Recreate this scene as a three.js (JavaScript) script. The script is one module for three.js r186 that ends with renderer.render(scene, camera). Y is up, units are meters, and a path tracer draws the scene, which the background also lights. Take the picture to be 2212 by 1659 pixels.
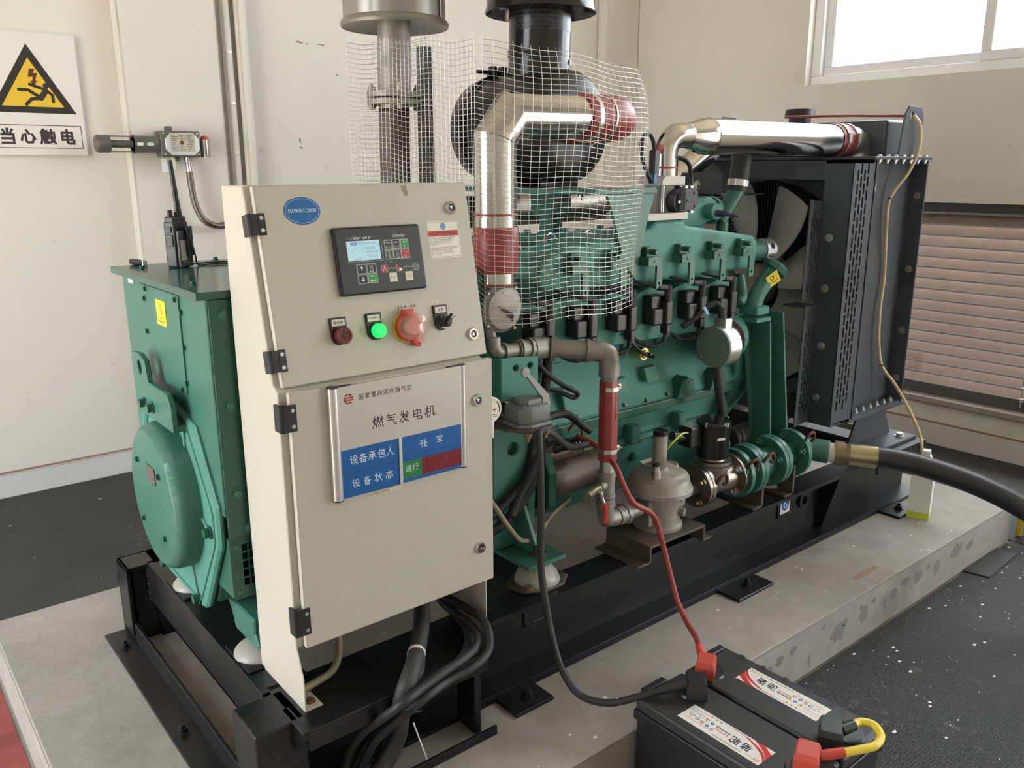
import * as THREE from 'three';
import { RoundedBoxGeometry } from 'three/addons/geometries/RoundedBoxGeometry.js';
import { mergeGeometries, toCreasedNormals } from 'three/addons/utils/BufferGeometryUtils.js';
import { RectAreaLightUniformsLib } from 'three/addons/lights/RectAreaLightUniformsLib.js';

// ---------------------------------------------------------------- camera, sky, sun, exposure
RectAreaLightUniformsLib.init();
const scene = new THREE.Scene();
const renderer = new THREE.WebGLRenderer({ antialias: true });
renderer.toneMapping = THREE.LinearToneMapping;
renderer.toneMappingExposure = 1.52;
renderer.shadowMap.enabled = true;
const camera = new THREE.PerspectiveCamera(49.03, 2212 / 1659, 0.05, 60);
camera.position.set(0, 1.548, 0);
camera.rotation.order = 'YXZ';
camera.rotation.set(-0.25084, -0.68340, -0.00268);
scene.background = new THREE.Color(0.86, 0.94, 1.0);
scene.backgroundIntensity = 6.5;
const sun = new THREE.DirectionalLight(0xffe9c8, 18);
sun.position.set(-5.6, 7.5, -8.5);
sun.target.position.set(-4.2, 0, -2.6);
sun.castShadow = true;
sun.shadow.mapSize.set(2048, 2048);
Object.assign(sun.shadow.camera, { left: -12, right: 12, top: 12, bottom: -12, near: 0.5, far: 40 });
scene.add(sun, sun.target);

// ---------------------------------------------------------------- helpers
let seed = 7;
const rnd = () => { seed = (seed * 1664525 + 1013904223) >>> 0; return seed / 4294967296; };
const V = (x, y, z) => new THREE.Vector3(x, y, z);
const A3 = (p) => p.isVector3 ? p : V(...p);
function clean(g) {
  g = g.index ? g.toNonIndexed() : g;
  for (const k of Object.keys(g.attributes)) if (!['position', 'normal', 'uv'].includes(k)) g.deleteAttribute(k);
  if (!g.attributes.uv) g.setAttribute('uv', new THREE.BufferAttribute(new Float32Array(g.attributes.position.count * 2), 2));
  if (!g.attributes.normal) g.computeVertexNormals();
  g.morphAttributes = {};
  return g;
}
const mg = (list) => { list = list.flat(9).map(clean); return list.length === 1 ? list[0] : mergeGeometries(list); };
function metreUV(g) {
  const p = g.attributes.position, n = g.attributes.normal, uv = g.attributes.uv;
  for (let i = 0; i < p.count; i++) {
    const x = p.getX(i), y = p.getY(i), z = p.getZ(i), a = Math.abs(n.getX(i)), b = Math.abs(n.getY(i)), c = Math.abs(n.getZ(i));
    if (b >= a && b >= c) uv.setXY(i, x, z); else if (a >= c) uv.setXY(i, z, y); else uv.setXY(i, x, y);
  }
  return g;
}
const along = (g, a, d) => { g.applyQuaternion(new THREE.Quaternion().setFromUnitVectors(V(0, 1, 0), A3(d).clone().normalize())); const p = A3(a); return g.translate(p.x, p.y, p.z); };
const box = (x0, x1, y0, y1, z0, z1, r = 0.002) => {
  const w = x1 - x0, h = y1 - y0, d = z1 - z0; r = Math.min(r, Math.min(w, h, d) * 0.45);
  const g = r > 0.0004 ? new RoundedBoxGeometry(w, h, d, 1, r) : new THREE.BoxGeometry(w, h, d);
  return g.translate((x0 + x1) / 2, (y0 + y1) / 2, (z0 + z1) / 2);
};
const cyl = (a, b, r0, r1 = r0, n = 24, open = false) => { a = A3(a); b = A3(b); const d = b.clone().sub(a), g = new THREE.CylinderGeometry(r1, r0, d.length(), n, 1, open); g.translate(0, d.length() / 2, 0); return along(g, a, d); };
const lathe = (prof, a, d, n = 32) => along(toCreasedNormals(clean(new THREE.LatheGeometry(prof.map(([r, h]) => new THREE.Vector2(Math.max(r, 1e-5), h)), n)), 0.75), a, d);
const ball = (p, r, n = 16) => { p = A3(p); return new THREE.SphereGeometry(r, n, Math.max(6, n >> 1)).translate(p.x, p.y, p.z); };
const hole = (x, y, r, n = 20) => { const h = new THREE.Path(); h.absarc(x, y, r, 0, Math.PI * 2, true); h.n = n; return h; };
function ext(pts, depth, holes = [], bev = 0.002) {
  const s = pts instanceof THREE.Shape ? pts : new THREE.Shape(pts.map(([x, y]) => new THREE.Vector2(x, y)));
  for (const h of holes) s.holes.push(h);
  const b = Math.min(bev, depth * 0.45);
  const g = new THREE.ExtrudeGeometry(s, { depth: depth - 2 * b, bevelEnabled: b > 0, bevelThickness: b, bevelSize: b, bevelOffset: -b, bevelSegments: b > 0.006 ? 3 : 1, curveSegments: 10 });
  g.translate(0, 0, b);
  return b > 0.006 ? toCreasedNormals(clean(g), 0.7) : g;
}
const exZ = (pts, z0, z1, holes, bev) => ext(pts, z1 - z0, holes, bev).translate(0, 0, z0);                                    // pts (x, y)
const exX = (pts, x0, x1, holes, bev) => ext(pts.map(([z, y]) => [-z, y]), x1 - x0, holes, bev).rotateY(Math.PI / 2).translate(x0, 0, 0); // pts (z, y), holes at (-z, y)
const exY = (pts, y0, y1, holes, bev) => ext(pts.map(([x, z]) => [x, -z]), y1 - y0, holes, bev).rotateX(-Math.PI / 2).translate(0, y0, 0); // pts (x, z)
function sweep(pts, r, n = 48, m = 12, straight = false, caps = true) {
  pts = pts.map(A3);
  let c;
  if (straight) { c = new THREE.CurvePath(); for (let i = 0; i + 1 < pts.length; i++) c.add(new THREE.LineCurve3(pts[i], pts[i + 1])); }
  else c = new THREE.CatmullRomCurve3(pts, false, 'centripetal');
  const P = [], T = [];
  for (let i = 0; i <= n; i++) { P.push(c.getPointAt(i / n)); T.push(c.getTangentAt(i / n)); }
  let N = Math.abs(T[0].y) < 0.9 ? V(0, 1, 0) : V(1, 0, 0);
  N.sub(T[0].clone().multiplyScalar(N.dot(T[0]))).normalize();
  const pos = [], idx = [], f = typeof r === 'function' ? r : () => r;
  for (let i = 0; i <= n; i++) {
    if (i) { const q = new THREE.Quaternion().setFromUnitVectors(T[i - 1], T[i]); N.applyQuaternion(q); N.sub(T[i].clone().multiplyScalar(N.dot(T[i]))).normalize(); }
    const B = T[i].clone().cross(N), R = f(i / n);
    for (let j = 0; j < m; j++) { const a = j / m * Math.PI * 2, v = P[i].clone().addScaledVector(N, Math.cos(a) * R).addScaledVector(B, Math.sin(a) * R); pos.push(v.x, v.y, v.z); }
  }
  for (let i = 0; i < n; i++) for (let j = 0; j < m; j++) { const a = i * m + j, b = i * m + (j + 1) % m, e = a + m, d = b + m; idx.push(a, b, e, b, d, e); }
  if (caps) for (const [k, s] of [[0, 1], [n, -1]]) { const o = pos.length / 3; pos.push(P[k].x, P[k].y, P[k].z); for (let j = 0; j < m; j++) { const a = k * m + j, b = k * m + (j + 1) % m; s > 0 ? idx.push(o, b, a) : idx.push(o, a, b); } }
  const g = new THREE.BufferGeometry();
  g.setAttribute('position', new THREE.Float32BufferAttribute(pos, 3)); g.setIndex(idx); g.computeVertexNormals();
  return clean(g);
}
const ridged = (r, dr, k) => (t) => r + dr * (Math.sin(t * Math.PI * 2 * k) > 0 ? 1 : 0);
const wavy = (r, dr, k) => (t) => r + dr * Math.sin(t * Math.PI * 2 * k);
const hex = (p, d, r = 0.008, h = 0.008, washer = 1.35) => { p = A3(p); d = A3(d).clone().normalize(); return mg([cyl(p, p.clone().addScaledVector(d, h * 0.25), r * washer, r * washer, 14), cyl(p.clone().addScaledVector(d, h * 0.2), p.clone().addScaledVector(d, h * 1.2), r, r, 6)]); };
const nut = (p, d, r = 0.009, h = 0.01) => { p = A3(p); d = A3(d).clone().normalize(); return mg([hex(p, d, r, h), cyl(p, p.clone().addScaledVector(d, h * 2.1), r * 0.55, r * 0.55, 10)]); };

const names = new Map();
const numbered = (n) => { const k = names.get(n) ?? 0; names.set(n, k + 1); return k ? n + '_' + String(k).padStart(3, '0') : n; };
const base = new WeakMap();
function thing(name, label, category, at = [0, 0, 0], group) {
  const o = new THREE.Group(); o.name = numbered(name); o.position.set(...at); o.userData = { label, category };
  if (group) o.userData.group = group;
  base.set(o, V(...at)); scene.add(o); return o;
}
function mesh(name, geo, mat, parent, label) {
  const g = mg([geo]).clone(), b = parent ? base.get(parent) : V(0, 0, 0);
  if (!mat.userData.print) metreUV(g);
  g.translate(-b.x, -b.y, -b.z);
  const o = new THREE.Mesh(g, mat); o.name = parent ? name : numbered(name); o.castShadow = o.receiveShadow = true;
  if (label) o.userData.label = label;
  (parent ?? scene).add(o); base.set(o, b); return o;
}
const part = (parent, name, geo, mat, label) => mesh(name, geo, mat, parent, label);
function solo(name, label, category, geo, mat, at, group) {          // a thing that is one mesh, with its origin at its base
  const g = mg([geo]).clone(); if (!mat.userData.print) metreUV(g);
  g.computeBoundingBox(); const bb = g.boundingBox; at = at ?? [(bb.min.x + bb.max.x) / 2, bb.min.y, (bb.min.z + bb.max.z) / 2];
  g.translate(-at[0], -at[1], -at[2]);
  const o = new THREE.Mesh(g, mat); o.name = numbered(name); o.position.set(...at); o.castShadow = o.receiveShadow = true;
  o.userData = { label, category }; if (group) o.userData.group = group;
  scene.add(o); base.set(o, V(...at)); return o;
}
function struct(name, geo, mat, label, parent) { const o = mesh(name, geo, mat, parent); if (!parent) { o.userData.kind = 'structure'; if (label) o.userData.label = label; o.userData.category = name.split('_')[0]; } return o; }

// ---------------------------------------------------------------- textures
function lattice(n, s) { const a = new Float32Array(n * n); let q = s; for (let i = 0; i < n * n; i++) { q = (q * 1664525 + 1013904223) >>> 0; a[i] = q / 4294967296; } return (x, y) => { const xi = Math.floor(x), yi = Math.floor(y), fx = x - xi, fy = y - yi, u = fx * fx * (3 - 2 * fx), v = fy * fy * (3 - 2 * fy), m = (i, j) => a[((j % n + n) % n) * n + (i % n + n) % n]; return (m(xi, yi) * (1 - u) + m(xi + 1, yi) * u) * (1 - v) + (m(xi, yi + 1) * (1 - u) + m(xi + 1, yi + 1) * u) * v; }; }
function fbm(first, oct, s) { const L = []; for (let o = 0; o < oct; o++) L.push([lattice(first << o, s + o * 77), first << o]); return (u, v) => { let t = 0, w = 0.5, z = 0; for (const [f, k] of L) { t += f(u * k, v * k) * w; z += w; w *= 0.55; } return t / z; }; }
const clamp = (x, a = 0, b = 1) => Math.min(b, Math.max(a, x)), step = (a, b, x) => { x = clamp((x - a) / (b - a)); return x * x * (3 - 2 * x); };
function tex(size, metres, fn, colour = true) {
  const d = new Uint8Array(size * size * 4);
  for (let j = 0; j < size; j++) for (let i = 0; i < size; i++) { const c = fn(i / size, j / size), k = (j * size + i) * 4; if (typeof c === 'number') d[k] = d[k + 1] = d[k + 2] = clamp(c) * 255; else { d[k] = clamp(c[0]) * 255; d[k + 1] = clamp(c[1]) * 255; d[k + 2] = clamp(c[2]) * 255; } d[k + 3] = 255; }
  const t = new THREE.DataTexture(d, size, size); t.wrapS = t.wrapT = THREE.RepeatWrapping; t.magFilter = THREE.LinearFilter; t.minFilter = THREE.LinearMipmapLinearFilter; t.generateMipmaps = true;
  if (colour) t.colorSpace = THREE.SRGBColorSpace; t.repeat.set(1 / metres, 1 / metres); t.needsUpdate = true; return t;
}
const mixc = (a, b, t) => a.map((x, i) => x + (b[i] - x) * t);
const std = (color, roughness = 0.5, metalness = 0, o = {}) => { const m = new (o.clearcoat || o.transmission || o.sheen ? THREE.MeshPhysicalMaterial : THREE.MeshStandardMaterial)({ roughness, metalness, ...o }); if (Array.isArray(color)) m.color.setRGB(...color); else m.color.set(color); return m; };

// ---------------------------------------------------------------- materials
const n1 = fbm(4, 6, 11), n2 = fbm(8, 5, 47), n3 = fbm(32, 4, 91), n4 = fbm(3, 5, 133);
const concreteTex = tex(1024, 1.6, (u, v) => {
  const a = n1(u, v), b = n3(u, v), c = n4(u, v); let k = [0.67, 0.65, 0.62].map((x) => x * (0.80 + 0.26 * a + 0.10 * (b - 0.5)));
  k = mixc(k, [0.45, 0.42, 0.39], step(0.60, 0.72, c) * 0.45); k = mixc(k, [0.66, 0.64, 0.60], step(0.66, 0.74, n2(u, v)) * 0.5); return k; });
const concreteBump = tex(512, 0.5, (u, v) => 0.6 * n3(u, v) + 0.4 * n2(u, v), false);
const plasterTex = tex(1024, 3.1, (u, v) => {
  const a = n1(u, v), s = step(0.62, 0.74, n4(u, v)) * step(0.45, 0.6, n2(v, u)); let k = [1, 1, 1].map((x) => x * (0.955 + 0.045 * a));
  k = mixc(k, [0.86, 0.82, 0.77], s * 0.35); return mixc(k, [0.6, 0.54, 0.5], step(0.80, 0.84, n3(u, v)) * 0.12); });
const plasterBump = tex(512, 0.7, (u, v) => n2(u, v), false);
const matTex = tex(1024, 1.3, (u, v) => { const a = n1(u, v), d = step(0.70, 0.76, n3(u, v)) * step(0.5, 0.65, n2(u, v)); return mixc([0.20, 0.205, 0.205].map((x) => x * (0.80 + 0.4 * a)), [0.42, 0.41, 0.39], d * 0.5); });
const matBump = tex(256, 0.072, (u, v) => { let m = 1; for (let j = -1; j <= 8; j++) for (let i = -1; i <= 8; i++) { const x = (i + (j & 1) * 0.5) / 8, y = j / 8, e = Math.hypot(u - x, v - y) * 8; m = Math.min(m, e); } return step(0.30, 0.52, m); }, false);
const grimeTex = tex(1024, 0.9, (u, v) => { const a = n2(u, v), s = step(0.60, 0.72, n1(u, v)); return [1, 1, 1].map((x, i) => x * (0.90 + 0.1 * a) * (1 - s * [0.13, 0.15, 0.17][i])); });
const dustTex = tex(1024, 0.8, (u, v) => { const a = n2(u, v), s = step(0.52, 0.72, n1(u, v)) * 0.55, q = step(0.72, 0.78, n3(u, v)) * 0.35; return mixc([0.36 * (0.8 + 0.4 * a), 0.36 * (0.8 + 0.4 * a), 0.375 * (0.8 + 0.4 * a)], [0.62, 0.59, 0.55], clamp(s * a + q)); });
const orange = tex(512, 0.06, (u, v) => n2(u, v), false);
const castBump = tex(512, 0.05, (u, v) => n3(u, v), false);
const rustTex = tex(512, 0.25, (u, v) => mixc([0.20, 0.13, 0.09], [0.42, 0.22, 0.12], step(0.4, 0.65, n2(u, v))));
const castTex = tex(512, 0.3, (u, v) => { const a = n1(u, v); return mixc([0.84, 0.83, 0.81], [0.60, 0.55, 0.49], step(0.5, 0.72, a) * 0.8); });
const M = {
  wall: std([0.79, 0.75, 0.685], 0.9, 0, { map: plasterTex, bumpMap: plasterBump, bumpScale: 0.0012 }),
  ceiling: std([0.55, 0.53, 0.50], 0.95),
  skirting: std([0.70, 0.685, 0.66], 0.85, 0, { map: plasterTex, bumpMap: plasterBump, bumpScale: 0.003 }),
  joint: std([0.30, 0.20, 0.15], 0.9),
  concrete: std([1, 1, 1], 0.85, 0, { map: concreteTex, bumpMap: concreteBump, bumpScale: 0.0015 }),
  redFloor: std([0.36, 0.075, 0.07], 0.65, 0, { map: grimeTex }),
  ground: std([0.62, 0.53, 0.39], 0.95, 0, { map: plasterTex }),
  mat: std([1, 1, 1], 0.62, 0, { map: matTex, bumpMap: matBump, bumpScale: 0.0022 }),
  green: std([0.048, 0.170, 0.130], 0.38, 0, { map: grimeTex, bumpMap: orange, bumpScale: 0.00025 }),
  greenCastLit: std([0.080, 0.285, 0.230], 0.48, 0, { map: grimeTex, bumpMap: castBump, bumpScale: 0.0009 }),  // same paint as green, lightened in place of stronger light on the engine
  greenDark: std([0.022, 0.115, 0.078], 0.32, 0, { map: grimeTex }),
  greenLid: std([0.030, 0.105, 0.082], 0.16, 0, { map: grimeTex }),
  black: std([0.9, 0.9, 0.95], 0.36, 0, { map: tex(1024, 0.8, (u, v) => { const a = n2(u, v), s = step(0.55, 0.75, n1(u, v)) * 0.5, q = step(0.71, 0.77, n3(u, v)) * 0.4; return mixc([0.085, 0.086, 0.095].map((x) => x * (0.8 + 0.4 * a)), [0.42, 0.39, 0.36], clamp(s * a + q) * 0.75); }) }),
  cab: std([0.52, 0.488, 0.415], 0.42, 0, { bumpMap: orange, bumpScale: 0.0003 }),
  cabSide: std([0.52, 0.488, 0.415], 0.42, 0, { bumpMap: orange, bumpScale: 0.0003 }),
  plastic: std([0.016, 0.016, 0.018], 0.38),
  plasticGrey: std([0.045, 0.047, 0.052], 0.5),
  rubber: std([0.020, 0.020, 0.021], 0.55),
  rubberDusty: std([0.040, 0.039, 0.038], 0.6, 0, { map: grimeTex }),
  radiator: std([0.070, 0.080, 0.097], 0.42, 0, { map: grimeTex }),  // blackish paint lifted and blued to stand in for flare and window reflection
  gloss: std([0.010, 0.010, 0.011], 0.16, 0, {}),
  filter: std([0.011, 0.011, 0.012], 0.36, 0, {}),
  chrome: std([0.60, 0.575, 0.54], 0.15, 1),
  steel: std([0.56, 0.54, 0.51], 0.30, 1),
  zinc: std([0.60, 0.59, 0.56], 0.36, 1, {}),
  galv: std([0.44, 0.43, 0.41], 0.52, 0.55, { map: castTex }),
  alu: std([0.72, 0.72, 0.71], 0.33, 0.9),
  cast: std([0.50, 0.485, 0.455], 0.5, 0.6, { map: castTex, bumpMap: castBump, bumpScale: 0.0006 }),
  stainless: std([0.42, 0.39, 0.35], 0.36, 0.9, { map: castTex }),
  brass: std([0.55, 0.43, 0.22], 0.35, 1),
  brassDull: std([0.40, 0.34, 0.22], 0.45, 0.8, { map: castTex }),
  zincYellow: std([0.45, 0.40, 0.25], 0.27, 1),
  plate: std([0.46, 0.43, 0.38], 0.5, 0.3),
  silencer: std([0.33, 0.315, 0.29], 0.42, 0.85),
  slatEdge: std([0.33, 0.33, 0.33], 0.5),
  stain: std([0.20, 0.195, 0.188], 0.85),
  wire: std([0.62, 0.60, 0.56], 0.34, 0.9),
  redHose: std([0.30, 0.045, 0.040], 0.40, 0, { bumpMap: castBump, bumpScale: 0.0002 }),
  redCable: std([0.30, 0.052, 0.042], 0.45),
  red: std([0.52, 0.05, 0.04], 0.35),
  redCap: std([0.55, 0.07, 0.05], 0.45),
  yellow: std([0.78, 0.60, 0.05], 0.4),
  yellowPaint: std([0.62, 0.47, 0.04], 0.5),
  white: std([0.80, 0.80, 0.78], 0.45),
  pvc: std([0.80, 0.81, 0.83], 0.35),
  slat: std([0.40, 0.315, 0.28], 0.55, 0, { map: grimeTex }),
  slatFrame: std([0.09, 0.085, 0.085], 0.6),
  brown: std([0.085, 0.070, 0.058], 0.55, 0, { map: grimeTex }),
  starter: std([0.17, 0.14, 0.115], 0.5, 0.3, { map: castTex }),
  rust: std([1, 1, 1], 0.7, 0, { map: rustTex }),
  dome: std([0.38, 0.365, 0.335], 0.35, 0, { map: grimeTex }),
  tubeClear: new THREE.MeshPhysicalMaterial({ color: new THREE.Color(0.80, 0.66, 0.42), roughness: 0.25, transmission: 0.35, thickness: 0 }),
  tubeOlive: std([0.27, 0.24, 0.14], 0.45),
  jug: new THREE.MeshPhysicalMaterial({ color: new THREE.Color(0.86, 0.86, 0.84), roughness: 0.5, transmission: 0.25, thickness: 0 }),
  liquid: std([0.62, 0.70, 0.06], 0.4),
  fan: std([0.44, 0.43, 0.41], 0.5, 0, { map: grimeTex }),
  core: std([0.035, 0.039, 0.048], 0.6),
  leverGrey: std([0.16, 0.175, 0.175], 0.45),
  hoseBlack: std([0.022, 0.023, 0.026], 0.38, 0, {}),
  tape: std([0.68, 0.66, 0.58], 0.6),
  glass: new THREE.MeshPhysicalMaterial({ color: 0xffffff, roughness: 0, transmission: 1, thickness: 0 }),
  clear: new THREE.MeshPhysicalMaterial({ color: new THREE.Color(0.97, 0.90, 0.90), roughness: 0.06, transmission: 0.92, thickness: 0 }),
  estop: std([0.62, 0.045, 0.03], 0.35),
  estopTop: std([0.58, 0.20, 0.15], 0.4),
  buzzer: std([0.13, 0.012, 0.014], 0.28),
  lampGreen: std([0.02, 0.55, 0.12], 0.3, 0, { emissive: new THREE.Color(0.0, 1.0, 0.12), emissiveIntensity: 0.75 }),
  glue: std([0.62, 0.58, 0.40], 0.6),
  holeShade: std([0.02, 0.02, 0.02], 0.9),  // near-black painted in for the shade inside holes and slots
};
M.radio = std([0.024, 0.024, 0.026], 0.42);
M.det = std([0.13, 0.125, 0.11], 0.42, 0.2);

// ---------------------------------------------------------------- lettering (stroke shapes on a 100 x 100 grid)
const HAN = {
  当: '50 4 50 36;24 12 34 30;78 10 66 30;16 40 84 40 84 94 16 94;18 66 84 66', 心: '20 42 10 74;36 36 36 80 44 90 74 90 82 68;44 12 58 34;76 38 90 66',
  触: '24 4 10 26;20 14 42 14 36 28;14 28 14 70 6 94;14 28 44 28 44 92 36 90;14 48 44 48;14 68 44 68;29 28 29 90;56 24 56 60 90 60 90 24 56 24;73 6 73 84;52 90 88 82;82 70 94 94',
  电: '18 22 18 70 82 70 82 22 18 22;18 46 82 46;50 4 50 88 58 94 90 94 92 76', 国: '12 10 12 96;12 10 88 10 88 96 12 96;28 28 72 28;32 50 68 50;26 74 76 74;50 28 50 74;60 58 68 68',
  家: '50 2 52 12;12 30 12 16 90 16 84 30;24 32 78 32;52 32 30 50 12 58;38 44 56 66 56 92 44 94;50 54 16 74;54 66 14 90;82 42 60 56;60 56 92 88',
  管: '24 2 12 18;20 10 46 10;32 10 38 20;64 2 54 18;60 10 92 10;74 10 80 20;50 20 50 28;12 40 12 30 90 30 86 40;30 42 30 96;30 42 76 42 76 60 30 60;30 70 78 70 78 94 30 94',
  网: '14 10 14 96;14 10 86 10 86 94 76 92;24 26 44 72;44 26 20 76;54 26 74 72;74 26 52 76', 滨: '10 8 20 20;6 34 16 46;6 94 22 62;60 2 62 10;32 26 32 14 92 14 90 26;82 26 48 36;48 36 48 66;48 50 82 50;68 50 68 66;28 66 96 66;50 74 34 94;76 74 92 94',
  州: '26 8 26 60 12 94;50 8 50 86;80 6 80 96;12 36 8 54;36 34 42 50;62 32 68 50', 输: '6 16 42 16;22 4 10 46 42 46;28 30 28 96;4 74 44 68;68 4 46 32;68 4 94 32;56 32 82 32;52 44 52 94;52 44 70 44 70 94;52 60 70 60;52 76 70 76;80 44 80 78;92 40 92 92 84 92',
  气: '30 4 10 36;24 18 88 18;30 36 78 36;14 54 72 54 76 84 90 94 94 78', 站: '24 4 26 18;6 24 46 24;14 36 20 70;38 34 32 72;4 82 48 78;70 4 70 50;70 24 94 24;56 50 56 94;56 50 88 50 88 94;56 90 88 90',
  燃: '14 26 8 48;34 20 28 34;22 4 22 50 6 92;22 56 34 76;50 6 40 40;46 16 60 16 52 44 40 62;46 28 56 32;42 38 52 44;80 4 80 30 62 64;64 28 96 28;80 32 94 62;82 10 92 18;40 74 36 92;56 74 58 90;72 74 76 90;88 72 96 92',
  发: '28 8 20 34 86 34;44 4 36 46 8 88;34 48 76 48 60 74 28 94;38 54 60 78 92 94;66 8 80 22', 机: '4 28 46 28;26 4 26 96;26 34 4 72;28 38 44 56;56 10 56 58 44 94;56 10 80 10 80 82 86 90 96 88 96 72',
  设: '14 6 24 18;6 34 22 34 22 82 34 72;52 8 50 32 40 42;52 8 78 8 78 34 92 36;42 50 84 50 66 78 38 96;48 52 64 78 94 96', 备: '40 2 14 34;36 14 72 14 50 36 8 54;32 20 54 40 94 52;24 56 24 96;24 56 76 56 76 96;24 76 76 76;24 94 76 94;50 56 50 94',
  承: '24 8 74 8 52 24;50 24 50 90 40 92;34 38 66 38;34 52 66 52;30 66 70 66;8 34 30 34 8 84;88 28 70 42;62 34 94 84', 包: '36 2 12 40;30 18 84 18 82 64 70 66;22 40 58 40 58 60 22 60;22 40 22 82 32 92 92 92 94 76',
  人: '50 6 44 44 8 94;48 36 62 64 94 94', 张: '8 12 40 12 40 34 10 34 8 56 40 56 36 90 22 90;86 8 62 38;52 46 96 46;62 6 62 92 80 80;64 50 94 94', 军: '12 22 12 8 90 8 86 22;24 30 80 30;44 16 26 52 76 52;10 72 92 72;52 38 52 98',
  状: '26 4 26 96;6 18 16 34;4 74 24 56;36 36 96 36;66 4 64 46 36 94;64 42 94 94;80 10 88 22', 态: '10 22 92 22;52 2 46 30 10 56;52 24 92 56;48 36 54 46;14 64 6 88;34 62 34 84 42 92 66 92 74 78;48 60 58 74;80 60 94 80',
  运: '40 14 86 14;32 36 96 36;60 38 42 66 84 62;74 50 90 74;12 8 22 20;4 38 20 38 20 76 4 92;16 76 34 90 96 92', 行: '32 4 8 28;34 28 6 54;22 44 22 96;46 14 92 14;40 40 96 40;72 40 72 92 60 90',
  紧: '20 8 20 40;36 4 36 44;48 8 84 8 56 42;54 16 90 40;44 46 24 58 66 58 22 74 76 72;50 74 50 94;30 80 18 94;68 80 82 92', 急: '40 2 18 28;38 12 66 12 54 28;20 28 78 28 78 62 20 62;26 45 78 45;14 70 8 92;34 68 34 86 44 94 66 94 72 80;50 66 58 80;82 68 94 88',
  停: '26 4 4 44;16 30 16 96;62 2 64 10;32 14 96 14;46 22 46 38 82 38 82 22 46 22;34 60 34 48 94 48 92 60;42 66 84 66;64 66 64 94 54 92', 止: '52 6 52 90;52 42 86 42;24 36 24 90;6 92 96 92',
  按: '4 26 34 26;20 4 20 90 10 88;4 62 36 48;66 2 68 12;42 32 42 18 94 18 92 32;60 24 48 62 82 90;38 46 96 46;80 46 66 76 40 94', 钮: '24 4 8 34;20 18 44 18;14 38 42 38;6 56 44 56;26 38 26 90 44 76;52 12 88 12 84 90;58 12 54 90;54 50 88 50;46 90 96 90',
  骆: '8 10 38 10 34 54;16 24 12 54 44 54 40 88 30 86;6 72 34 68;64 4 50 36;60 18 86 18 44 60;56 24 92 56;56 66 56 94 86 94 86 66 56 66', 驼: '8 10 38 10 34 54;16 24 12 54 44 54 40 88 30 86;6 72 34 68;70 2 72 12;50 30 50 18 94 18 90 30;60 36 60 84 66 92 92 92 94 74;86 46 62 64',
  市: '50 2 50 16;8 20 92 20;22 40 22 80;22 40 80 40 80 78 70 76;50 20 50 98', 指: '4 26 34 26;20 4 20 90 10 88;4 62 36 48;50 6 50 36 90 36 92 24;86 10 50 22;50 50 50 96;50 50 88 50 88 96;50 72 88 72;50 94 88 94', 示: '24 12 78 12;8 38 94 38;50 38 50 92 38 90;28 56 10 82;70 56 92 80',
  蜂: '8 24 8 56 40 56 40 24 8 24;24 4 24 82;4 88 42 80;36 72 44 92;64 4 50 34;60 14 84 14 46 50;58 20 94 44;56 56 90 56;56 70 90 70;50 84 96 84;72 48 72 98', 鸣: '8 26 8 70;8 26 30 26 30 66;8 66 30 66;64 2 58 14;46 14 84 14 82 38 74 38;60 22 68 32;46 14 46 50 92 50 88 92 76 90;40 72 80 72',
  器: '10 8 10 34 38 34 38 8 10 8;60 8 60 34 90 34 90 8 60 8;6 48 94 48;48 38 8 68;52 50 92 68;14 68 14 96 40 96 40 68 14 68;60 68 60 96 88 96 88 68 60 68', 源: '12 8 22 18;6 34 16 44;6 94 22 62;32 10 94 10;36 10 28 92;64 14 58 22;46 24 46 52 82 52 82 24 46 24;46 38 82 38;64 52 64 92 56 90;50 64 40 84;78 64 92 82',
};
function han(g, text, x, y, size, gap, colour, weight = 8, sx = 1) {
  g.strokeStyle = colour; g.lineCap = 'square'; g.lineJoin = 'miter';
  for (const ch of text) {
    if (HAN[ch]) { g.save(); g.translate(x, y); g.scale(size * sx / 100, size / 100); g.lineWidth = weight; g.beginPath(); for (const s of HAN[ch].split(';')) { const n = s.split(' ').map(Number); g.moveTo(n[0], n[1]); for (let i = 2; i < n.length; i += 2) g.lineTo(n[i], n[i + 1]); } g.stroke(); g.restore(); }
    x += size * sx + gap;
  }
}
function print(w, h, draw, roughness = 0.4, { glow, ...o } = {}) {
  const c = document.createElement('canvas'); c.width = w; c.height = h; draw(c.getContext('2d'), w, h);
  const t = new THREE.CanvasTexture(c); t.colorSpace = THREE.SRGBColorSpace; t.anisotropy = 8;
  const m = new THREE.MeshStandardMaterial({ map: t, roughness, ...o }); if (glow) { m.emissiveMap = t; m.emissive.set(0xffffff); m.emissiveIntensity = glow; } m.userData.print = true; return m;
}
const rr = (g, x, y, w, h, r, fill, line, lw = 2) => { g.beginPath(); g.roundRect(x, y, w, h, r); if (fill) { g.fillStyle = fill; g.fill(); } if (line) { g.strokeStyle = line; g.lineWidth = lw; g.stroke(); } };
const txt = (g, s, x, y, px, fill, font = 'sans-serif', bold = '', align = 'left') => { g.font = `${bold} ${px}px ${font}`; g.fillStyle = fill; g.textAlign = align; g.fillText(s, x, y); };
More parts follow.
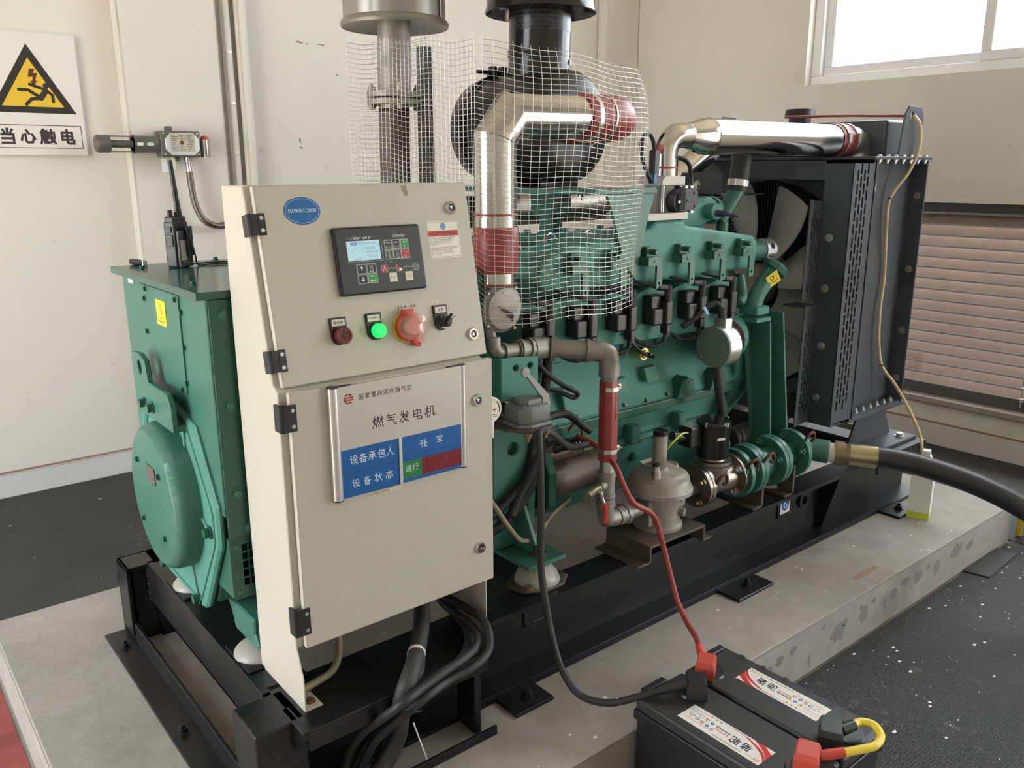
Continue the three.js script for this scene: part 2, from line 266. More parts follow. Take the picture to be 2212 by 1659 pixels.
// a thin printed sheet: centre, its right and up directions, width, height, thickness
function sheet(c, right, up, w, h, t = 0.0008, rim = 0) {
  right = A3(right).clone().normalize(); up = A3(up).clone().normalize(); const nrm = right.clone().cross(up);
  let g;
  if (rim) { const s = new THREE.Shape(); s.absellipse(0, 0, w / 2, h / 2, 0, Math.PI * 2); g = new THREE.ShapeGeometry(s, 40); const p = g.attributes.position; for (let i = 0; i < p.count; i++) g.attributes.uv.setXY(i, p.getX(i) / w + 0.5, p.getY(i) / h + 0.5); g.translate(0, 0, t); }
  else { g = new THREE.BoxGeometry(w, h, t); g.translate(0, 0, t / 2); }
  g.applyMatrix4(new THREE.Matrix4().makeBasis(right, up, nrm)); c = A3(c); return g.translate(c.x, c.y, c.z);
}

// ---------------------------------------------------------------- the room
struct('floor', box(-2.0, 5.0, -0.12, 0, -4.73, 3.4, 0), M.concrete, 'bare concrete floor of the generator room');
struct('floor', box(-0.12, 0.215, 0, 0.004, -2.80, 1.2, 0), M.redFloor, 'red painted walkway on the floor left of the concrete plinth');
struct('ground', box(-14, -2.0, -0.16, -0.04, -14, 10, 0), M.ground, 'sunlit paved yard outside the doorway');
struct('ground', box(5.0, 16, -0.16, -0.04, -14, 10, 0), M.ground, 'paved yard outside the louvred wall and right doorway');
struct('ceiling', box(-2.0, 5.0, 3.9, 4.05, -4.73, 3.4, 0), M.ceiling, 'plain white ceiling');
const wallBack = struct('wall_back', box(-2.0, 5.0, 0, 3.9, -4.73, -4.53, 0), M.wall, 'cream plaster wall behind the generator set');
struct('wall_front', box(-2.0, 5.0, 0, 3.9, 3.2, 3.4, 0), M.wall, 'cream plaster wall behind the viewer');
{ // left wall with the open doorway and an added high window, right wall with window and louvre openings
  const rect = (z0, z1, y0, y1) => { const p = new THREE.Path(); p.moveTo(-z0, y0); p.lineTo(-z1, y0); p.lineTo(-z1, y1); p.lineTo(-z0, y1); p.closePath(); return p; };
  struct('wall_left', exX([[-4.53, 0], [-4.53, 3.9], [3.2, 3.9], [3.2, 0], [-1.5, 0], [-1.5, 2.2], [-3.25, 2.2], [-3.25, 0]], -2.0, -1.8, [rect(-3.6, -1.5, 2.5, 3.2)], 0), M.wall, 'cream plaster wall with the open doorway and an added high window');
  const w = struct('window_added_3', [box(-1.93, -1.87, 2.5, 2.56, -3.6, -1.5, 0.004), box(-1.93, -1.87, 3.14, 3.2, -3.6, -1.5, 0.004), box(-1.93, -1.87, 2.56, 3.14, -3.6, -3.54, 0.004), box(-1.93, -1.87, 2.56, 3.14, -1.56, -1.5, 0.004), box(-1.93, -1.87, 2.56, 3.14, -2.59, -2.51, 0.004)], M.pvc, 'added white framed high window above the open doorway, brightening the right wall');  // unseen window added to throw more light on the right wall
  for (const [a, b] of [[-3.54, -2.59], [-2.51, -1.56]]) mesh('pane', box(-1.901, -1.899, 2.56, 3.14, a, b, 0), M.glass, w);
  struct('wall_right', exX([[-4.53, 0], [-4.53, 3.9], [3.2, 3.9], [3.2, 0], [2.9, 0], [2.9, 2.4], [0.7, 2.4], [0.7, 0]], 4.8, 5.0, [rect(-3.07, 0.45, 2.03, 3.70), rect(-3.05, -0.70, 0.27, 1.36)], 0), M.wall, 'grey-white plaster wall with window, louvre and a wide doorway');
}
struct('pilaster', box(1.24, 1.72, 0, 3.9, -4.53, -4.44, 0.012), M.wall, 'plaster pilaster carrying the gas detector');
struct('pilaster', box(4.47, 4.8, 0, 3.9, -4.53, -4.44, 0.012), M.wall, 'plaster pilaster in the far corner');
{
  const b = struct('baseboard_back', [box(-1.8, 4.8, 0, 0.122, -4.53, -4.512, 0.006), box(1.22, 1.74, 0, 0.122, -4.53, -4.425, 0.006)], M.skirting, 'whitewashed skirting along the back wall');
  mesh('joint_line', box(-1.8, 4.8, 0.122, 0.130, -4.53, -4.518, 0.002), M.joint, b);
  const r = struct('baseboard_right', box(4.775, 4.8, 0, 0.128, -4.53, 0.7, 0.006), M.skirting, 'whitewashed skirting below the louvre');
  mesh('joint_line', box(4.783, 4.8, 0.128, 0.136, -4.53, 0.7, 0.002), M.joint, r);
  struct('trim_1', box(4.775, 4.98, 0.235, 0.272, -3.05, -0.70, 0.008), M.concrete, 'dusty sill under the louvre');
}
// paint chips and old fixings on the back wall
for (const [x, y, w, h] of [[2.20, 2.215, 0.05, 0.012], [2.245, 2.21, 0.02, 0.008], [2.33, 2.213, 0.06, 0.007], [2.17, 1.70, 0.012, 0.035], [2.175, 1.662, 0.022, 0.012], [2.42, 2.06, 0.012, 0.012]])
  mesh('paint_chip', exZ([[x - w / 2, y], [x - w / 5, y + h / 2], [x + w / 2, y + h / 8], [x + w / 4, y - h / 2]], -4.5305, -4.5285, [], 0), M.joint, wallBack);
{ // window
  const w = struct('window_1', [box(4.86, 4.92, 2.03, 2.085, -3.07, 0.45, 0.006), box(4.86, 4.92, 3.64, 3.70, -3.07, 0.45, 0.006), box(4.86, 4.92, 2.085, 3.64, -3.07, -3.01, 0.006), box(4.86, 4.92, 2.085, 3.64, 0.39, 0.45, 0.006)], M.pvc, 'white plastic sliding window high in the right wall');
  for (const [z0, z1, x] of [[-3.01, -2.03, 4.897], [-2.09, -0.77, 4.863], [-0.83, 0.39, 4.897]]) {
    const s = mesh('sash', [box(x, x + 0.03, 2.085, 2.135, z0, z1, 0.005), box(x, x + 0.03, 3.59, 3.64, z0, z1, 0.005), box(x, x + 0.03, 2.135, 3.59, z0, z0 + 0.055, 0.005), box(x, x + 0.03, 2.135, 3.59, z1 - 0.055, z1, 0.005)], M.pvc, w);
    mesh('pane', box(x + 0.012, x + 0.014, 2.13, 3.595, z0 + 0.05, z1 - 0.05, 0), M.glass, s);
  }
}
{ // louvre
  const l = struct('window_2', [box(4.86, 4.95, 0.27, 0.335, -3.05, -0.70, 0.004), box(4.86, 4.95, 1.315, 1.36, -3.05, -0.70, 0.004), box(4.86, 4.95, 0.335, 1.315, -3.05, -3.01, 0.004), box(4.86, 4.95, 0.335, 1.315, -0.74, -0.70, 0.004)], M.slatFrame, 'brown metal louvre in the lower right wall');
  for (let i = 0; i < 17; i++) {
    const y = 0.365 + i * 0.0605, g = exZ([[4.865, y - 0.030], [4.868, y - 0.032], [4.895, y - 0.006], [4.925, y + 0.028], [4.945, y + 0.034], [4.945, y + 0.038], [4.922, y + 0.032], [4.892, y - 0.002], [4.869, y - 0.027]], -3.01, -0.74, [], 0);
    const sl = mesh('slat', g, M.slat, l); mesh('slat_lip', box(4.8625, 4.8665, y - 0.037, y - 0.027, -3.01, -0.74, 0.001), M.slatEdge, sl);
    mesh('pivot_pin', [box(4.852, 4.866, y - 0.040, y - 0.020, -1.655, -1.635, 0.003), box(4.850, 4.858, y - 0.07, y - 0.03, -1.650, -1.640, 0.002)], M.zinc, l);
  }
}
// rubber mats
solo('rubber_mat', 'black ribbed rubber mat along the back wall behind the plinth', 'mat', box(0.02, 3.72, 0, 0.008, -4.505, -2.868, 0.003), M.mat);
solo('rubber_mat', 'black ribbed rubber mat beside the right wall under the louvre', 'mat', box(3.735, 4.772, 0, 0.008, -4.505, 1.4, 0.003), M.mat);
solo('rubber_mat', 'black ribbed rubber mat in front of the plinth behind the batteries', 'mat', box(1.80, 3.73, 0, 0.008, -1.222, 1.4, 0.003), M.mat);
solo('mat_offcut', 'small dark strip of matting lying against the plinth front', 'mat', exY([[3.28, -1.226], [3.30, -1.135], [3.60, -1.15], [3.60, -1.226]], 0.008, 0.014, [], 0.001), M.rubberDusty);
{ // flakes of litter: uncountable crumbs
  const list = [];
  for (let i = 0; i < 420; i++) {
    const front = i < 300, x = front ? 1.9 + rnd() * 1.8 : 0.3 + rnd() * 3.3, z = front ? -1.2 + Math.pow(rnd(), 1.6) * 1.1 : (i < 370 ? -1.235 - rnd() * 0.3 : -4.4 + rnd() * 1.45), y = front || i >= 370 ? 0.0085 : 0.1785, s = 0.0015 + Math.pow(rnd(), 4) * 0.007;
    const g = new THREE.TetrahedronGeometry(1); g.rotateY(rnd() * 6); g.scale(s * (1 + rnd()), 0.0012, s); g.translate(x, y, z); list.push(g);
  }
  const o = solo('litter_flakes', 'tiny white flakes scattered over mats and plinth', 'litter', list, M.white); o.userData.kind = 'stuff';
}
{
  const p = struct('plinth', box(0.226, 3.72, 0, 0.178, -2.86, -1.229, 0.007), M.concrete, 'low grey concrete plinth under the generator skid');
  const blot = (x, y, w, h) => { const pts = []; for (let i = 0; i < 18; i++) { const a = i / 18 * Math.PI * 2, k = 0.72 + 0.5 * rnd(); pts.push([x + Math.cos(a) * w * k, y + Math.sin(a) * h * k]); } return exZ(pts, -1.2292, -1.2288, [], 0); };
  for (const [x, y, w, h] of [[1.98, 0.075, 0.030, 0.040], [2.03, 0.115, 0.022, 0.018], [2.10, 0.125, 0.02, 0.014], [1.93, 0.035, 0.035, 0.022], [2.36, 0.085, 0.042, 0.034], [2.40, 0.11, 0.018, 0.014], [2.52, 0.095, 0.030, 0.030], [2.50, 0.13, 0.014, 0.010], [2.58, 0.125, 0.016, 0.012], [2.66, 0.085, 0.012, 0.026], [2.72, 0.105, 0.024, 0.022], [2.80, 0.125, 0.03, 0.018], [2.90, 0.11, 0.034, 0.026], [2.97, 0.125, 0.016, 0.014], [3.04, 0.10, 0.024, 0.030], [3.20, 0.12, 0.05, 0.028], [3.32, 0.11, 0.03, 0.02], [2.20, 0.05, 0.008, 0.022], [2.27, 0.14, 0.012, 0.01]]) mesh('oil_stain', blot(x, y, w, h), M.stain, p);
  mesh('primer_streak', exY([[2.55, -1.30], [2.60, -1.315], [2.72, -1.312], [2.73, -1.296], [2.66, -1.288], [2.60, -1.292]], 0.1778, 0.1783, [], 0), std([0.36, 0.22, 0.17], 0.85), p);
}

// ---------------------------------------------------------------- things on the back wall
{
  const t = thing('warning_sign', 'white electric shock warning sign with yellow triangle on back wall', 'sign', [0.86, 1.612, -4.53]);
  const face = print(800, 1040, (g, w, h) => {
    g.fillStyle = '#e4e0da'; g.fillRect(0, 0, w, h); g.lineJoin = 'miter';
    g.fillStyle = '#2c2723'; g.beginPath(); g.moveTo(400, 92); g.lineTo(748, 676); g.lineTo(52, 676); g.fill();
    g.fillStyle = '#e6bf35'; g.beginPath(); g.moveTo(400, 208); g.lineTo(648, 622); g.lineTo(152, 622); g.fill();
    g.fillStyle = '#5a2a26'; g.beginPath(); for (const [x, y] of [[402, 300], [446, 300], [428, 336], [462, 334], [440, 400], [458, 398], [420, 446], [400, 400], [416, 404], [424, 366], [384, 372]]) g.lineTo(x, y); g.fill();
    g.strokeStyle = '#2c2723'; g.fillStyle = '#2c2723'; g.lineCap = 'round'; g.lineJoin = 'round'; g.beginPath(); g.arc(520, 440, 25, 0, 7); g.fill();
    g.lineWidth = 26; g.beginPath(); g.moveTo(392, 432); g.lineTo(470, 458); g.lineTo(520, 478); g.lineTo(566, 520); g.lineTo(566, 572); g.stroke();
    g.lineWidth = 48; g.beginPath(); g.moveTo(508, 490); g.lineTo(468, 546); g.stroke();
    g.lineWidth = 28; g.beginPath(); g.moveTo(300, 480); g.lineTo(372, 480); g.lineTo(430, 520); g.lineTo(470, 540); g.moveTo(470, 548); g.lineTo(394, 556); g.lineTo(346, 604); g.stroke();
    g.strokeStyle = '#3a322e'; g.lineWidth = 6; g.strokeRect(34, 782, 732, 196); han(g, '当心触电', 96, 812, 132, 28, '#3b2f33', 15);
  }, 0.5);
  part(t, 'panel', sheet([0.86, 1.878, -4.53], [1, 0, 0], [0, 1, 0], 0.41, 0.532, 0.022), M.white);
  part(t, 'printed_face', sheet([0.86, 1.878, -4.508], [1, 0, 0], [0, 1, 0], 0.408, 0.530, 0.0008), face);
}
{
  const t = thing('gas_detector', 'grey wall gas detector with octagonal label and sensor barrel', 'detector', [1.45, 1.60, -4.44]);
  const body = part(t, 'housing', [box(1.352, 1.546, 1.604, 1.728, -4.42, -4.335, 0.008), box(1.395, 1.425, 1.728, 1.75, -4.40, -4.37, 0.004), box(1.425, 1.450, 1.585, 1.605, -4.40, -4.37, 0.004), box(1.38, 1.50, 1.62, 1.71, -4.44, -4.42, 0.003)], M.det);
  const oct = [[1.375, 1.640], [1.400, 1.614], [1.512, 1.614], [1.538, 1.640], [1.538, 1.692], [1.512, 1.718], [1.400, 1.718], [1.375, 1.692]];
  part(t, 'label_plate', exZ(oct, -4.336, -4.332, [], 0.001), M.alu);
  part(t, 'label_print', sheet([1.457, 1.672, -4.332], [1, 0, 0], [0, 1, 0], 0.118, 0.085, 0.0005), print(480, 340, (g) => { g.fillStyle = '#b9b4a3'; g.fillRect(0, 0, 480, 340); txt(g, '', 0, 0, 10, '#333'); g.fillStyle = '#5b564b'; for (let j = 0; j < 9; j++) for (let i = 0; i < 3; i++) if (!(j > 2 && j < 6 && i === 1)) g.fillRect(24 + i * 158, 22 + j * 34, 60 + ((i * 7 + j * 5) % 6) * 13, 9); g.fillStyle = '#4b86b8'; g.beginPath(); g.arc(60, 268, 20, 0, 7); g.fill(); g.strokeStyle = '#9a4a44'; g.lineWidth = 4; g.strokeRect(330, 190, 80, 60); g.fillStyle = '#2a1414'; g.beginPath(); g.arc(225, 165, 38, 0, 7); g.fill(); txt(g, '00', 200, 180, 44, '#d0243a', 'sans-serif', 'bold'); }));
  for (const [x, y] of [[1.368, 1.618], [1.53, 1.618], [1.368, 1.716], [1.53, 1.716]]) part(t, 'screw', cyl([x, y, -4.336], [x, y, -4.331], 0.005, 0.005, 10), M.zinc);
  part(t, 'sensor_barrel', [cyl([1.35, 1.664, -4.375], [1.235, 1.664, -4.375], 0.040, 0.040, 28), cyl([1.245, 1.664, -4.375], [1.235, 1.664, -4.375], 0.043, 0.043, 28), cyl([1.13, 1.664, -4.375], [1.08, 1.664, -4.375], 0.041, 0.041, 28), cyl([1.08, 1.664, -4.375], [1.07, 1.664, -4.375], 0.041, 0.036, 28), cyl([1.235, 1.664, -4.375], [1.13, 1.664, -4.375], 0.017, 0.017, 16), box(1.125, 1.24, 1.696, 1.702, -4.385, -4.365, 0.001), box(1.125, 1.24, 1.626, 1.632, -4.385, -4.365, 0.001)], M.det);
  part(t, 'serial_sticker', sheet([1.257, 1.664, -4.334], [1, 0, 0], [0, 1, 0], 0.03, 0.014, 0.0008), M.white);
  part(t, 'oval_sticker', sheet([1.305, 1.664, -4.333], [1, 0, 0], [0, 1, 0], 0.034, 0.018, 0.001, 1), std([0.55, 0.70, 0.60], 0.5));
  const bc = part(t, 'beacon_case', cyl([1.580, 1.604, -4.375], [1.580, 1.690, -4.375], 0.024, 0.024, 24), M.chrome);
  part(bc, 'beacon_lens', new THREE.SphereGeometry(0.021, 20, 10, 0, 7, 0, Math.PI / 2).translate(1.580, 1.690, -4.375), M.redCap);
  part(t, 'cable_gland', [cyl([1.487, 1.604, -4.375], [1.487, 1.585, -4.375], 0.016, 0.016, 6), cyl([1.487, 1.585, -4.375], [1.490, 1.53, -4.375], 0.0125, 0.0145, 16)], M.chrome);
  part(t, 'braided_hose', sweep([[1.490, 1.535, -4.375], [1.494, 1.46, -4.375], [1.510, 1.36, -4.377], [1.55, 1.29, -4.385], [1.62, 1.262, -4.40], [1.70, 1.275, -4.42], [1.80, 1.30, -4.425]], wavy(0.0165, 0.0009, 90), 360, 12), M.stainless);
  part(t, 'tag', [sheet([1.372, 1.565, -4.37], [1, 0, 0], [0, 1, 0], 0.030, 0.062, 0.001), cyl([1.376, 1.61, -4.372], [1.374, 1.59, -4.37], 0.001, 0.001, 6)], M.white);
  part(t, 'bleed_plug', cyl([1.418, 1.604, -4.375], [1.422, 1.545, -4.375], 0.010, 0.010, 12), M.tape);
}
{
  const t = thing('conduit_pair', 'two painted conduits running up the back wall beside the pilaster', 'conduit', [1.82, 0.13, -4.53]);
  part(t, 'conduit', cyl([1.785, 0.13, -4.503], [1.785, 3.9, -4.503], 0.024, 0.024, 20), M.wall);
  part(t, 'conduit', cyl([1.866, 0.13, -4.494], [1.866, 3.9, -4.494], 0.034, 0.034, 20), M.wall);
  for (const y of [0.6, 1.02, 1.42, 1.63, 1.88, 2.13, 2.5, 3.0]) part(t, 'clip', lathe([[0.0245, -0.006], [0.026, -0.006], [0.026, 0.006], [0.0245, 0.006]], [1.785, y, -4.503], [0, 1, 0], 20), M.zinc);
}

// ---------------------------------------------------------------- black steel skid on the plinth
{
  const t = thing('skid_frame', 'black steel skid frame carrying alternator, engine and radiator', 'frame', [2.04, 0.178, -2.04]);
  const C = (z0, s) => [[z0, 0.178], [z0, 0.192], [z0 - s * 0.085, 0.192], [z0 - s * 0.085, 0.406], [z0, 0.406], [z0, 0.42], [z0 - s * 0.097, 0.42], [z0 - s * 0.097, 0.178]];
  part(t, 'long_rail', exX(C(-1.54, 1), 0.62, 3.54, [], 0.0015), M.black);
  part(t, 'long_rail', exX(C(-2.54, -1), 0.62, 3.54, [], 0.0015), M.black);
  part(t, 'rail_end_cap', box(0.53, 0.645, 0.178, 0.42, -1.612, -1.486, 0.006), M.black);
  part(t, 'rail_end_cap', [box(0.54, 0.665, 0.408, 0.42, -2.545, -2.445, 0.003), box(0.54, 0.552, 0.20, 0.42, -2.545, -2.445, 0.003), box(0.54, 0.665, 0.178, 0.42, -2.545, -2.533, 0.003), box(0.56, 0.665, 0.178, 0.41, -2.465, -2.455, 0.002)], M.black);
  for (const [x, y0] of [[0.603, 0.29], [1.36, 0.30], [2.58, 0.29], [3.30, 0.29]]) part(t, 'cross_beam', [box(x, x + 0.115, 0.408, 0.42, -2.46, -1.62, 0.002), box(x, x + 0.012, y0, 0.41, -2.46, -1.62, 0.002), box(x, x + 0.1, y0, y0 + 0.01, -2.46, -1.62, 0.002)], M.black);
  part(t, 'cabinet_support', [box(0.625, 1.095, 0.408, 0.42, -1.545, -1.436, 0.003), box(0.625, 1.095, 0.370, 0.41, -1.448, -1.437, 0.003), box(1.075, 1.095, 0.178, 0.42, -1.545, -1.47, 0.003), exX([[-1.54, 0.30], [-1.436, 0.40], [-1.436, 0.42], [-1.54, 0.42]], 0.612, 0.626, [], 0.002)], M.black);
  part(t, 'floor_angle', [box(0.481, 0.556, 0.178, 0.187, -2.54, -1.50, 0.002), box(0.546, 0.556, 0.178, 0.245, -2.54, -1.50, 0.002), box(0.556, 0.57, 0.178, 0.21, -2.545, -2.50, 0.002)], M.black);
  part(t, 'floor_angle', [box(1.13, 3.30, 0.178, 0.198, -1.553, -1.543, 0.001)], M.black);
  part(t, 'floor_angle', [box(0.86, 1.12, 0.178, 0.202, -1.445, -1.437, 0.001)], M.black);
  for (const z of [-2.43, -1.93, -1.60]) part(t, 'anchor_bolt', nut([0.510, 0.187, z], [0, 1, 0], 0.012, 0.011), M.plastic);
  for (const [x0, x1, z0] of [[1.195, 1.325, -1.60], [2.13, 2.325, -1.66], [3.185, 3.33, -1.68]]) {
    const p = part(t, 'anchor_plate', box(x0, x1, 0.178, 0.1885, z0, -1.452, 0.003), M.black);
    part(p, 'anchor_bolt', nut([(x0 + x1) / 2 + 0.01, 0.1885, -1.50], [0, 1, 0], 0.014, 0.012), M.plastic);
  }
  part(t, 'web_stiffener', exX([[-1.545, 0.40], [-1.63, 0.405], [-1.63, 0.192], [-1.60, 0.192]], 2.86, 2.87, [], 0.001), M.black);
  part(t, 'lifting_eye', lathe([[0.018, 0], [0.032, 0], [0.032, 0.012], [0.018, 0.012], [0.018, 0]], [2.745, 0.325, -1.626], [0, 0, 1], 24), M.black);
  part(t, 'lifting_mark', sheet([2.63, 0.345, -1.624], [1, 0, 0], [0, 1, 0], 0.06, 0.088, 0.001), print(200, 290, (g) => { g.fillStyle = '#eceef0'; g.fillRect(0, 0, 200, 290); g.fillStyle = '#1f63b4'; g.beginPath(); g.ellipse(100, 145, 84, 112, 0, 0, 7); g.fill(); g.strokeStyle = '#eef3f8'; g.lineWidth = 20; g.lineCap = 'round'; g.beginPath(); g.arc(104, 96, 26, 1.6, 6.3); g.moveTo(130, 96); g.bezierCurveTo(130, 150, 80, 140, 76, 176); g.arc(106, 184, 32, 3.0, 0.2, true); g.stroke(); }));
  part(t, 'weld_seam', sweep([[0.604, 0.415, -2.452], [0.604, 0.36, -2.452], [0.604, 0.30, -2.452]], wavy(0.006, 0.0025, 14), 60, 6), M.black);
}

// ---------------------------------------------------------------- alternator
{
  const t = thing('alternator', 'green boxy alternator with round bearing cover at left end', 'alternator', [0.9, 0.42, -2.04]);
  part(t, 'body', exX([[-2.34, 1.285], [-1.746, 1.285], [-1.746, 0.79], [-1.76, 0.73], [-1.885, 0.53], [-2.20, 0.53], [-2.33, 0.73], [-2.34, 0.79]], 0.612, 1.33, [], 0.004), M.green);
  part(t, 'end_sheet', exX([[-2.345, 1.287], [-1.744, 1.287], [-1.744, 0.80], [-2.345, 0.80]], 0.600, 0.612, [], 0.002), M.green);
  const bell = part(t, 'end_bell', exX([[-2.335, 0.80], [-2.33, 0.73], [-2.205, 0.515], [-2.16, 0.508], [-1.915, 0.508], [-1.89, 0.522], [-1.762, 0.722], [-1.758, 0.82], [-1.86, 0.985], [-2.05, 1.02], [-2.24, 0.985]], 0.588, 0.606, [], 0.006), M.greenCastLit);
  part(bell, 'rim', sweep([[0.588, 0.99, -2.19], [0.588, 0.80, -2.31], [0.588, 0.72, -2.31], [0.588, 0.53, -2.195], [0.588, 0.522, -1.93], [0.588, 0.725, -1.785], [0.588, 0.80, -1.785], [0.588, 0.98, -1.91]], 0.0035, 60, 6, true), M.greenCastLit);
  for (const [a, b] of [[[0.985, -2.18], [0.89, -2.08]], [[0.975, -2.19], [0.82, -2.27]], [[0.97, -1.925], [0.88, -1.93]], [[0.745, -1.81], [0.78, -1.88]], [[0.535, -1.945], [0.63, -1.97]], [[0.535, -2.18], [0.63, -2.12]]]) part(bell, 'rib', cyl([0.588, ...a], [0.588, ...b], 0.006, 0.006, 8), M.greenCastLit);
  const cap = part(t, 'bearing_cover', lathe([[0, -0.062], [0.150, -0.062], [0.166, -0.058], [0.177, -0.049], [0.182, -0.036], [0.185, 0.006], [0.202, 0.008], [0.205, 0.016], [0.205, 0.03]], [0.590, 0.775, -2.035], [1, 0, 0], 56), M.green);
  for (const [dy, dz] of [[0.078, 0.082], [0.078, -0.082], [-0.078, 0.082], [-0.078, -0.082]]) part(cap, 'bolt', hex([0.528, 0.775 + dy, -2.035 + dz], [-1, 0, 0], 0.0065, 0.006), M.greenDark);
  part(cap, 'rating_plate', sheet([0.527, 0.842, -2.012], [0, 0, 1], [0, 1, 0], 0.058, 0.042, 0.001), std([0.12, 0.085, 0.08], 0.45));
  for (const [y, z] of [[0.971, -1.926], [0.973, -2.181], [0.746, -1.812], [0.527, -1.942], [0.532, -2.185], [0.746, -2.285]]) part(bell, 'bolt', hex([0.587, y, z], [-1, 0, 0], 0.012, 0.013), M.greenDark);
  const acc = part(t, 'access_panel', box(0.596, 0.601, 1.05, 1.277, -2.19, -1.905, 0.001), M.green);
  for (const [y, z] of [[1.268, -2.138], [1.243, -2.152], [1.266, -1.922], [1.057, -1.928], [1.161, -2.157]]) part(acc, 'bolt', hex([0.596, y, z], [-1, 0, 0], 0.006, 0.005), M.greenDark);
  for (const [y, z] of [[1.24, -1.898], [1.16, -1.900], [1.076, -1.905]]) part(t, 'bolt', hex([0.600, y, z], [-1, 0, 0], 0.006, 0.005), M.greenDark);
  part(t, 'shock_sticker', sheet([0.5955, 1.222, -2.031], [0, 0, 1], [0, 1, 0], 0.068, 0.060, 0.0006), print(280, 250, (g) => { g.fillStyle = '#f2d820'; g.fillRect(0, 0, 280, 250); g.strokeStyle = '#232015'; g.lineWidth = 9; g.lineJoin = 'round'; g.beginPath(); g.moveTo(140, 34); g.lineTo(244, 212); g.lineTo(36, 212); g.closePath(); g.stroke(); g.fillStyle = '#232015'; g.beginPath(); for (const [x, y] of [[140, 74], [156, 74], [148, 122], [168, 118], [152, 166], [164, 160], [150, 196], [134, 166], [146, 168], [148, 136], [124, 142]]) g.lineTo(x, y); g.fill(); }));
  part(t, 'serial_sticker', sheet([0.5995, 1.274, -2.27], [0, 0, 1], [0, 1, 0], 0.042, 0.012, 0.0006), M.white);
  { // lifting lug: bent plate standing off the panel, with an eye
    const lug = part(t, 'lifting_lug', [exX([[-2.175, 1.112], [-2.115, 1.117], [-2.075, 1.105], [-2.063, 1.055], [-1.925, 1.052], [-1.905, 1.02], [-1.905, 0.975], [-2.175, 0.975]], 0.556, 0.570, [hole(2.118, 1.082, 0.018)], 0.002), box(0.556, 0.60, 0.965, 0.98, -2.17, -1.905, 0.003)], M.green);
    for (const [y, z] of [[0.996, -2.104], [0.997, -2.041]]) part(lug, 'bolt', hex([0.556, y, z], [-1, 0, 0], 0.011, 0.012), M.greenDark);
  }
  part(t, 'lid', box(0.580, 1.30, 1.285, 1.302, -2.375, -1.738, 0.003), M.greenLid);
  for (const [x, z] of [[0.625, -1.88], [0.857, -2.37], [0.63, -2.27], [1.0, -1.80]]) part(t, 'lid_bolt', hex([x, 1.302, z], [0, 1, 0], 0.006, 0.006), M.greenDark);
  part(t, 'side_sheet', box(0.605, 1.30, 0.745, 1.284, -1.747, -1.741, 0.002), M.greenDark);
  for (const [x, y] of [[0.632, 1.252], [0.632, 1.054], [0.632, 0.852], [0.648, 0.765]]) part(t, 'side_bolt', hex([x, y, -1.741], [0, 0, 1], 0.008, 0.007), M.green);
  { // ventilation grille low on the side
    const holes = []; for (let i = 0; i < 7; i++) for (let j = 0; j < 5; j++) { const p = new THREE.Path(), x = 0.632 + i * 0.017, y = 0.625 + j * 0.021; p.moveTo(x, y); p.lineTo(x, y + 0.017); p.lineTo(x + 0.013, y + 0.017); p.lineTo(x + 0.013, y); p.closePath(); holes.push(p); }
    const g = part(t, 'vent_grille', exZ([[0.610, 0.60], [0.77, 0.60], [0.77, 0.74], [0.610, 0.74]], -1.752, -1.746, holes, 0), M.greenDark);
    part(t, 'vent_box', [box(0.61, 0.78, 0.735, 0.745, -1.86, -1.745, 0.001), box(0.604, 0.614, 0.60, 0.745, -1.86, -1.745, 0.001), box(0.61, 0.78, 0.595, 0.603, -1.86, -1.745, 0.001)], M.greenDark);
    for (const [x, y] of [[0.618, 0.725], [0.618, 0.612]]) part(g, 'bolt', hex([x, y, -1.746], [0, 0, 1], 0.005, 0.005), M.green);
  }
  for (const z of [-1.82, -2.26]) {
    part(t, 'foot', exX([[z - 0.10, 0.53], [z + 0.075, 0.53], [z + 0.07, 0.49], [z + 0.09, 0.465], [z + 0.075, 0.455], [z - 0.05, 0.455], [z - 0.07, 0.50]], 0.645, 0.78, [], 0.004), M.green);
    const d = part(t, 'rubber_mount', lathe([[0.064, 0], [0.064, 0.005], [0.058, 0.012], [0.045, 0.022], [0.025, 0.029], [0, 0.030]], [0.672, 0.424, z + 0.035], [0, 1, 0], 32), M.dome);
    part(d, 'mount_plate', box(0.61, 0.735, 0.42, 0.426, z - 0.04, z + 0.11, 0.002), M.black);
    part(d, 'bolt', hex([0.672, 0.465, z + 0.03], [0, 1, 0], 0.016, 0.014), M.brassDull);
  }
}
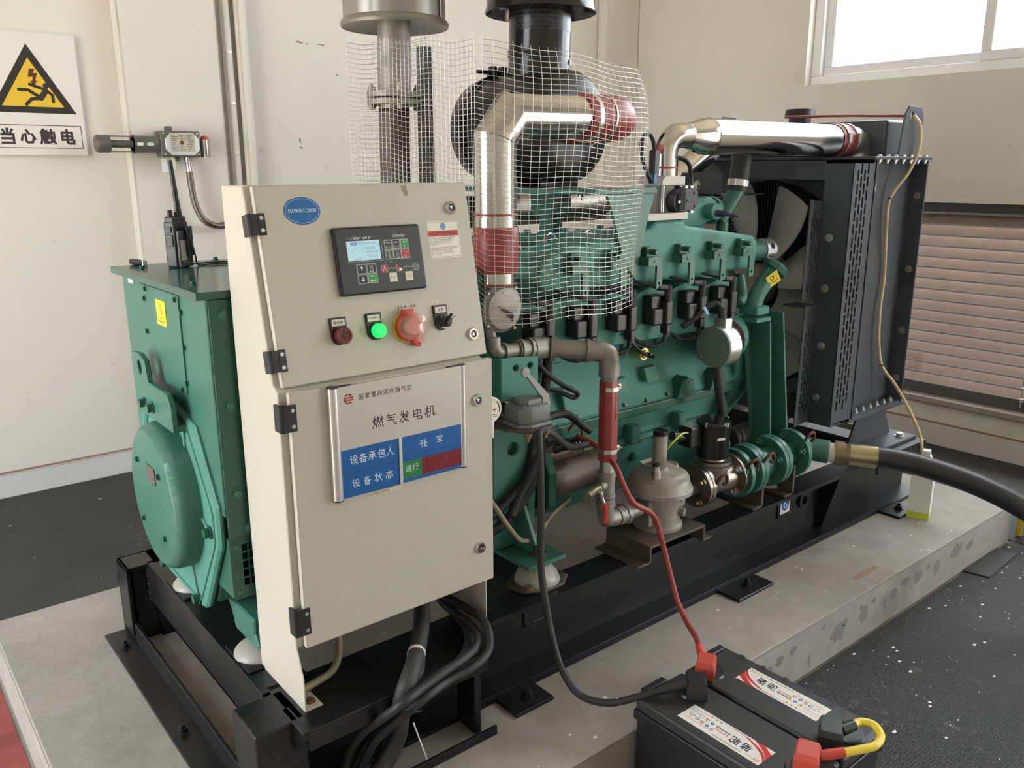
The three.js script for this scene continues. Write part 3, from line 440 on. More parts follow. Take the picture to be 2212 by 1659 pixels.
{ // two-way radio and a key fob on the lid
  const t = thing('walkie_talkie', 'black handheld radio standing on the alternator lid', 'radio', [0.715, 1.302, -2.24]);
  const q = (x, y, z) => { const a = 0.62; return [0.715 + x * Math.cos(a) + z * Math.sin(a), 1.302 + y, -2.24 - x * Math.sin(a) + z * Math.cos(a)]; };
  const place = (g) => g.rotateY(0.62).translate(0.715, 1.302, -2.24);
  part(t, 'body', place(mg([box(-0.028, 0.028, 0, 0.118, -0.017, 0.017, 0.006), box(-0.026, 0.026, 0.11, 0.130, -0.015, 0.015, 0.006)])), M.radio);
  part(t, 'battery_pack', place(box(-0.026, 0.026, 0.002, 0.095, 0.017, 0.026, 0.003)), M.plasticGrey);
  part(t, 'belt_clip', place(mg([box(-0.004, 0.018, 0.03, 0.105, 0.030, 0.036, 0.003), box(0.0, 0.014, 0.09, 0.105, 0.024, 0.034, 0.002)])), M.plastic);
  part(t, 'battery_label', place(sheet([-0.012, 0.045, 0.026], [1, 0, 0], [0, 1, 0], 0.022, 0.05, 0.0006)), std([0.42, 0.40, 0.33], 0.5));
  part(t, 'talk_key', place(mg([box(-0.031, -0.027, 0.055, 0.085, -0.010, 0.010, 0.002), box(-0.031, -0.027, 0.09, 0.105, -0.008, 0.008, 0.002)])), M.plasticGrey);
  part(t, 'knob', place(mg([cyl([-0.018, 0.128, 0], [-0.018, 0.146, 0], 0.007, 0.0065, 14), cyl([0, 0.128, 0.004], [0, 0.140, 0.004], 0.0055, 0.005, 14)])), M.plastic);
  part(t, 'antenna', place(mg([cyl([0.016, 0.125, 0], [0.013, 0.165, 0], 0.0095, 0.007, 16), cyl([0.013, 0.165, 0], [0.004, 0.262, 0], 0.007, 0.0052, 16), cyl([0.004, 0.255, 0], [0.003, 0.268, 0], 0.0062, 0.006, 16)])), M.plastic);
  for (let i = 0; i < 4; i++) part(t, 'contact', place(cyl([-0.012 + i * 0.010, 0.014, 0.026], [-0.012 + i * 0.010, 0.014, 0.0268], 0.0025, 0.0025, 10)), M.brass);
  part(t, 'wrist_strap', sweep([q(0.0, 0.115, 0.022), q(0.002, 0.07, 0.040), q(0.014, 0.03, 0.040), q(0.03, 0.004, 0.035), [0.80, 1.306, -2.235], [0.848, 1.306, -2.215], [0.868, 1.306, -2.235], [0.845, 1.306, -2.262], [0.79, 1.307, -2.262], q(0.035, 0.006, 0.02)], 0.0022, 90, 6), M.plastic);
}
{
  const t = thing('key_fob', 'small dark key fob with silver clip on the lid edge', 'key fob', [0.648, 1.302, -2.345]);
  part(t, 'case', cyl([0.638, 1.310, -2.385], [0.652, 1.310, -2.325], 0.008, 0.008, 14), M.plastic);
  part(t, 'clip', [box(0.646, 0.659, 1.302, 1.318, -2.336, -2.318, 0.003)], M.alu);
}

// ---------------------------------------------------------------- control cabinet
const PU = V(0, 0.38, -0.075).normalize(), PN = V(0, -PU.z, PU.y);
const onPanel = (g) => mg([g]).clone().applyMatrix4(new THREE.Matrix4().makeBasis(V(1, 0, 0), PU, PN).setPosition(0, 1.138, -1.525));
const panelPoint = (x, v, n) => V(x, 1.138, -1.525).addScaledVector(PU, v).addScaledVector(PN, n);
{
  const t = thing('control_cabinet', 'beige generator control cabinet with sloping panel on skid frame', 'cabinet', [0.9, 0.42, -1.6]);
  part(t, 'body', [exX([[-1.725, 0.5635], [-1.5225, 0.5635], [-1.5225, 1.122], [-1.5425, 1.134], [-1.617, 1.516], [-1.725, 1.516]], 0.648, 1.150, [], 0.002)], M.cab);
  part(t, 'side_leg', exX([[-1.725, 0.42], [-1.499, 0.42], [-1.499, 0.50], [-1.5225, 0.566], [-1.725, 0.566]], 0.648, 0.651, [], 0.0005), M.cab);
  part(t, 'side_leg', exX([[-1.725, 0.42], [-1.51, 0.42], [-1.505, 0.43], [-1.505, 0.566], [-1.725, 0.566]], 1.140, 1.143, [], 0.0005), M.cab);
  part(t, 'foot_flange', box(0.651, 0.69, 0.42, 0.423, -1.60, -1.499, 0.001), M.cab);
  part(t, 'foot_bolt', hex([0.672, 0.423, -1.525], [0, 1, 0], 0.009, 0.006), M.brassDull);
  // ------- upper door: the sloping instrument panel
  const up = part(t, 'upper_door', onPanel(box(0.661, 1.166, -0.008, 0.387, -0.0165, 0, 0.003)), M.cab, 'sloping instrument door');
  const iso = print(640, 450, (g) => { g.fillStyle = '#1c64a0'; g.fillRect(0, 0, 640, 450); g.strokeStyle = '#a9c9e2'; g.lineWidth = 7; g.beginPath(); g.ellipse(320, 225, 290, 198, 0, 0, 7); g.stroke(); txt(g, 'ISO9001:2000', 320, 248, 78, '#dbe8f2', 'serif', '', 'center'); });
  part(up, 'standard_sticker', onPanel(sheet([0.7565, 0.335, 0], [1, 0, 0], [0, 1, 0], 0.0785, 0.055, 0.0006, 1)), iso);
  part(up, 'paint_chip', onPanel(exZ([[0.992, 0.381], [1.006, 0.383], [1.009, 0.362], [1.002, 0.358]], -0.0004, 0.0004, [], 0)), std([0.30, 0.25, 0.18], 0.7));
  const ctl = part(up, 'controller', onPanel(box(0.8105, 1.0205, 0.157, 0.2975, -0.001, 0.011, 0.005)), M.plastic, 'dark grey digital controller with display and keys');
  const face = print(1040, 700, (g) => {
    g.fillStyle = '#33393a'; g.fillRect(0, 0, 1040, 700);
    txt(g, 'Inteli', 120, 114, 38, '#9aa2a4'); txt(g, 'Lite', 208, 114, 38, '#dfe3e4', 'sans-serif', 'bold'); txt(g, 'NT', 276, 96, 18, '#dfe3e4'); txt(g, 'AMF 20', 312, 114, 30, '#dfe3e4', 'sans-serif', 'bold'); txt(g, 'ComAp', 690, 112, 46, '#eceff0'); rr(g, 842, 84, 22, 26, 4, '#b8343a');
    rr(g, 112, 134, 428, 232, 10, null, '#8a8f8c', 8);
    rr(g, 570, 136, 318, 230, 12, '#7c817e'); rr(g, 190, 386, 250, 226, 12, '#7c817e');
    const key = (x, y, w, h, c) => rr(g, x, y, w, h, 8, c, '#c9cdc9', 4);
    key(582, 146, 88, 98, '#2a2f30'); key(684, 146, 88, 98, '#2a2f30'); key(786, 146, 92, 98, '#2f8a3e'); key(582, 258, 88, 98, '#2a2f30'); key(684, 258, 88, 98, '#2a2f30'); key(786, 258, 92, 98, '#a8262c');
    txt(g, 'Mode', 626, 180, 24, '#d8dcdc', 'sans-serif', '', 'center'); txt(g, 'Mode', 728, 180, 24, '#d8dcdc', 'sans-serif', '', 'center'); txt(g, 'Start', 832, 180, 26, '#d8f0dc', 'sans-serif', '', 'center'); txt(g, 'Stop', 832, 292, 26, '#f0d8d8', 'sans-serif', '', 'center'); txt(g, 'I', 832, 232, 40, '#fff', 'sans-serif', '', 'center'); txt(g, '0', 832, 346, 40, '#fff', 'sans-serif', '', 'center'); txt(g, '0 < 0', 626, 232, 32, '#e4e8e8', 'sans-serif', '', 'center'); txt(g, '0 > 0', 728, 232, 32, '#e4e8e8', 'sans-serif', '', 'center'); txt(g, 'Horn', 626, 284, 20, '#d8dcdc', 'sans-serif', '', 'center'); txt(g, 'reset', 626, 306, 20, '#d8dcdc', 'sans-serif', '', 'center'); txt(g, 'Fault', 728, 284, 20, '#d8dcdc', 'sans-serif', '', 'center'); txt(g, 'reset', 728, 306, 20, '#d8dcdc', 'sans-serif', '', 'center');
    g.strokeStyle = '#e4e8e8'; g.lineWidth = 4; g.beginPath(); g.arc(626, 332, 14, 0, 7); g.moveTo(604, 322); g.lineTo(648, 344); g.stroke(); g.strokeRect(712, 316, 32, 30);
    key(202, 398, 108, 98, '#2a2f30'); key(322, 398, 108, 98, '#2a2f30'); key(202, 508, 108, 96, '#2a2f30'); key(322, 508, 108, 96, '#2f8a3e');
    g.fillStyle = '#eceff0'; for (const [x, y, s] of [[256, 440, -1], [256, 560, 1]]) { g.beginPath(); g.moveTo(x, y + s * 26); g.lineTo(x - 22, y + s * 2); g.lineTo(x + 22, y + s * 2); g.fill(); g.fillRect(x - 5, y - 24, 10, 48); }
    txt(g, 'Page', 376, 428, 26, '#d8dcdc', 'sans-serif', '', 'center'); rr(g, 356, 440, 34, 40, 5, null, '#e4e8e8', 5); txt(g, 'Enter', 376, 538, 26, '#d8f0dc', 'sans-serif', '', 'center'); g.strokeStyle = '#fff'; g.lineWidth = 6; g.beginPath(); g.moveTo(408, 552); g.lineTo(408, 580); g.lineTo(350, 580); g.moveTo(364, 566); g.lineTo(348, 580); g.lineTo(364, 594); g.stroke();
    g.strokeStyle = '#d8dcdc'; g.lineWidth = 4; g.beginPath(); g.moveTo(580, 462); g.lineTo(616, 462); g.moveTo(620, 452); g.lineTo(650, 474); g.moveTo(650, 462); g.lineTo(730, 462); g.moveTo(780, 462); g.lineTo(826, 462); g.moveTo(826, 446); g.lineTo(858, 468); g.moveTo(858, 462); g.lineTo(912, 462); g.stroke();
    rr(g, 500, 424, 76, 78, 6, '#9c2a30', '#d8dcdc', 3); rr(g, 690, 424, 72, 78, 6, '#2a2f30', '#d8dcdc', 3); g.fillStyle = '#b03036'; g.fillRect(694, 428, 28, 70); g.fillStyle = '#e8e8e4'; g.fillRect(722, 466, 36, 32); rr(g, 906, 424, 74, 78, 10, '#2a2f30', '#d8dcdc', 4); g.beginPath(); g.arc(943, 463, 26, 0, 7); g.stroke(); txt(g, 'G', 943, 475, 32, '#d8dcdc', 'sans-serif', '', 'center');
    g.strokeStyle = '#e8d6d6'; g.lineWidth = 4; g.beginPath(); g.moveTo(538, 432); g.lineTo(520, 496); g.moveTo(538, 432); g.lineTo(556, 496); g.moveTo(518, 452); g.lineTo(558, 452); g.moveTo(518, 470); g.lineTo(558, 470); g.stroke();
    g.fillStyle = '#a9a24a'; for (const x of [560, 630]) { g.beginPath(); g.arc(x, 388, 7, 0, 7); g.fill(); }
    for (const x of [586, 794]) { rr(g, x, 514, 98, 104, 8, '#d8d2c4'); txt(g, 'I /', x + 18, 580, 36, '#3a3a3a'); txt(g, '0', x + 60, 580, 36, '#b0343a'); }
  }, 0.42);
  part(ctl, 'keypad_face', onPanel(sheet([0.9155, 0.2275, 0.011], [1, 0, 0], [0, 1, 0], 0.199, 0.130, 0.0006)), face);
  const lcd = print(420, 220, (g) => { g.fillStyle = '#a9cfdc'; g.fillRect(0, 0, 420, 220); g.fillStyle = '#6f93c4'; g.fillRect(50, 12, 88, 34); g.strokeStyle = '#7fa3bc'; g.lineWidth = 4; g.beginPath(); g.arc(110, 170, 80, 3.6, 5.8); g.moveTo(110, 170); g.lineTo(64, 110); g.moveTo(200, 56); g.lineTo(200, 210); g.stroke(); g.strokeStyle = '#7c9fc0'; g.lineWidth = 5; for (const [x, y, w] of [[160, 28, 20], [196, 28, 26], [240, 28, 70], [330, 28, 30], [230, 84, 46], [290, 84, 60], [230, 128, 90], [340, 128, 50], [250, 172, 40], [310, 172, 56], [90, 204, 70]]) { g.strokeRect(x, y - 10, w, 20); g.beginPath(); g.moveTo(x, y); g.lineTo(x + w, y); g.stroke(); } }, 0.3, { glow: 0.22 });
  part(ctl, 'display', onPanel(sheet([0.8755, 0.2475, 0.0116], [1, 0, 0], [0, 1, 0], 0.0775, 0.0405, 0.0006)), lcd, 'pale blue lit display');
  const lcdLight = new THREE.RectAreaLight(0xbfe4f0, 0.25, 0.075, 0.038); lcdLight.name = 'display_glow'; lcdLight.position.copy(panelPoint(0.8755, 0.2475, 0.0135)); lcdLight.lookAt(panelPoint(0.8755, 0.2475, 1)); scene.add(lcdLight);
  part(up, 'warning_label', onPanel(sheet([1.0875, 0.2605, 0], [1, 0, 0], [0, 1, 0], 0.084, 0.080, 0.0006)), print(640, 610, (g) => {
    g.fillStyle = '#e3ded2'; g.fillRect(0, 0, 640, 610); g.strokeStyle = '#4a453e'; g.lineWidth = 4; g.strokeRect(16, 16, 608, 578); g.fillStyle = '#2a74b8'; g.beginPath(); g.arc(330, 84, 56, 0, 7); g.fill(); g.strokeStyle = '#dfe8f0'; g.lineWidth = 6; g.strokeRect(300, 58, 30, 50); g.strokeRect(330, 58, 30, 50);
    g.fillStyle = '#c23a32'; g.fillRect(18, 150, 604, 96); txt(g, 'WARNING', 350, 226, 84, '#3a1a18', 'sans-serif', 'bold', 'center'); g.strokeStyle = '#3a1a18'; g.lineWidth = 7; g.beginPath(); g.moveTo(110, 168); g.lineTo(146, 228); g.lineTo(74, 228); g.closePath(); g.stroke();
    const L = [['Improper operation of this equipment', 1], ['Can cause serious injury or death.', 1], ["Read Operator's Manual supplied with", 0], ['this machine before operation or', 0], ['servicing.', 0], ['', 0], ['Modification or alteration of this machine', 1], ['Can cause serious injury or death.', 1], ['Do not alter or modify the machine', 0], ['without the express written consent of', 0], ['the manufacturer.', 0]];
    L.forEach(([s, b], i) => txt(g, s, 34, 280 + i * 28, 27, '#3a3630', 'sans-serif', b ? 'bold' : ''));
  }));
  const lock = (x, v, put, open) => { const l = part(up, 'cam_lock', put(mg([lathe([[0, 0.004], [0.0075, 0.004], [0.0085, 0.007], [0.0125, 0.007], [0.0145, 0.004], [0.015, 0]], [x, v, 0], [0, 0, 1], 28)])), M.chrome); part(l, 'lock_core', put(mg([cyl([x, v, 0.002], [x, v, 0.0052], 0.008, 0.008, 18)])), M.plastic); part(l, 'arrow_mark', put(exZ(open ? [[x - 0.004, v - 0.003], [x + 0.004, v - 0.003], [x, v + 0.005]] : [[x - 0.004, v + 0.004], [x, v - 0.004], [x + 0.004, v + 0.004]], 0.005, 0.0056, [], 0)), M.alu); };
  lock(1.115, 0.330, onPanel, false); lock(1.131, 0.042, onPanel, true);
  const holder = (x, lab) => {
    const s = new THREE.Shape(); s.moveTo(x - 0.0185, 0.117); s.lineTo(x + 0.0185, 0.117); s.lineTo(x + 0.0185, 0.079); s.absarc(x, 0.079, 0.0185, 0, Math.PI, true); s.closePath();
    const p = part(up, 'label_holder', onPanel(ext(s, 0.005, [], 0.001)), M.plastic);
    part(p, 'label', onPanel(sheet([x, 0.1065, 0.005], [1, 0, 0], [0, 1, 0], 0.029, 0.0135, 0.0005)), print(220, 104, (g) => { g.fillStyle = '#d6d0bf'; g.fillRect(0, 0, 220, 104); const k = Math.min(56, 190 / lab.length); han(g, lab, 110 - lab.length * k / 2, 26, k * 0.9, k * 0.1, '#4a463c', 11); }));
    return p;
  };
  { const p = holder(0.797, '蜂鸣器'); part(p, 'buzzer', onPanel(mg([lathe([[0.018, 0.005], [0.018, 0.018], [0.0165, 0.021], [0.012, 0.021], [0.012, 0.019], [0.0035, 0.019], [0.0035, 0.0205], [0, 0.0205]], [0.8005, 0.079, 0], [0, 0, 1], 32), ...[0, 1, 2].map((i) => box(0.8005 - 0.001, 0.8005 + 0.001, 0.066, 0.092, 0.0185, 0.0205, 0).translate(-0.8005, -0.079, 0).rotateZ(i * Math.PI / 3).translate(0.8005, 0.079, 0))])), M.buzzer, 'dark red buzzer'); }
  { const p = holder(0.880, '市电指示'); const lens = part(p, 'lamp_lens', onPanel(mg([lathe([[0.0155, 0.006], [0.0150, 0.020], [0.0130, 0.0225], [0, 0.0225]], [0.8835, 0.079, 0], [0, 0, 1], 30)])), M.lampGreen, 'lit green pilot lamp'); part(p, 'lamp_bezel', onPanel(lathe([[0.0155, 0.005], [0.018, 0.005], [0.018, 0.009], [0.0155, 0.009]], [0.8835, 0.079, 0], [0, 0, 1], 30)), M.plastic);
    const l = new THREE.PointLight(0x20ff50, 0.0007); l.name = 'pilot_lamp_light'; l.position.copy(panelPoint(0.8835, 0.079, 0.030)); l.castShadow = true; scene.add(l); }
  { const p = part(up, 'emergency_stop', onPanel(mg([lathe([[0.0315, 0], [0.0335, 0.002], [0.0335, 0.004], [0.030, 0.004]], [0.958, 0.078, 0], [0, 0, 1], 36)])), M.yellow, 'red emergency stop under a clear cover');
    part(p, 'stop_base', onPanel(mg([lathe([[0.0305, 0.002], [0.0305, 0.014], [0.026, 0.016], [0.018, 0.016]], [0.958, 0.078, 0], [0, 0, 1], 36), box(0.946, 0.972, 0.104, 0.116, 0.004, 0.020, 0.002), exZ([[0.958, 0.052], [0.974, 0.050], [0.983, 0.038], [0.978, 0.033], [0.968, 0.036]], 0.004, 0.016, [hole(0.9765, 0.0405, 0.003)], 0.001)])), M.estop);
    part(p, 'stop_button', onPanel(lathe([[0.012, 0.014], [0.012, 0.024], [0.020, 0.026], [0.0205, 0.032], [0.018, 0.036], [0, 0.037]], [0.958, 0.078, 0], [0, 0, 1], 32)), M.estopTop);
    part(p, 'clear_cover', onPanel(mg([lathe([[0.0295, 0.014], [0.0285, 0.044], [0.026, 0.046], [0, 0.046]], [0.9585, 0.078, 0], [0, 0, 1], 40), box(0.950, 0.968, 0.104, 0.112, 0.014, 0.040, 0.002), box(0.974, 0.982, 0.040, 0.052, 0.018, 0.040, 0.002)])), M.clear);
    part(up, 'stop_label', onPanel(sheet([0.9665, 0.122, 0], [1, 0, 0], [0, 1, 0], 0.054, 0.0115, 0.0005)), print(440, 96, (g) => { g.fillStyle = '#cfc8b6'; g.fillRect(0, 0, 440, 96); g.strokeStyle = '#6b6558'; g.lineWidth = 4; g.strokeRect(4, 4, 432, 88); han(g, '紧急停止按钮', 20, 18, 60, 7, '#3c372f', 12); })); }
  { const p = holder(1.0495, '电源'); part(p, 'switch_ring', onPanel(lathe([[0.0, 0.008], [0.013, 0.008], [0.0155, 0.008], [0.0165, 0.005], [0.0165, 0.004]], [1.0535, 0.079, 0], [0, 0, 1], 30)), M.chrome);
    const k = part(p, 'switch_knob', onPanel(mg([lathe([[0.0135, 0.006], [0.013, 0.020], [0.011, 0.022], [0, 0.022]], [1.0535, 0.079, 0], [0, 0, 1], 28), box(-0.0045, 0.0045, -0.012, 0.0165, 0.018, 0.030, 0.002).rotateZ(-0.75).translate(1.0555, 0.081, 0)])), M.plastic); part(k, 'pointer_line', onPanel(box(-0.001, 0.001, 0.006, 0.016, 0.0297, 0.0305, 0).rotateZ(-0.75).translate(1.0555, 0.081, 0)), M.white); }
  for (const x of [1.034, 1.047]) part(up, 'glue_mark', onPanel(sheet([x, 0.125, 0], [1, 0, 0], [0, 1, 0], 0.008, 0.010, 0.0003)), M.glue);
  const hinge = (g) => { const h = part(t, 'hinge', g, M.plastic); return h; };
  for (const [v0, v1] of [[0.291, 0.333], [0.024, 0.068]]) { const h = hinge(onPanel(mg([box(0.641, 0.6475, v0, v1, -0.026, 0.001, 0.001), box(0.6475, 0.6605, v0 + 0.001, v1 - 0.001, -0.004, 0.0035, 0.001), cyl([0.6475, v0, -0.002], [0.6475, v1, -0.002], 0.0055, 0.0055, 12), box(0.6605, 0.676, v0, v1, -0.002, 0.004, 0.001)]))); for (const v of [v0 + 0.009, v1 - 0.009]) part(h, 'screw', onPanel(cyl([0.668, v, 0.004], [0.668, v, 0.0048], 0.004, 0.004, 12)), M.zinc); }
  const onDoor = (g) => mg([g]).clone().translate(0, 0, -1.505);
  // ------- lower door
  const low = part(t, 'lower_door', box(0.664, 1.166, 0.5635, 1.1225, -1.5215, -1.505, 0.003), M.cab, 'flat lower door');
  for (const [y0, y1] of [[1.045, 1.100], [0.598, 0.658]]) { const h = hinge(onDoor(mg([box(0.641, 0.6475, y0, y1, -0.026, 0.001, 0.001), cyl([0.6475, y0, -0.002], [0.6475, y1, -0.002], 0.0055, 0.0055, 12), box(0.6475, 0.676, y0, y1, -0.002, 0.004, 0.001)]))); for (const y of [y0 + 0.011, y1 - 0.011]) part(h, 'screw', onDoor(cyl([0.668, y, 0.004], [0.668, y, 0.0048], 0.004, 0.004, 12)), M.zinc); }
  const lock2 = (x, y, o) => { const l = part(low, 'cam_lock', onDoor(lathe([[0, 0.004], [0.0075, 0.004], [0.0085, 0.007], [0.0125, 0.007], [0.0145, 0.004], [0.015, 0]], [x, y, 0], [0, 0, 1], 28)), M.chrome); part(l, 'lock_core', onDoor(cyl([x, y, 0.002], [x, y, 0.0052], 0.008, 0.008, 18)), M.plastic); part(l, 'arrow_mark', onDoor(exZ(o ? [[x - 0.004, y - 0.003], [x + 0.004, y - 0.003], [x, y + 0.005]] : [[x - 0.004, y + 0.004], [x, y - 0.004], [x + 0.004, y + 0.004]], 0.005, 0.0056, [], 0)), M.alu); };
  lock2(1.121, 1.030, false); lock2(1.124, 0.659, true);
  part(low, 'manual_sticker', onDoor(sheet([0.872, 0.876, 0], [1, 0, 0], [0, 1, 0], 0.085, 0.022, 0.0005)), print(560, 144, (g) => { g.fillStyle = '#cdc4ad'; g.fillRect(0, 0, 560, 144); txt(g, 'Read supplied with equipment before', 14, 84, 30, '#4a453e', 'sans-serif', 'bold'); txt(g, 'operating or servicing.', 14, 122, 30, '#4a453e', 'sans-serif', 'bold'); }));
}
{ // status board clipped on the lower door
  const t = thing('status_board', 'aluminium equipment status board with blue panels on lower cabinet door', 'sign', [0.912, 0.8785, -1.504]);
  part(t, 'backing', box(0.752, 1.075, 0.8800, 1.1205, -1.5048, -1.4965, 0.001), M.alu);
  part(t, 'edge_profile', cyl([0.7535, 0.8800, -1.4985], [0.7535, 1.1205, -1.4985], 0.0115, 0.0115, 24).scale(1, 1, 1), M.alu);
  part(t, 'edge_profile', cyl([1.0765, 0.8800, -1.5005], [1.0765, 1.1205, -1.5005], 0.0075, 0.0075, 24), M.alu);
  for (const [x, r, z] of [[0.7535, 0.0118, -1.4985], [1.0765, 0.0078, -1.5005]]) for (const y of [0.8780, 1.1205]) part(t, 'end_cap', cyl([x, y, z], [x, y + 0.0022, z], r, r, 24), M.plastic);
  for (const [x0, x1] of [[0.757, 0.795], [1.034, 1.073]]) part(t, 'end_cap', box(x0, x1, 1.1205, 1.1228, -1.503, -1.4945, 0.0005), M.plastic);
  const face = print(1220, 970, (g) => {
    const gr = '#c2beb6'; g.fillStyle = gr; g.fillRect(0, 0, 1220, 970);
    g.fillStyle = '#9c2c3c'; g.beginPath(); g.arc(90, 112, 45, 0, 7); g.fill(); g.fillStyle = gr; for (const [x, y, w] of [[50, 88, 90], [70, 108, 70], [40, 108, 22], [60, 130, 80]]) g.fillRect(x, y, w, 7); g.strokeStyle = gr; g.lineWidth = 7; g.beginPath(); g.arc(134, 112, 56, 2.2, 4.1); g.stroke();
    han(g, '国家管网滨州输气站', 182, 84, 52, 7, '#302e2c', 8); han(g, '燃气发电机', 300, 306, 112, 20, '#1c1b1a', 7.5);
    g.fillStyle = '#1f5fa2'; g.fillRect(0, 546, 556, 424); g.fillRect(586, 546, 634, 424); g.fillStyle = '#174a82'; g.fillRect(0, 752, 556, 6); g.fillRect(586, 578, 634, 5); g.fillRect(586, 722, 634, 6); g.fillRect(586, 756, 634, 4); g.fillRect(0, 546, 4, 424);
    g.fillStyle = '#cfccc6'; g.fillRect(556, 546, 30, 424);
    han(g, '设备承包人', 72, 604, 82, 6, '#dfe5ea', 8); han(g, '设备状态', 84, 816, 78, 30, '#dfe5ea', 8); han(g, '张', 770, 606, 78, 0, '#dfe5ea', 8); han(g, '军', 940, 606, 78, 0, '#dfe5ea', 8);
    g.fillStyle = '#2f7d4c'; g.fillRect(588, 778, 198, 158); g.fillStyle = '#7a1f2b'; g.fillRect(786, 778, 434, 158); g.fillStyle = '#5c141f'; g.fillRect(832, 778, 7, 158); g.fillStyle = '#b9a0a4'; g.fillRect(1050, 790, 2, 60); han(g, '运行', 612, 812, 66, 6, '#dfe8e2', 8);
  }, 0.34, { metalness: 0.25 });
  part(t, 'printed_face', sheet([0.9165, 0.99995, -1.4965], [1, 0, 0], [0, 1, 0], 0.303, 0.2405, 0.0006), face);
  part(t, 'divider_rail', box(0.9015, 0.9095, 0.8800, 0.9865, -1.4962, -1.4935, 0.0008), M.alu);
}

// ---------------------------------------------------------------- more shape helpers
function loft(rings, caps = true, crease = 0.6) {          // rings of equal length, world points
  const pos = [], idx = [], m = rings[0].length; rings.forEach((r) => r.forEach((p) => pos.push(...(p.isVector3 ? p.toArray() : p))));
  for (let i = 0; i + 1 < rings.length; i++) for (let j = 0; j < m; j++) { const a = i * m + j, b = i * m + (j + 1) % m; idx.push(a, b, a + m, b, b + m, a + m); }
  if (caps) for (const [k, s] of [[0, 1], [rings.length - 1, -1]]) for (let j = 1; j + 1 < m; j++) s > 0 ? idx.push(k * m, k * m + j + 1, k * m + j) : idx.push(k * m, k * m + j, k * m + j + 1);
  const g = new THREE.BufferGeometry(); g.setAttribute('position', new THREE.Float32BufferAttribute(pos, 3)); g.setIndex(idx);
  let n = g.toNonIndexed(); n.computeVertexNormals(); return clean(toCreasedNormals(n, crease));
}
function miter(pts, r, m = 28) {
  pts = pts.map(A3); const rings = []; let N = null;
  for (let i = 0; i < pts.length; i++) {
    const din = i ? pts[i].clone().sub(pts[i - 1]).normalize() : pts[1].clone().sub(pts[0]).normalize(), dout = i + 1 < pts.length ? pts[i + 1].clone().sub(pts[i]).normalize() : din, nrm = din.clone().add(dout).normalize();
    if (!N) { N = Math.abs(din.y) < 0.9 ? V(0, 1, 0) : V(0, 0, 1); N.sub(din.clone().multiplyScalar(N.dot(din))).normalize(); }
    else if (rings.length) { const prev = i > 1 ? pts[i - 1].clone().sub(pts[i - 2]).normalize() : din; N.applyQuaternion(new THREE.Quaternion().setFromUnitVectors(prev, din)); }
    const B = din.clone().cross(N), ring = [];
    for (let j = 0; j < m; j++) { const a = j / m * Math.PI * 2, o = N.clone().multiplyScalar(Math.cos(a) * r).addScaledVector(B, Math.sin(a) * r); ring.push(pts[i].clone().add(o).addScaledVector(din, -o.dot(nrm) / din.dot(nrm))); }
    rings.push(ring);
  }
  return loft(rings, true, 0.4);
}
const ring = (a, d, r, R, h, n = 32) => lathe([[r, 0], [R, 0], [R, h], [r, h], [r, 0]], a, d, n);
const lerp3 = (a, b, t) => [a[0] + (b[0] - a[0]) * t, a[1] + (b[1] - a[1]) * t, a[2] + (b[2] - a[2]) * t];

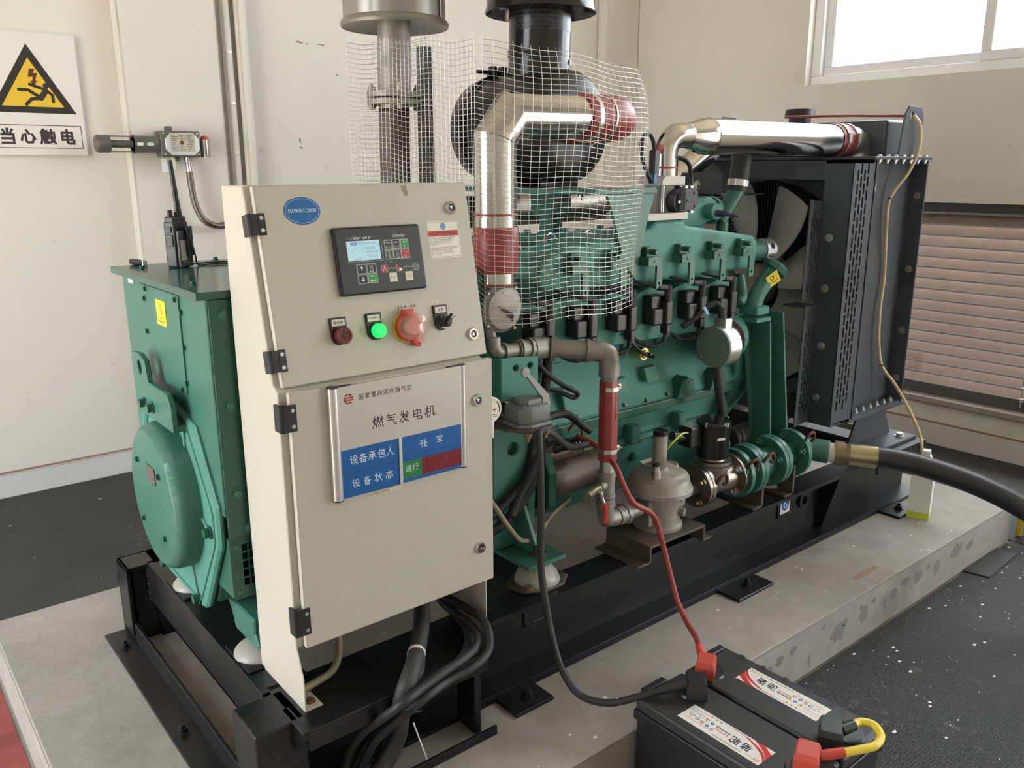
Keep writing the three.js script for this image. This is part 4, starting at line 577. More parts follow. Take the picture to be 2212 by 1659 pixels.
// ---------------------------------------------------------------- engine
{
  const t = thing('gas_engine', 'green six cylinder gas engine between alternator and radiator', 'engine', [2.0, 0.42, -2.04]);
  const mir = (p) => [...p, ...p.map(([z, y]) => [-4.08 - z, y]).reverse()];
  const block = part(t, 'crankcase', exX(mir([[-1.845, 1.03], [-1.845, 0.955], [-1.79, 0.835], [-1.775, 0.81], [-1.78, 0.79], [-1.815, 0.775], [-1.83, 0.70], [-1.83, 0.66]]), 1.50, 2.50, [], 0.004), M.greenCastLit);
  part(t, 'oil_pan', exX(mir([[-1.835, 0.68], [-1.835, 0.64], [-1.85, 0.56], [-1.88, 0.475]]), 1.56, 2.48, [], 0.008), M.greenCastLit);
  part(t, 'pan_flange', box(1.52, 2.50, 0.664, 0.684, -2.265, -1.812, 0.003), M.greenCastLit);
  part(t, 'cylinder_head', exX(mir([[-1.845, 1.25], [-1.845, 1.02]]), 1.50, 2.48, [], 0.004), M.greenCastLit);
  for (let i = 0; i < 6; i++) { const x = 1.50 + i * 0.163; part(t, 'rocker_cover', [box(x + 0.01, x + 0.145, 1.24, 1.345, -2.17, -1.96, 0.03), hex([x + 0.077, 1.345, -2.06], [0, 1, 0], 0.012, 0.012)], M.greenCastLit); part(t, 'lifting_strap', sweep([[x + 0.03, 1.30, -1.93], [x + 0.05, 1.345, -1.94], [x + 0.09, 1.35, -1.96], [x + 0.13, 1.30, -1.95]], 0.006, 24, 6), M.steel); }
  part(t, 'ignition_plate', exZ([[1.46, 1.03], [2.40, 1.015], [2.42, 1.16], [2.33, 1.185], [2.24, 1.165], [2.16, 1.19], [2.07, 1.165], [1.99, 1.188], [1.90, 1.165], [1.82, 1.188], [1.74, 1.165], [1.66, 1.188], [1.46, 1.18]], -1.85, -1.752, [], 0.004), M.greenCastLit);
  for (const x of [1.66, 1.82, 1.98, 2.14]) part(block, 'side_boss', box(x - 0.026, x + 0.026, 0.975, 1.03, -1.85, -1.833, 0.006), M.greenCastLit);
  part(block, 'skirt_edge', box(1.53, 2.48, 0.772, 0.802, -1.82, -1.767, 0.004), M.greenDark);
  for (const x of [2.19, 2.36]) { const l = part(block, 'lug', exZ([[x - 0.05, 0.80], [x - 0.035, 0.835], [x - 0.03, 0.855], [x, 0.868], [x + 0.03, 0.855], [x + 0.035, 0.83], [x + 0.05, 0.80]], -1.83, -1.752, [hole(x, 0.85, 0.006), hole(x - 0.02, 0.815, 0.005), hole(x + 0.02, 0.815, 0.005)], 0.003), M.greenDark); }
  for (const [x, y] of [[1.98, 0.70], [2.215, 0.70], [2.45, 0.70], [1.62, 0.70]]) part(block, 'lug', [box(x - 0.022, x + 0.022, y - 0.035, y + 0.03, -1.835, -1.785, 0.008)], M.greenCastLit);
  part(block, 'core_plug', [ring([2.11, 0.735, -1.832], [0, 0, 1], 0.016, 0.02, 0.006), cyl([2.11, 0.735, -1.832], [2.11, 0.735, -1.824], 0.007, 0.007, 12)], M.greenCastLit);
  for (let i = 0; i < 14; i++) part(block, 'pan_bolt', hex([1.56 + i * 0.068, 0.664, -1.82], [0, -1, 0.25], 0.007, 0.007), M.greenDark);
  for (let i = 0; i < 9; i++) part(block, 'side_bolt', hex([1.60 + i * 0.103, 0.812 + (i % 2) * 0.004, -1.776], [0, 0.45, 1], 0.0065, 0.006), M.greenDark);
  for (const [x, y, w, h] of [[1.68, 0.885, 0.03, 0.04], [1.90, 0.885, 0.035, 0.03], [2.05, 0.90, 0.03, 0.03]]) part(block, 'cast_pad', exX([[-1.82, y + h * 0.5], [-1.80 + (0.9 - y) * 0.45, y + h * 0.5], [-1.782 + (0.9 - y) * 0.4, y - h], [-1.82, y - h]], x - w, x + w, [], 0.003), M.greenCastLit);
  for (const [x, y] of [[1.56, 0.62], [2.02, 0.60], [2.40, 0.60]]) part(block, 'drain_plug', hex([x, y, -1.842], [0, -0.15, 1], 0.013, 0.010), M.greenDark);
  for (let i = 0; i < 6; i++) part(block, 'head_bolt', hex([1.58 + i * 0.163, 1.03, -1.752], [0, 0, 1], 0.008, 0.007), M.greenDark);
  // intake manifold with bolts and hanger brackets
  const man = part(t, 'intake_manifold', exZ([[1.505, 1.25], [1.53, 1.215], [1.60, 1.204], [2.48, 1.210], [2.51, 1.222], [2.515, 1.30], [2.49, 1.322], [2.13, 1.372], [2.115, 1.392], [1.985, 1.392], [1.965, 1.372], [1.80, 1.352], [1.64, 1.335], [1.55, 1.315], [1.515, 1.285]], -1.90, -1.738, [], 0.016), M.greenCastLit);
  for (const x of [1.475, 1.63, 1.785, 1.94, 2.094, 2.252, 2.405]) {
    if (x < 1.5) continue;
    const b = part(man, 'hanger_bracket', [exZ([[x - 0.030, 1.262], [x + 0.022, 1.262], [x + 0.022, 1.286], [x + 0.004, 1.29], [x - 0.030, 1.288]], -1.742, -1.70, [], 0.002), exZ([[x + 0.008, 1.192], [x + 0.034, 1.192], [x + 0.034, 1.264], [x + 0.022, 1.29], [x - 0.030, 1.288], [x - 0.030, 1.262], [x + 0.008, 1.262]], -1.706, -1.698, [hole(x - 0.008, 1.275, 0.0045), hole(x + 0.021, 1.208, 0.004)], 0.0008)], M.green);
    part(b, 'bolt', [box(x - 0.022, x + 0.006, 1.286, 1.318, -1.742, -1.715, 0.004), cyl([x + 0.0, 1.303, -1.72], [x + 0.0, 1.303, -1.692], 0.0085, 0.0085, 6)], M.greenDark);
  }
  part(t, 'throttle_flange', box(1.94, 2.127, 1.392, 1.413, -1.912, -1.735, 0.002), M.plate, 'bright steel flange plate');
  { // ignition coils with boots and leads
    const xs = [1.50, 1.663, 1.826, 1.988, 2.153, 2.313];
    for (const x of xs) {
      const c = part(t, 'ignition_coil', [box(x - 0.042, x + 0.020, 1.125, 1.168, -1.752, -1.712, 0.006), box(x - 0.042, x + 0.012, 1.075, 1.130, -1.752, -1.700, 0.008), box(x + 0.002, x + 0.034, 1.075, 1.150, -1.745, -1.688, 0.007), box(x + 0.014, x + 0.034, 1.045, 1.080, -1.725, -1.695, 0.004)], M.plastic);
      part(c, 'boot', [cyl([x + 0.018, 1.145, -1.70], [x + 0.018, 1.198, -1.70], 0.0115, 0.0125, 14), cyl([x + 0.022, 1.190, -1.70], [x - 0.025, 1.194, -1.703], 0.0105, 0.009, 12)], M.rubber);
      part(c, 'high_tension_lead', sweep([[x - 0.02, 1.194, -1.703], [x - 0.06, 1.205, -1.72], [x - 0.10, 1.218, -1.75], [x - 0.13, 1.225, -1.80]], 0.0055, 20, 8), M.rubber);
      part(c, 'bolt', hex([x - 0.026, 1.15, -1.715], [0, 0, 1], 0.005, 0.003), M.plasticGrey);
      part(c, 'wire_tie', sweep([[x + 0.062, 1.155, -1.750], [x + 0.064, 1.135, -1.745], [x + 0.062, 1.105, -1.747], [x + 0.064, 1.075, -1.75]], 0.0028, 16, 6), M.tape);
      part(c, 'loom', sweep([[x + 0.024, 1.05, -1.71], [x + 0.02, 1.02, -1.712], [x - 0.02, 1.008, -1.725], [x - 0.07, 1.03, -1.745], [x - 0.10, 1.055, -1.75]], wavy(0.0065, 0.0009, 26), 110, 8), M.rubber);
    }
  }
  // sensors and outlet at the fan end
  part(t, 'pressure_sensor', [cyl([1.985, 0.973, -1.82], [1.985, 0.973, -1.768], 0.020, 0.020, 20), cyl([1.985, 0.973, -1.768], [1.985, 0.973, -1.760], 0.014, 0.014, 6)], M.brass);
  part(t, 'sensor_lead', sweep([[1.985, 0.973, -1.752], [1.95, 0.985, -1.74], [1.90, 1.02, -1.74], [1.86, 1.06, -1.745]], 0.0045, 24, 8), M.rubber);
  part(t, 'sensor_terminal', [cyl([1.988, 0.976, -1.76], [1.988, 0.976, -1.742], 0.005, 0.005, 10), cyl([1.995, 0.966, -1.76], [1.998, 0.966, -1.735], 0.005, 0.005, 10)], M.plastic);
  const out = part(t, 'silver_outlet', [cyl([2.50, 1.262, -1.80], [2.61, 1.262, -1.80], 0.040, 0.036, 28)], M.green);
  part(out, 'slotted_sleeve', lathe([[0.034, 0], [0.040, 0], [0.040, 0.055], [0.034, 0.055]], [2.61, 1.262, -1.80], [1, 0, 0], 32), M.alu);
  for (const [a] of [[0.4], [1.6], [-0.8]]) part(out, 'sleeve_hole_shade', cyl([2.638, 1.262 + Math.sin(a) * 0.037, -1.80 + Math.cos(a) * 0.037], [2.638, 1.262 + Math.sin(a) * 0.0405, -1.80 + Math.cos(a) * 0.0405], 0.011, 0.011, 16), M.holeShade);  // solid black discs, the dark of each opening put in as colour
  part(t, 'water_manifold', [exZ([[2.09, 1.405], [2.36, 1.425], [2.42, 1.445], [2.47, 1.445], [2.47, 1.375], [2.41, 1.345], [2.30, 1.34], [2.10, 1.35]], -1.99, -1.90, [], 0.012), cyl([2.44, 1.40, -1.90], [2.44, 1.40, -1.865], 0.028, 0.028, 20), cyl([2.45, 1.41, -1.945], [2.53, 1.40, -1.945], 0.042, 0.042, 24), cyl([2.50, 1.40, -1.945], [2.512, 1.40, -1.945], 0.050, 0.050, 24)], M.greenCastLit);
  part(t, 'thermostat_neck', [cyl([2.53, 1.36, -1.92], [2.60, 1.475, -1.90], 0.026, 0.032, 20), cyl([2.525, 1.23, -1.90], [2.545, 1.37, -1.92], 0.022, 0.024, 16)], M.green);
  part(t, 'temperature_sensor', [cyl([2.44, 1.395, -1.865], [2.45, 1.393, -1.84], 0.012, 0.012, 10), cyl([2.45, 1.393, -1.84], [2.475, 1.385, -1.80], 0.007, 0.004, 10)], std([0.03, 0.035, 0.11], 0.4));
  part(t, 'plug_connector', [cyl([2.385, 1.43, -1.94], [2.385, 1.465, -1.94], 0.017, 0.015, 14), cyl([2.385, 1.46, -1.94], [2.382, 1.52, -1.94], 0.013, 0.010, 14)], M.plastic);
  part(t, 'sensor_loom', sweep([[2.382, 1.515, -1.94], [2.375, 1.56, -1.945], [2.33, 1.58, -1.95], [2.28, 1.565, -1.955], [2.245, 1.51, -1.96], [2.235, 1.44, -1.96]], wavy(0.0075, 0.001, 40), 160, 8), M.rubber);
  part(t, 'coiled_wire', sweep(Array.from({ length: 40 }, (_, i) => [2.485 + 0.009 * Math.cos(i * 1.26), 1.385 - i * 0.0022, -1.83 + 0.009 * Math.sin(i * 1.26)]), 0.0018, 160, 5), M.plastic);
  part(t, 'lifting_ring', new THREE.TorusGeometry(0.027, 0.006, 8, 24).rotateY(0.5).translate(2.205, 1.445, -1.945), M.green);
  // gear case, filler and front mount at the fan end
  const circ = (z0, y0, r, a0, a1, n) => Array.from({ length: n + 1 }, (_, i) => { const a = a0 + (a1 - a0) * i / n; return [z0 + Math.cos(a) * r, y0 + Math.sin(a) * r]; });
  part(t, 'gear_case', exX([...circ(-2.04, 0.86, 0.27, -0.5, 0.9, 12), [-1.92, 1.22], [-2.16, 1.22], ...circ(-2.04, 0.86, 0.27, 2.24, 3.64, 12), [-2.2, 0.62], [-1.88, 0.62]], 2.48, 2.585, [], 0.006), M.greenCastLit);
  part(t, 'gear_case', [exX([...circ(-1.815, 0.965, 0.085, -1.6, 2.2, 14), [-1.95, 1.05], [-1.95, 0.86]], 2.42, 2.49, [], 0.006)], M.greenCastLit);
  for (const a of [0.2, 1.1, 2.0, -0.7, -1.5]) part(t, 'case_bolt', hex([2.42, 0.965 + Math.sin(a) * 0.074, -1.815 + Math.cos(a) * 0.074], [-1, 0, 0], 0.009, 0.008), M.green);
  part(t, 'oil_filler_neck', [sweep([[2.53, 1.06, -1.755], [2.55, 1.11, -1.755], [2.58, 1.15, -1.75], [2.625, 1.195, -1.745]], (k) => 0.028 + 0.004 * k, 20, 18), box(2.50, 2.575, 1.045, 1.075, -1.79, -1.715, 0.004), box(2.495, 2.582, 1.02, 1.035, -1.795, -1.71, 0.002)], M.greenCastLit);
  part(t, 'oil_filler_cap', [lathe([[0.036, 0], [0.048, 0.003], [0.050, 0.022], [0.040, 0.032], [0, 0.033]], [2.622, 1.190, -1.745], [0.55, 0.75, 0.28], 8)], M.green);
  part(t, 'oil_sticker', sheet([2.585, 1.168, -1.716], [0.75, 0.55, 0.35], [-0.5, 0.8, -0.1], 0.05, 0.045, 0.0008), print(160, 150, (g) => { g.fillStyle = '#e3cf1f'; g.fillRect(0, 0, 160, 150); g.strokeStyle = '#22200f'; g.lineWidth = 8; g.beginPath(); g.arc(70, 52, 22, 0, 7); g.moveTo(60, 70); g.bezierCurveTo(50, 130, 120, 120, 126, 90); g.stroke(); }));
  part(t, 'oil_tube', sweep([[2.50, 1.185, -1.80], [2.505, 1.14, -1.79], [2.50, 1.105, -1.78], [2.47, 1.085, -1.775]], 0.020, 20, 12), M.green);
  { // front mount: tapered channel leaning out to the rail
    const P = (x0, x1, z0, z1, y) => [[x0, y, z0], [x1, y, z0], [x1, y, z1], [x0, y, z1]];
    part(t, 'front_mount', [loft([P(2.505, 2.615, -1.690, -1.694, 0.50), P(2.505, 2.575, -1.775, -1.779, 1.02)].map((r) => r.reverse())), loft([P(2.500, 2.508, -1.615, -1.70, 0.50), P(2.553, 2.561, -1.695, -1.78, 1.02)]), loft([P(2.608, 2.616, -1.615, -1.70, 0.50), P(2.628, 2.636, -1.695, -1.78, 1.045)]), box(2.48, 2.64, 0.49, 0.505, -1.74, -1.60, 0.002)], M.green);
    for (const [x, y, z] of [[2.598, 1.00, -1.765], [2.578, 0.80, -1.735]]) part(t, 'mount_bolt', hex([x, y, z], [0, 0.1, 1], 0.014, 0.012), M.green);
    part(t, 'rubber_mount', lathe([[0.062, 0], [0.062, 0.008], [0.05, 0.03], [0.03, 0.065], [0, 0.068]], [2.56, 0.42, -1.66], [0, 1, 0], 28), M.dome);
  }
  { // ignition drive: disc faced housing
    const d = part(t, 'ignition_drive', [cyl([2.205, 0.983, -1.665], [2.262, 0.983, -1.665], 0.067, 0.067, 40), cyl([2.262, 0.983, -1.665], [2.30, 0.983, -1.680], 0.045, 0.045, 24)], M.alu);
    part(d, 'face_disc', cyl([2.197, 0.983, -1.665], [2.206, 0.983, -1.665], 0.067, 0.068, 40), std([0.15, 0.20, 0.17], 0.5));
    part(d, 'drive_flange', [cyl([2.30, 0.975, -1.70], [2.40, 0.968, -1.77], 0.048, 0.062, 24), cyl([2.37, 0.968, -1.76], [2.405, 0.966, -1.785], 0.078, 0.078, 24)], M.brown);
    for (const a of [0.8, 2.4, 3.9, 5.5]) part(d, 'screw', cyl([2.198, 0.983 + 0.056 * Math.sin(a), -1.665 + 0.056 * Math.cos(a)], [2.193, 0.983 + 0.056 * Math.sin(a), -1.665 + 0.056 * Math.cos(a)], 0.005, 0.005, 8), M.steel);
    part(d, 'connector_block', box(2.225, 2.262, 1.045, 1.075, -1.69, -1.64, 0.005), M.alu);
    part(d, 'connector_plug', [cyl([2.243, 1.072, -1.668], [2.240, 1.105, -1.672], 0.015, 0.016, 14), sweep([[2.240, 1.10, -1.672], [2.225, 1.12, -1.68], [2.19, 1.115, -1.69], [2.14, 1.08, -1.70], [2.10, 1.055, -1.715]], wavy(0.010, 0.0013, 26), 120, 10)], M.rubber);
    part(d, 'blue_tag', sheet([2.165, 1.105, -1.675], [0.5, -0.8, 0.2], [0.8, 0.5, 0], 0.03, 0.012, 0.001), std([0.18, 0.36, 0.48], 0.5));
  }
  part(t, 'drain_hose', sweep([[2.225, 0.915, -1.665], [2.24, 0.85, -1.665], [2.275, 0.74, -1.67], [2.335, 0.60, -1.69], [2.36, 0.50, -1.71]], 0.0155, 40, 12), M.rubberDusty);
  // flywheel housing, rear mount, starter
  part(t, 'flywheel_housing', exX([...circ(-2.04, 0.80, 0.29, -0.6, 1.2, 16), ...circ(-2.04, 0.80, 0.29, 1.94, 3.74, 16), [-2.2, 0.50], [-1.85, 0.50]], 1.33, 1.50, [], 0.008), M.greenCastLit);
  part(t, 'housing_plate', exZ([[1.335, 0.50], [1.485, 0.50], [1.495, 0.66], [1.49, 0.87], [1.36, 0.89], [1.335, 0.88]], -1.80, -1.725, [hole(1.408, 0.79, 0.018)], 0.004), M.green);
  part(t, 'housing_hole_shade', cyl([1.408, 0.79, -1.79], [1.408, 0.79, -1.785], 0.03, 0.03, 20), M.holeShade);  // black disc behind the opening paints in its inner shade
  part(t, 'upper_block', exZ([[1.325, 0.95], [1.455, 0.95], [1.455, 1.058], [1.36, 1.066], [1.325, 1.066]], -1.90, -1.672, [hole(1.375, 1.036, 0.0085), hole(1.425, 1.036, 0.0085)], 0.003), M.greenCastLit);
  part(t, 'black_bracket', box(1.30, 1.475, 0.885, 0.95, -1.80, -1.705, 0.003), M.plastic);
  part(t, 'bracket_bolt', [hex([1.352, 0.925, -1.705], [0, 0, 1], 0.017, 0.018, 1.4)], M.brassDull);
  part(t, 'rear_mount', [box(1.352, 1.490, 0.486, 0.498, -1.76, -1.590, 0.002), exX([[-1.73, 0.495], [-1.625, 0.495], [-1.715, 0.67], [-1.73, 0.67]], 1.418, 1.430, [], 0.002)], M.green);
  for (const [x, y] of [[1.368, 0.60], [1.455, 0.605]]) part(t, 'mount_bolt', hex([x, y, -1.724], [0, 0, 1], 0.013, 0.011), M.greenDark);
  const dm = part(t, 'rubber_mount', lathe([[0.064, 0], [0.064, 0.007], [0.057, 0.024], [0.042, 0.044], [0.030, 0.056], [0, 0.060]], [1.418, 0.427, -1.632], [0, 1, 0], 36), M.dome);
  part(dm, 'mount_base', exY([[1.33, -1.66], [1.335, -1.60], [1.38, -1.565], [1.46, -1.565], [1.505, -1.60], [1.50, -1.66], [1.46, -1.70], [1.38, -1.70]], 0.42, 0.429, [], 0.002), M.brown);
  for (const [x, z] of [[1.355, -1.595], [1.485, -1.66]]) part(dm, 'bolt', hex([x, 0.429, z], [0, 1, 0], 0.012, 0.01), M.brassDull);
  part(dm, 'bolt', hex([1.430, 0.498, -1.64], [0, 1, 0], 0.017, 0.024), M.brown);
  const st = part(t, 'starter_motor', [cyl([1.545, 0.645, -1.765], [1.80, 0.645, -1.765], 0.054, 0.054, 32), cyl([1.545, 0.645, -1.765], [1.665, 0.645, -1.765], 0.0555, 0.0555, 32), cyl([1.80, 0.645, -1.765], [1.82, 0.645, -1.765], 0.046, 0.040, 32)], M.starter);
  part(st, 'solenoid', [cyl([1.56, 0.725, -1.775], [1.70, 0.725, -1.775], 0.029, 0.029, 24), cyl([1.70, 0.725, -1.775], [1.725, 0.725, -1.775], 0.024, 0.02, 16)], M.starter);
  part(st, 'starter_flange', [exX([[-1.69, 0.60], [-1.69, 0.70], [-1.72, 0.755], [-1.83, 0.755], [-1.83, 0.57], [-1.72, 0.57]], 1.515, 1.545, [], 0.005)], M.greenDark);
  part(st, 'terminal', [cyl([1.71, 0.74, -1.76], [1.74, 0.742, -1.75], 0.006, 0.006, 10), cyl([1.71, 0.715, -1.755], [1.735, 0.715, -1.745], 0.006, 0.006, 10), hex([1.62, 0.697, -1.735], [0, 1, 0.3], 0.006, 0.004)], M.brassDull);
  part(st, 'coiled_wire', sweep(Array.from({ length: 46 }, (_, i) => [1.57 + i * 0.0026, 0.752 + 0.012 * Math.cos(i * 1.15), -1.735 + 0.012 * Math.sin(i * 1.15)]), 0.003, 180, 6), M.plastic);
  part(st, 'red_lead', sweep([[1.70, 0.735, -1.74], [1.675, 0.755, -1.725], [1.665, 0.80, -1.72], [1.65, 0.815, -1.735], [1.64, 0.79, -1.75]], 0.004, 24, 6), M.redCable);
  for (const p of [[[1.355, 0.62, -1.67], [1.40, 0.66, -1.69], [1.455, 0.72, -1.70], [1.50, 0.79, -1.715], [1.505, 0.90, -1.71], [1.515, 1.02, -1.705], [1.53, 1.08, -1.73]], [[1.25, 0.60, -1.70], [1.36, 0.65, -1.70], [1.44, 0.70, -1.71], [1.475, 0.78, -1.72], [1.48, 0.90, -1.725], [1.485, 1.02, -1.715], [1.49, 1.09, -1.74]], [[1.25, 0.575, -1.68], [1.36, 0.615, -1.68], [1.46, 0.69, -1.70], [1.52, 0.77, -1.73], [1.56, 0.84, -1.76]]])
    part(t, 'wiring_loom', sweep(p, wavy(0.0135, 0.0009, 110), 520, 10), M.rubber);
  part(t, 'hanging_loop', sweep([[1.46, 1.05, -1.70], [1.50, 1.0, -1.69], [1.57, 0.95, -1.69], [1.625, 0.918, -1.695], [1.618, 0.908, -1.70], [1.56, 0.935, -1.71], [1.50, 0.955, -1.72]], 0.007, 60, 8), M.rubber);
  part(t, 'filter_platform', [box(1.70, 1.965, 1.474, 1.488, -2.44, -1.722, 0.003), exZ([[1.750, 1.488], [1.965, 1.492], [1.93, 1.395], [1.885, 1.222], [1.83, 1.285], [1.79, 1.40]], -1.737, -1.727, [], 0.001), box(1.84, 1.93, 1.40, 1.476, -2.16, -2.06, 0.003), box(1.86, 1.91, 1.24, 1.42, -2.14, -2.08, 0.003)], M.green);
  for (const [x, z] of [[1.87, -1.95], [1.78, -1.86]]) part(t, 'platform_bolt', nut([x, 1.474, z], [0, -1, 0], 0.009, 0.009), M.steel);
}

// ---------------------------------------------------------------- radiator with fan, guards and side channel
{
  const t = thing('radiator', 'dark grey radiator pack with shroud and slotted guards', 'radiator', [3.2, 0.42, -2.04]);
  const slots = (x0, y0, cols, rows, sp = 0.0225, rowp = 0.047, w = 0.0105, h = 0.039) => { const out = []; for (let i = 0; i < cols; i++) for (let j = 0; j < rows; j++) { const p = new THREE.Path(), x = x0 + i * sp, y = y0 + j * rowp + (i & 1) * rowp / 2, r = w / 2; p.moveTo(x, y + r); p.absarc(x + r, y + r, r, Math.PI, 2 * Math.PI, false); p.lineTo(x + w, y + h - r); p.absarc(x + r, y + h - r, r, 0, Math.PI, false); p.closePath(); out.push(p); } return out; };
  part(t, 'core', box(3.03, 3.40, 0.60, 1.56, -2.42, -1.672, 0.003), M.core);
  for (let i = 0; i < 60; i++) part(t, 'core_fin', box(3.018, 3.030, 0.62, 1.54, -2.42 + i * 0.0125, -2.416 + i * 0.0125, 0), M.core);
  { // C channel web, flanges and bolts
    const c = part(t, 'side_channel', [box(2.990, 3.395, 0.60, 1.575, -1.672, -1.664, 0.001), box(2.986, 2.994, 0.60, 1.575, -1.672, -1.600, 0.001), box(3.391, 3.399, 0.60, 1.575, -1.672, -1.600, 0.001), box(2.986, 3.40, 0.597, 0.606, -1.68, -1.605, 0.001)], M.radiator);
    for (const y of [0.68, 0.88, 1.13, 1.42]) { part(c, 'bolt', hex([2.986, y, -1.625], [-1, 0, 0], 0.0105, 0.009), M.galv); part(c, 'bolt', hex([3.391, y + 0.02, -1.628], [-1, 0, 0], 0.0105, 0.009), M.galv); }
    for (let i = 0; i < 7; i++) part(c, 'bolt', nut([3.03 + i * 0.055, 0.606, -1.630], [0, 1, 0], 0.009, 0.008), M.zinc);
    part(c, 'label', sheet([3.11, 1.475, -1.664], [1, 0, 0], [0, 1, 0], 0.045, 0.026, 0.0008), M.white);
    part(c, 'top_plate', box(2.975, 3.405, 1.575, 1.586, -2.45, -1.592, 0.002), M.radiator);
    for (let i = 0; i < 7; i++) part(c, 'bolt', [nut([3.02 + i * 0.058, 1.575, -1.602], [0, -1, 0], 0.0085, 0.007), hex([3.02 + i * 0.058, 1.586, -1.602], [0, 1, 0], 0.0085, 0.006)], M.zinc);
    part(c, 'opposite_channel', box(2.990, 3.395, 0.60, 1.575, -2.43, -2.42, 0.001), M.radiator);
  }
  // shroud with the fan opening
  { const h = hole(2.04, 1.085, 0.415); h.curves[0].aEndAngle = Math.PI * 2; part(t, 'fan_shroud', [exX([[-1.60, 0.595], [-1.60, 1.572], [-2.46, 1.572], [-2.46, 0.595]], 3.004, 3.010, [h], 0), box(2.852, 2.99, 1.562, 1.572, -2.46, -1.60, 0), box(2.852, 2.99, 0.595, 0.605, -2.46, -1.60, 0), box(2.858, 2.866, 1.505, 1.572, -2.46, -1.712, 0)], M.radiator); }
  part(t, 'shroud_brace', [box(2.62, 2.90, 1.445, 1.452, -2.36, -1.99, 0.001), box(2.62, 2.626, 1.445, 1.53, -2.36, -1.99, 0.001)], M.radiator);
  for (const z of [-2.28, -2.10]) part(t, 'brace_bolt', hex([2.62, 1.485, z], [-1, 0, 0], 0.012, 0.009), M.zinc);
  const g1 = part(t, 'slotted_guard', [exZ([[2.852, 0.605], [2.985, 0.595], [2.985, 1.572], [2.852, 1.572]], -1.604, -1.600, slots(2.876, 0.655, 4, 19), 0), box(2.852, 2.856, 0.605, 1.572, -1.71, -1.601, 0)], M.radiator, 'tall slotted fan guard');
  for (const [y, z] of [[1.30, -1.672], [1.115, -1.672], [0.90, -1.665], [0.70, -1.668]]) part(g1, 'bolt', hex([2.852, y, z], [-1, 0, 0], 0.011, 0.009), M.zinc);
  part(t, 'slotted_guard', [exZ([[2.762, 1.075], [2.852, 1.060], [2.852, 1.430], [2.772, 1.436]], -1.712, -1.708, slots(2.786, 1.10, 4, 6, 0.0160, 0.047, 0.009), 0)], M.radiator, 'upper short slotted guard');
  part(t, 'slotted_guard', [exZ([[2.762, 0.59], [2.852, 0.60], [2.852, 1.052], [2.772, 1.045]], -1.700, -1.696, slots(2.786, 0.63, 4, 7, 0.0160, 0.047, 0.009), 0), box(2.772, 2.852, 1.045, 1.052, -1.79, -1.697, 0)], M.radiator, 'lower short slotted guard');
  { // fan: eight pitched blades on a hub
    const hub = part(t, 'fan_hub', [cyl([2.72, 1.085, -2.04], [2.97, 1.085, -2.04], 0.085, 0.085, 32), ring([2.92, 1.085, -2.04], [1, 0, 0], 0.13, 0.165, 0.03, 40)], M.fan);
    for (let k = 0; k < 9; k++) {
      const rings = []; for (let i = 0; i <= 6; i++) { const q = i / 6, r = 0.14 + q * 0.262, w = 0.062 + 0.045 * Math.sin(q * 2.2), tw = 0.75 - q * 0.35, th = 0.0035, sk = q * q * 0.10; const P = (u, v) => { const a = u * Math.cos(tw) - v * Math.sin(tw), x = u * Math.sin(tw) + v * Math.cos(tw), ang = a / r + sk + k * Math.PI * 2 / 9 + 0.35; return [2.925 + x * 0.7, 1.085 + r * Math.sin(ang), -2.04 + r * Math.cos(ang)]; }; rings.push([P(-w, -th), P(-w * 0.4, -th * 3), P(w * 0.4, -th * 3), P(w, -th), P(w, th), P(w * 0.4, -th), P(-w * 0.4, -th), P(-w, th)]); }
      part(hub, 'blade', loft(rings), M.fan);
    }
    part(t, 'fan_belt_pulley', [cyl([2.585, 1.085, -2.04], [2.72, 1.085, -2.04], 0.05, 0.05, 24), cyl([2.63, 1.085, -2.04], [2.69, 1.085, -2.04], 0.115, 0.115, 32)], M.plasticGrey);
  }
  part(t, 'header_tank', box(3.24, 3.40, 1.588, 1.725, -2.43, -1.70, 0.012), M.radiator);
  part(t, 'filler_cap', [cyl([3.30, 1.72, -2.12], [3.30, 1.765, -2.12], 0.045, 0.045, 24), cyl([3.30, 1.760, -2.12], [3.30, 1.785, -2.12], 0.062, 0.058, 10)], M.plastic);
  for (const z of [-1.606, -2.45]) part(t, 'lifting_plate', exZ([[3.165, 1.585], [3.335, 1.585], [3.325, 1.735], [3.305, 1.768], [3.215, 1.768], [3.19, 1.74]], z - 0.008, z, [hole(3.235, 1.735, 0.014)], 0.001), M.radiator);
  part(t, 'support_gusset', [exZ([[3.14, 0.42], [3.50, 0.42], [3.40, 0.60], [3.20, 0.545]], -1.69, -1.68, [], 0.001), box(2.98, 3.42, 0.585, 0.60, -2.45, -1.60, 0.002), box(3.10, 3.53, 0.42, 0.432, -1.70, -1.58, 0.002), exZ([[3.14, 0.42], [3.50, 0.42], [3.40, 0.60], [3.20, 0.58]], -2.44, -2.43, [], 0.001)], M.radiator);
  part(t, 'support_bolt', hex([3.46, 0.432, -1.62], [0, 1, 0], 0.016, 0.012), M.steel);
  part(t, 'red_overflow_line', sweep([[2.95, 1.735, -1.96], [3.10, 1.74, -1.85], [3.20, 1.738, -1.72], [3.25, 1.735, -1.62]], 0.005, 24, 6), M.redCable);
  part(t, 'bottom_hose', sweep([[2.62, 0.53, -1.88], [2.78, 0.545, -1.86], [2.90, 0.57, -1.86], [3.02, 0.62, -1.87]], wavy(0.040, 0.003, 14), 110, 18), M.rubberDusty);
  part(t, 'top_hose', cyl([2.595, 1.465, -1.90], [2.625, 1.66, -1.90], 0.036, 0.038, 24), M.rubber);
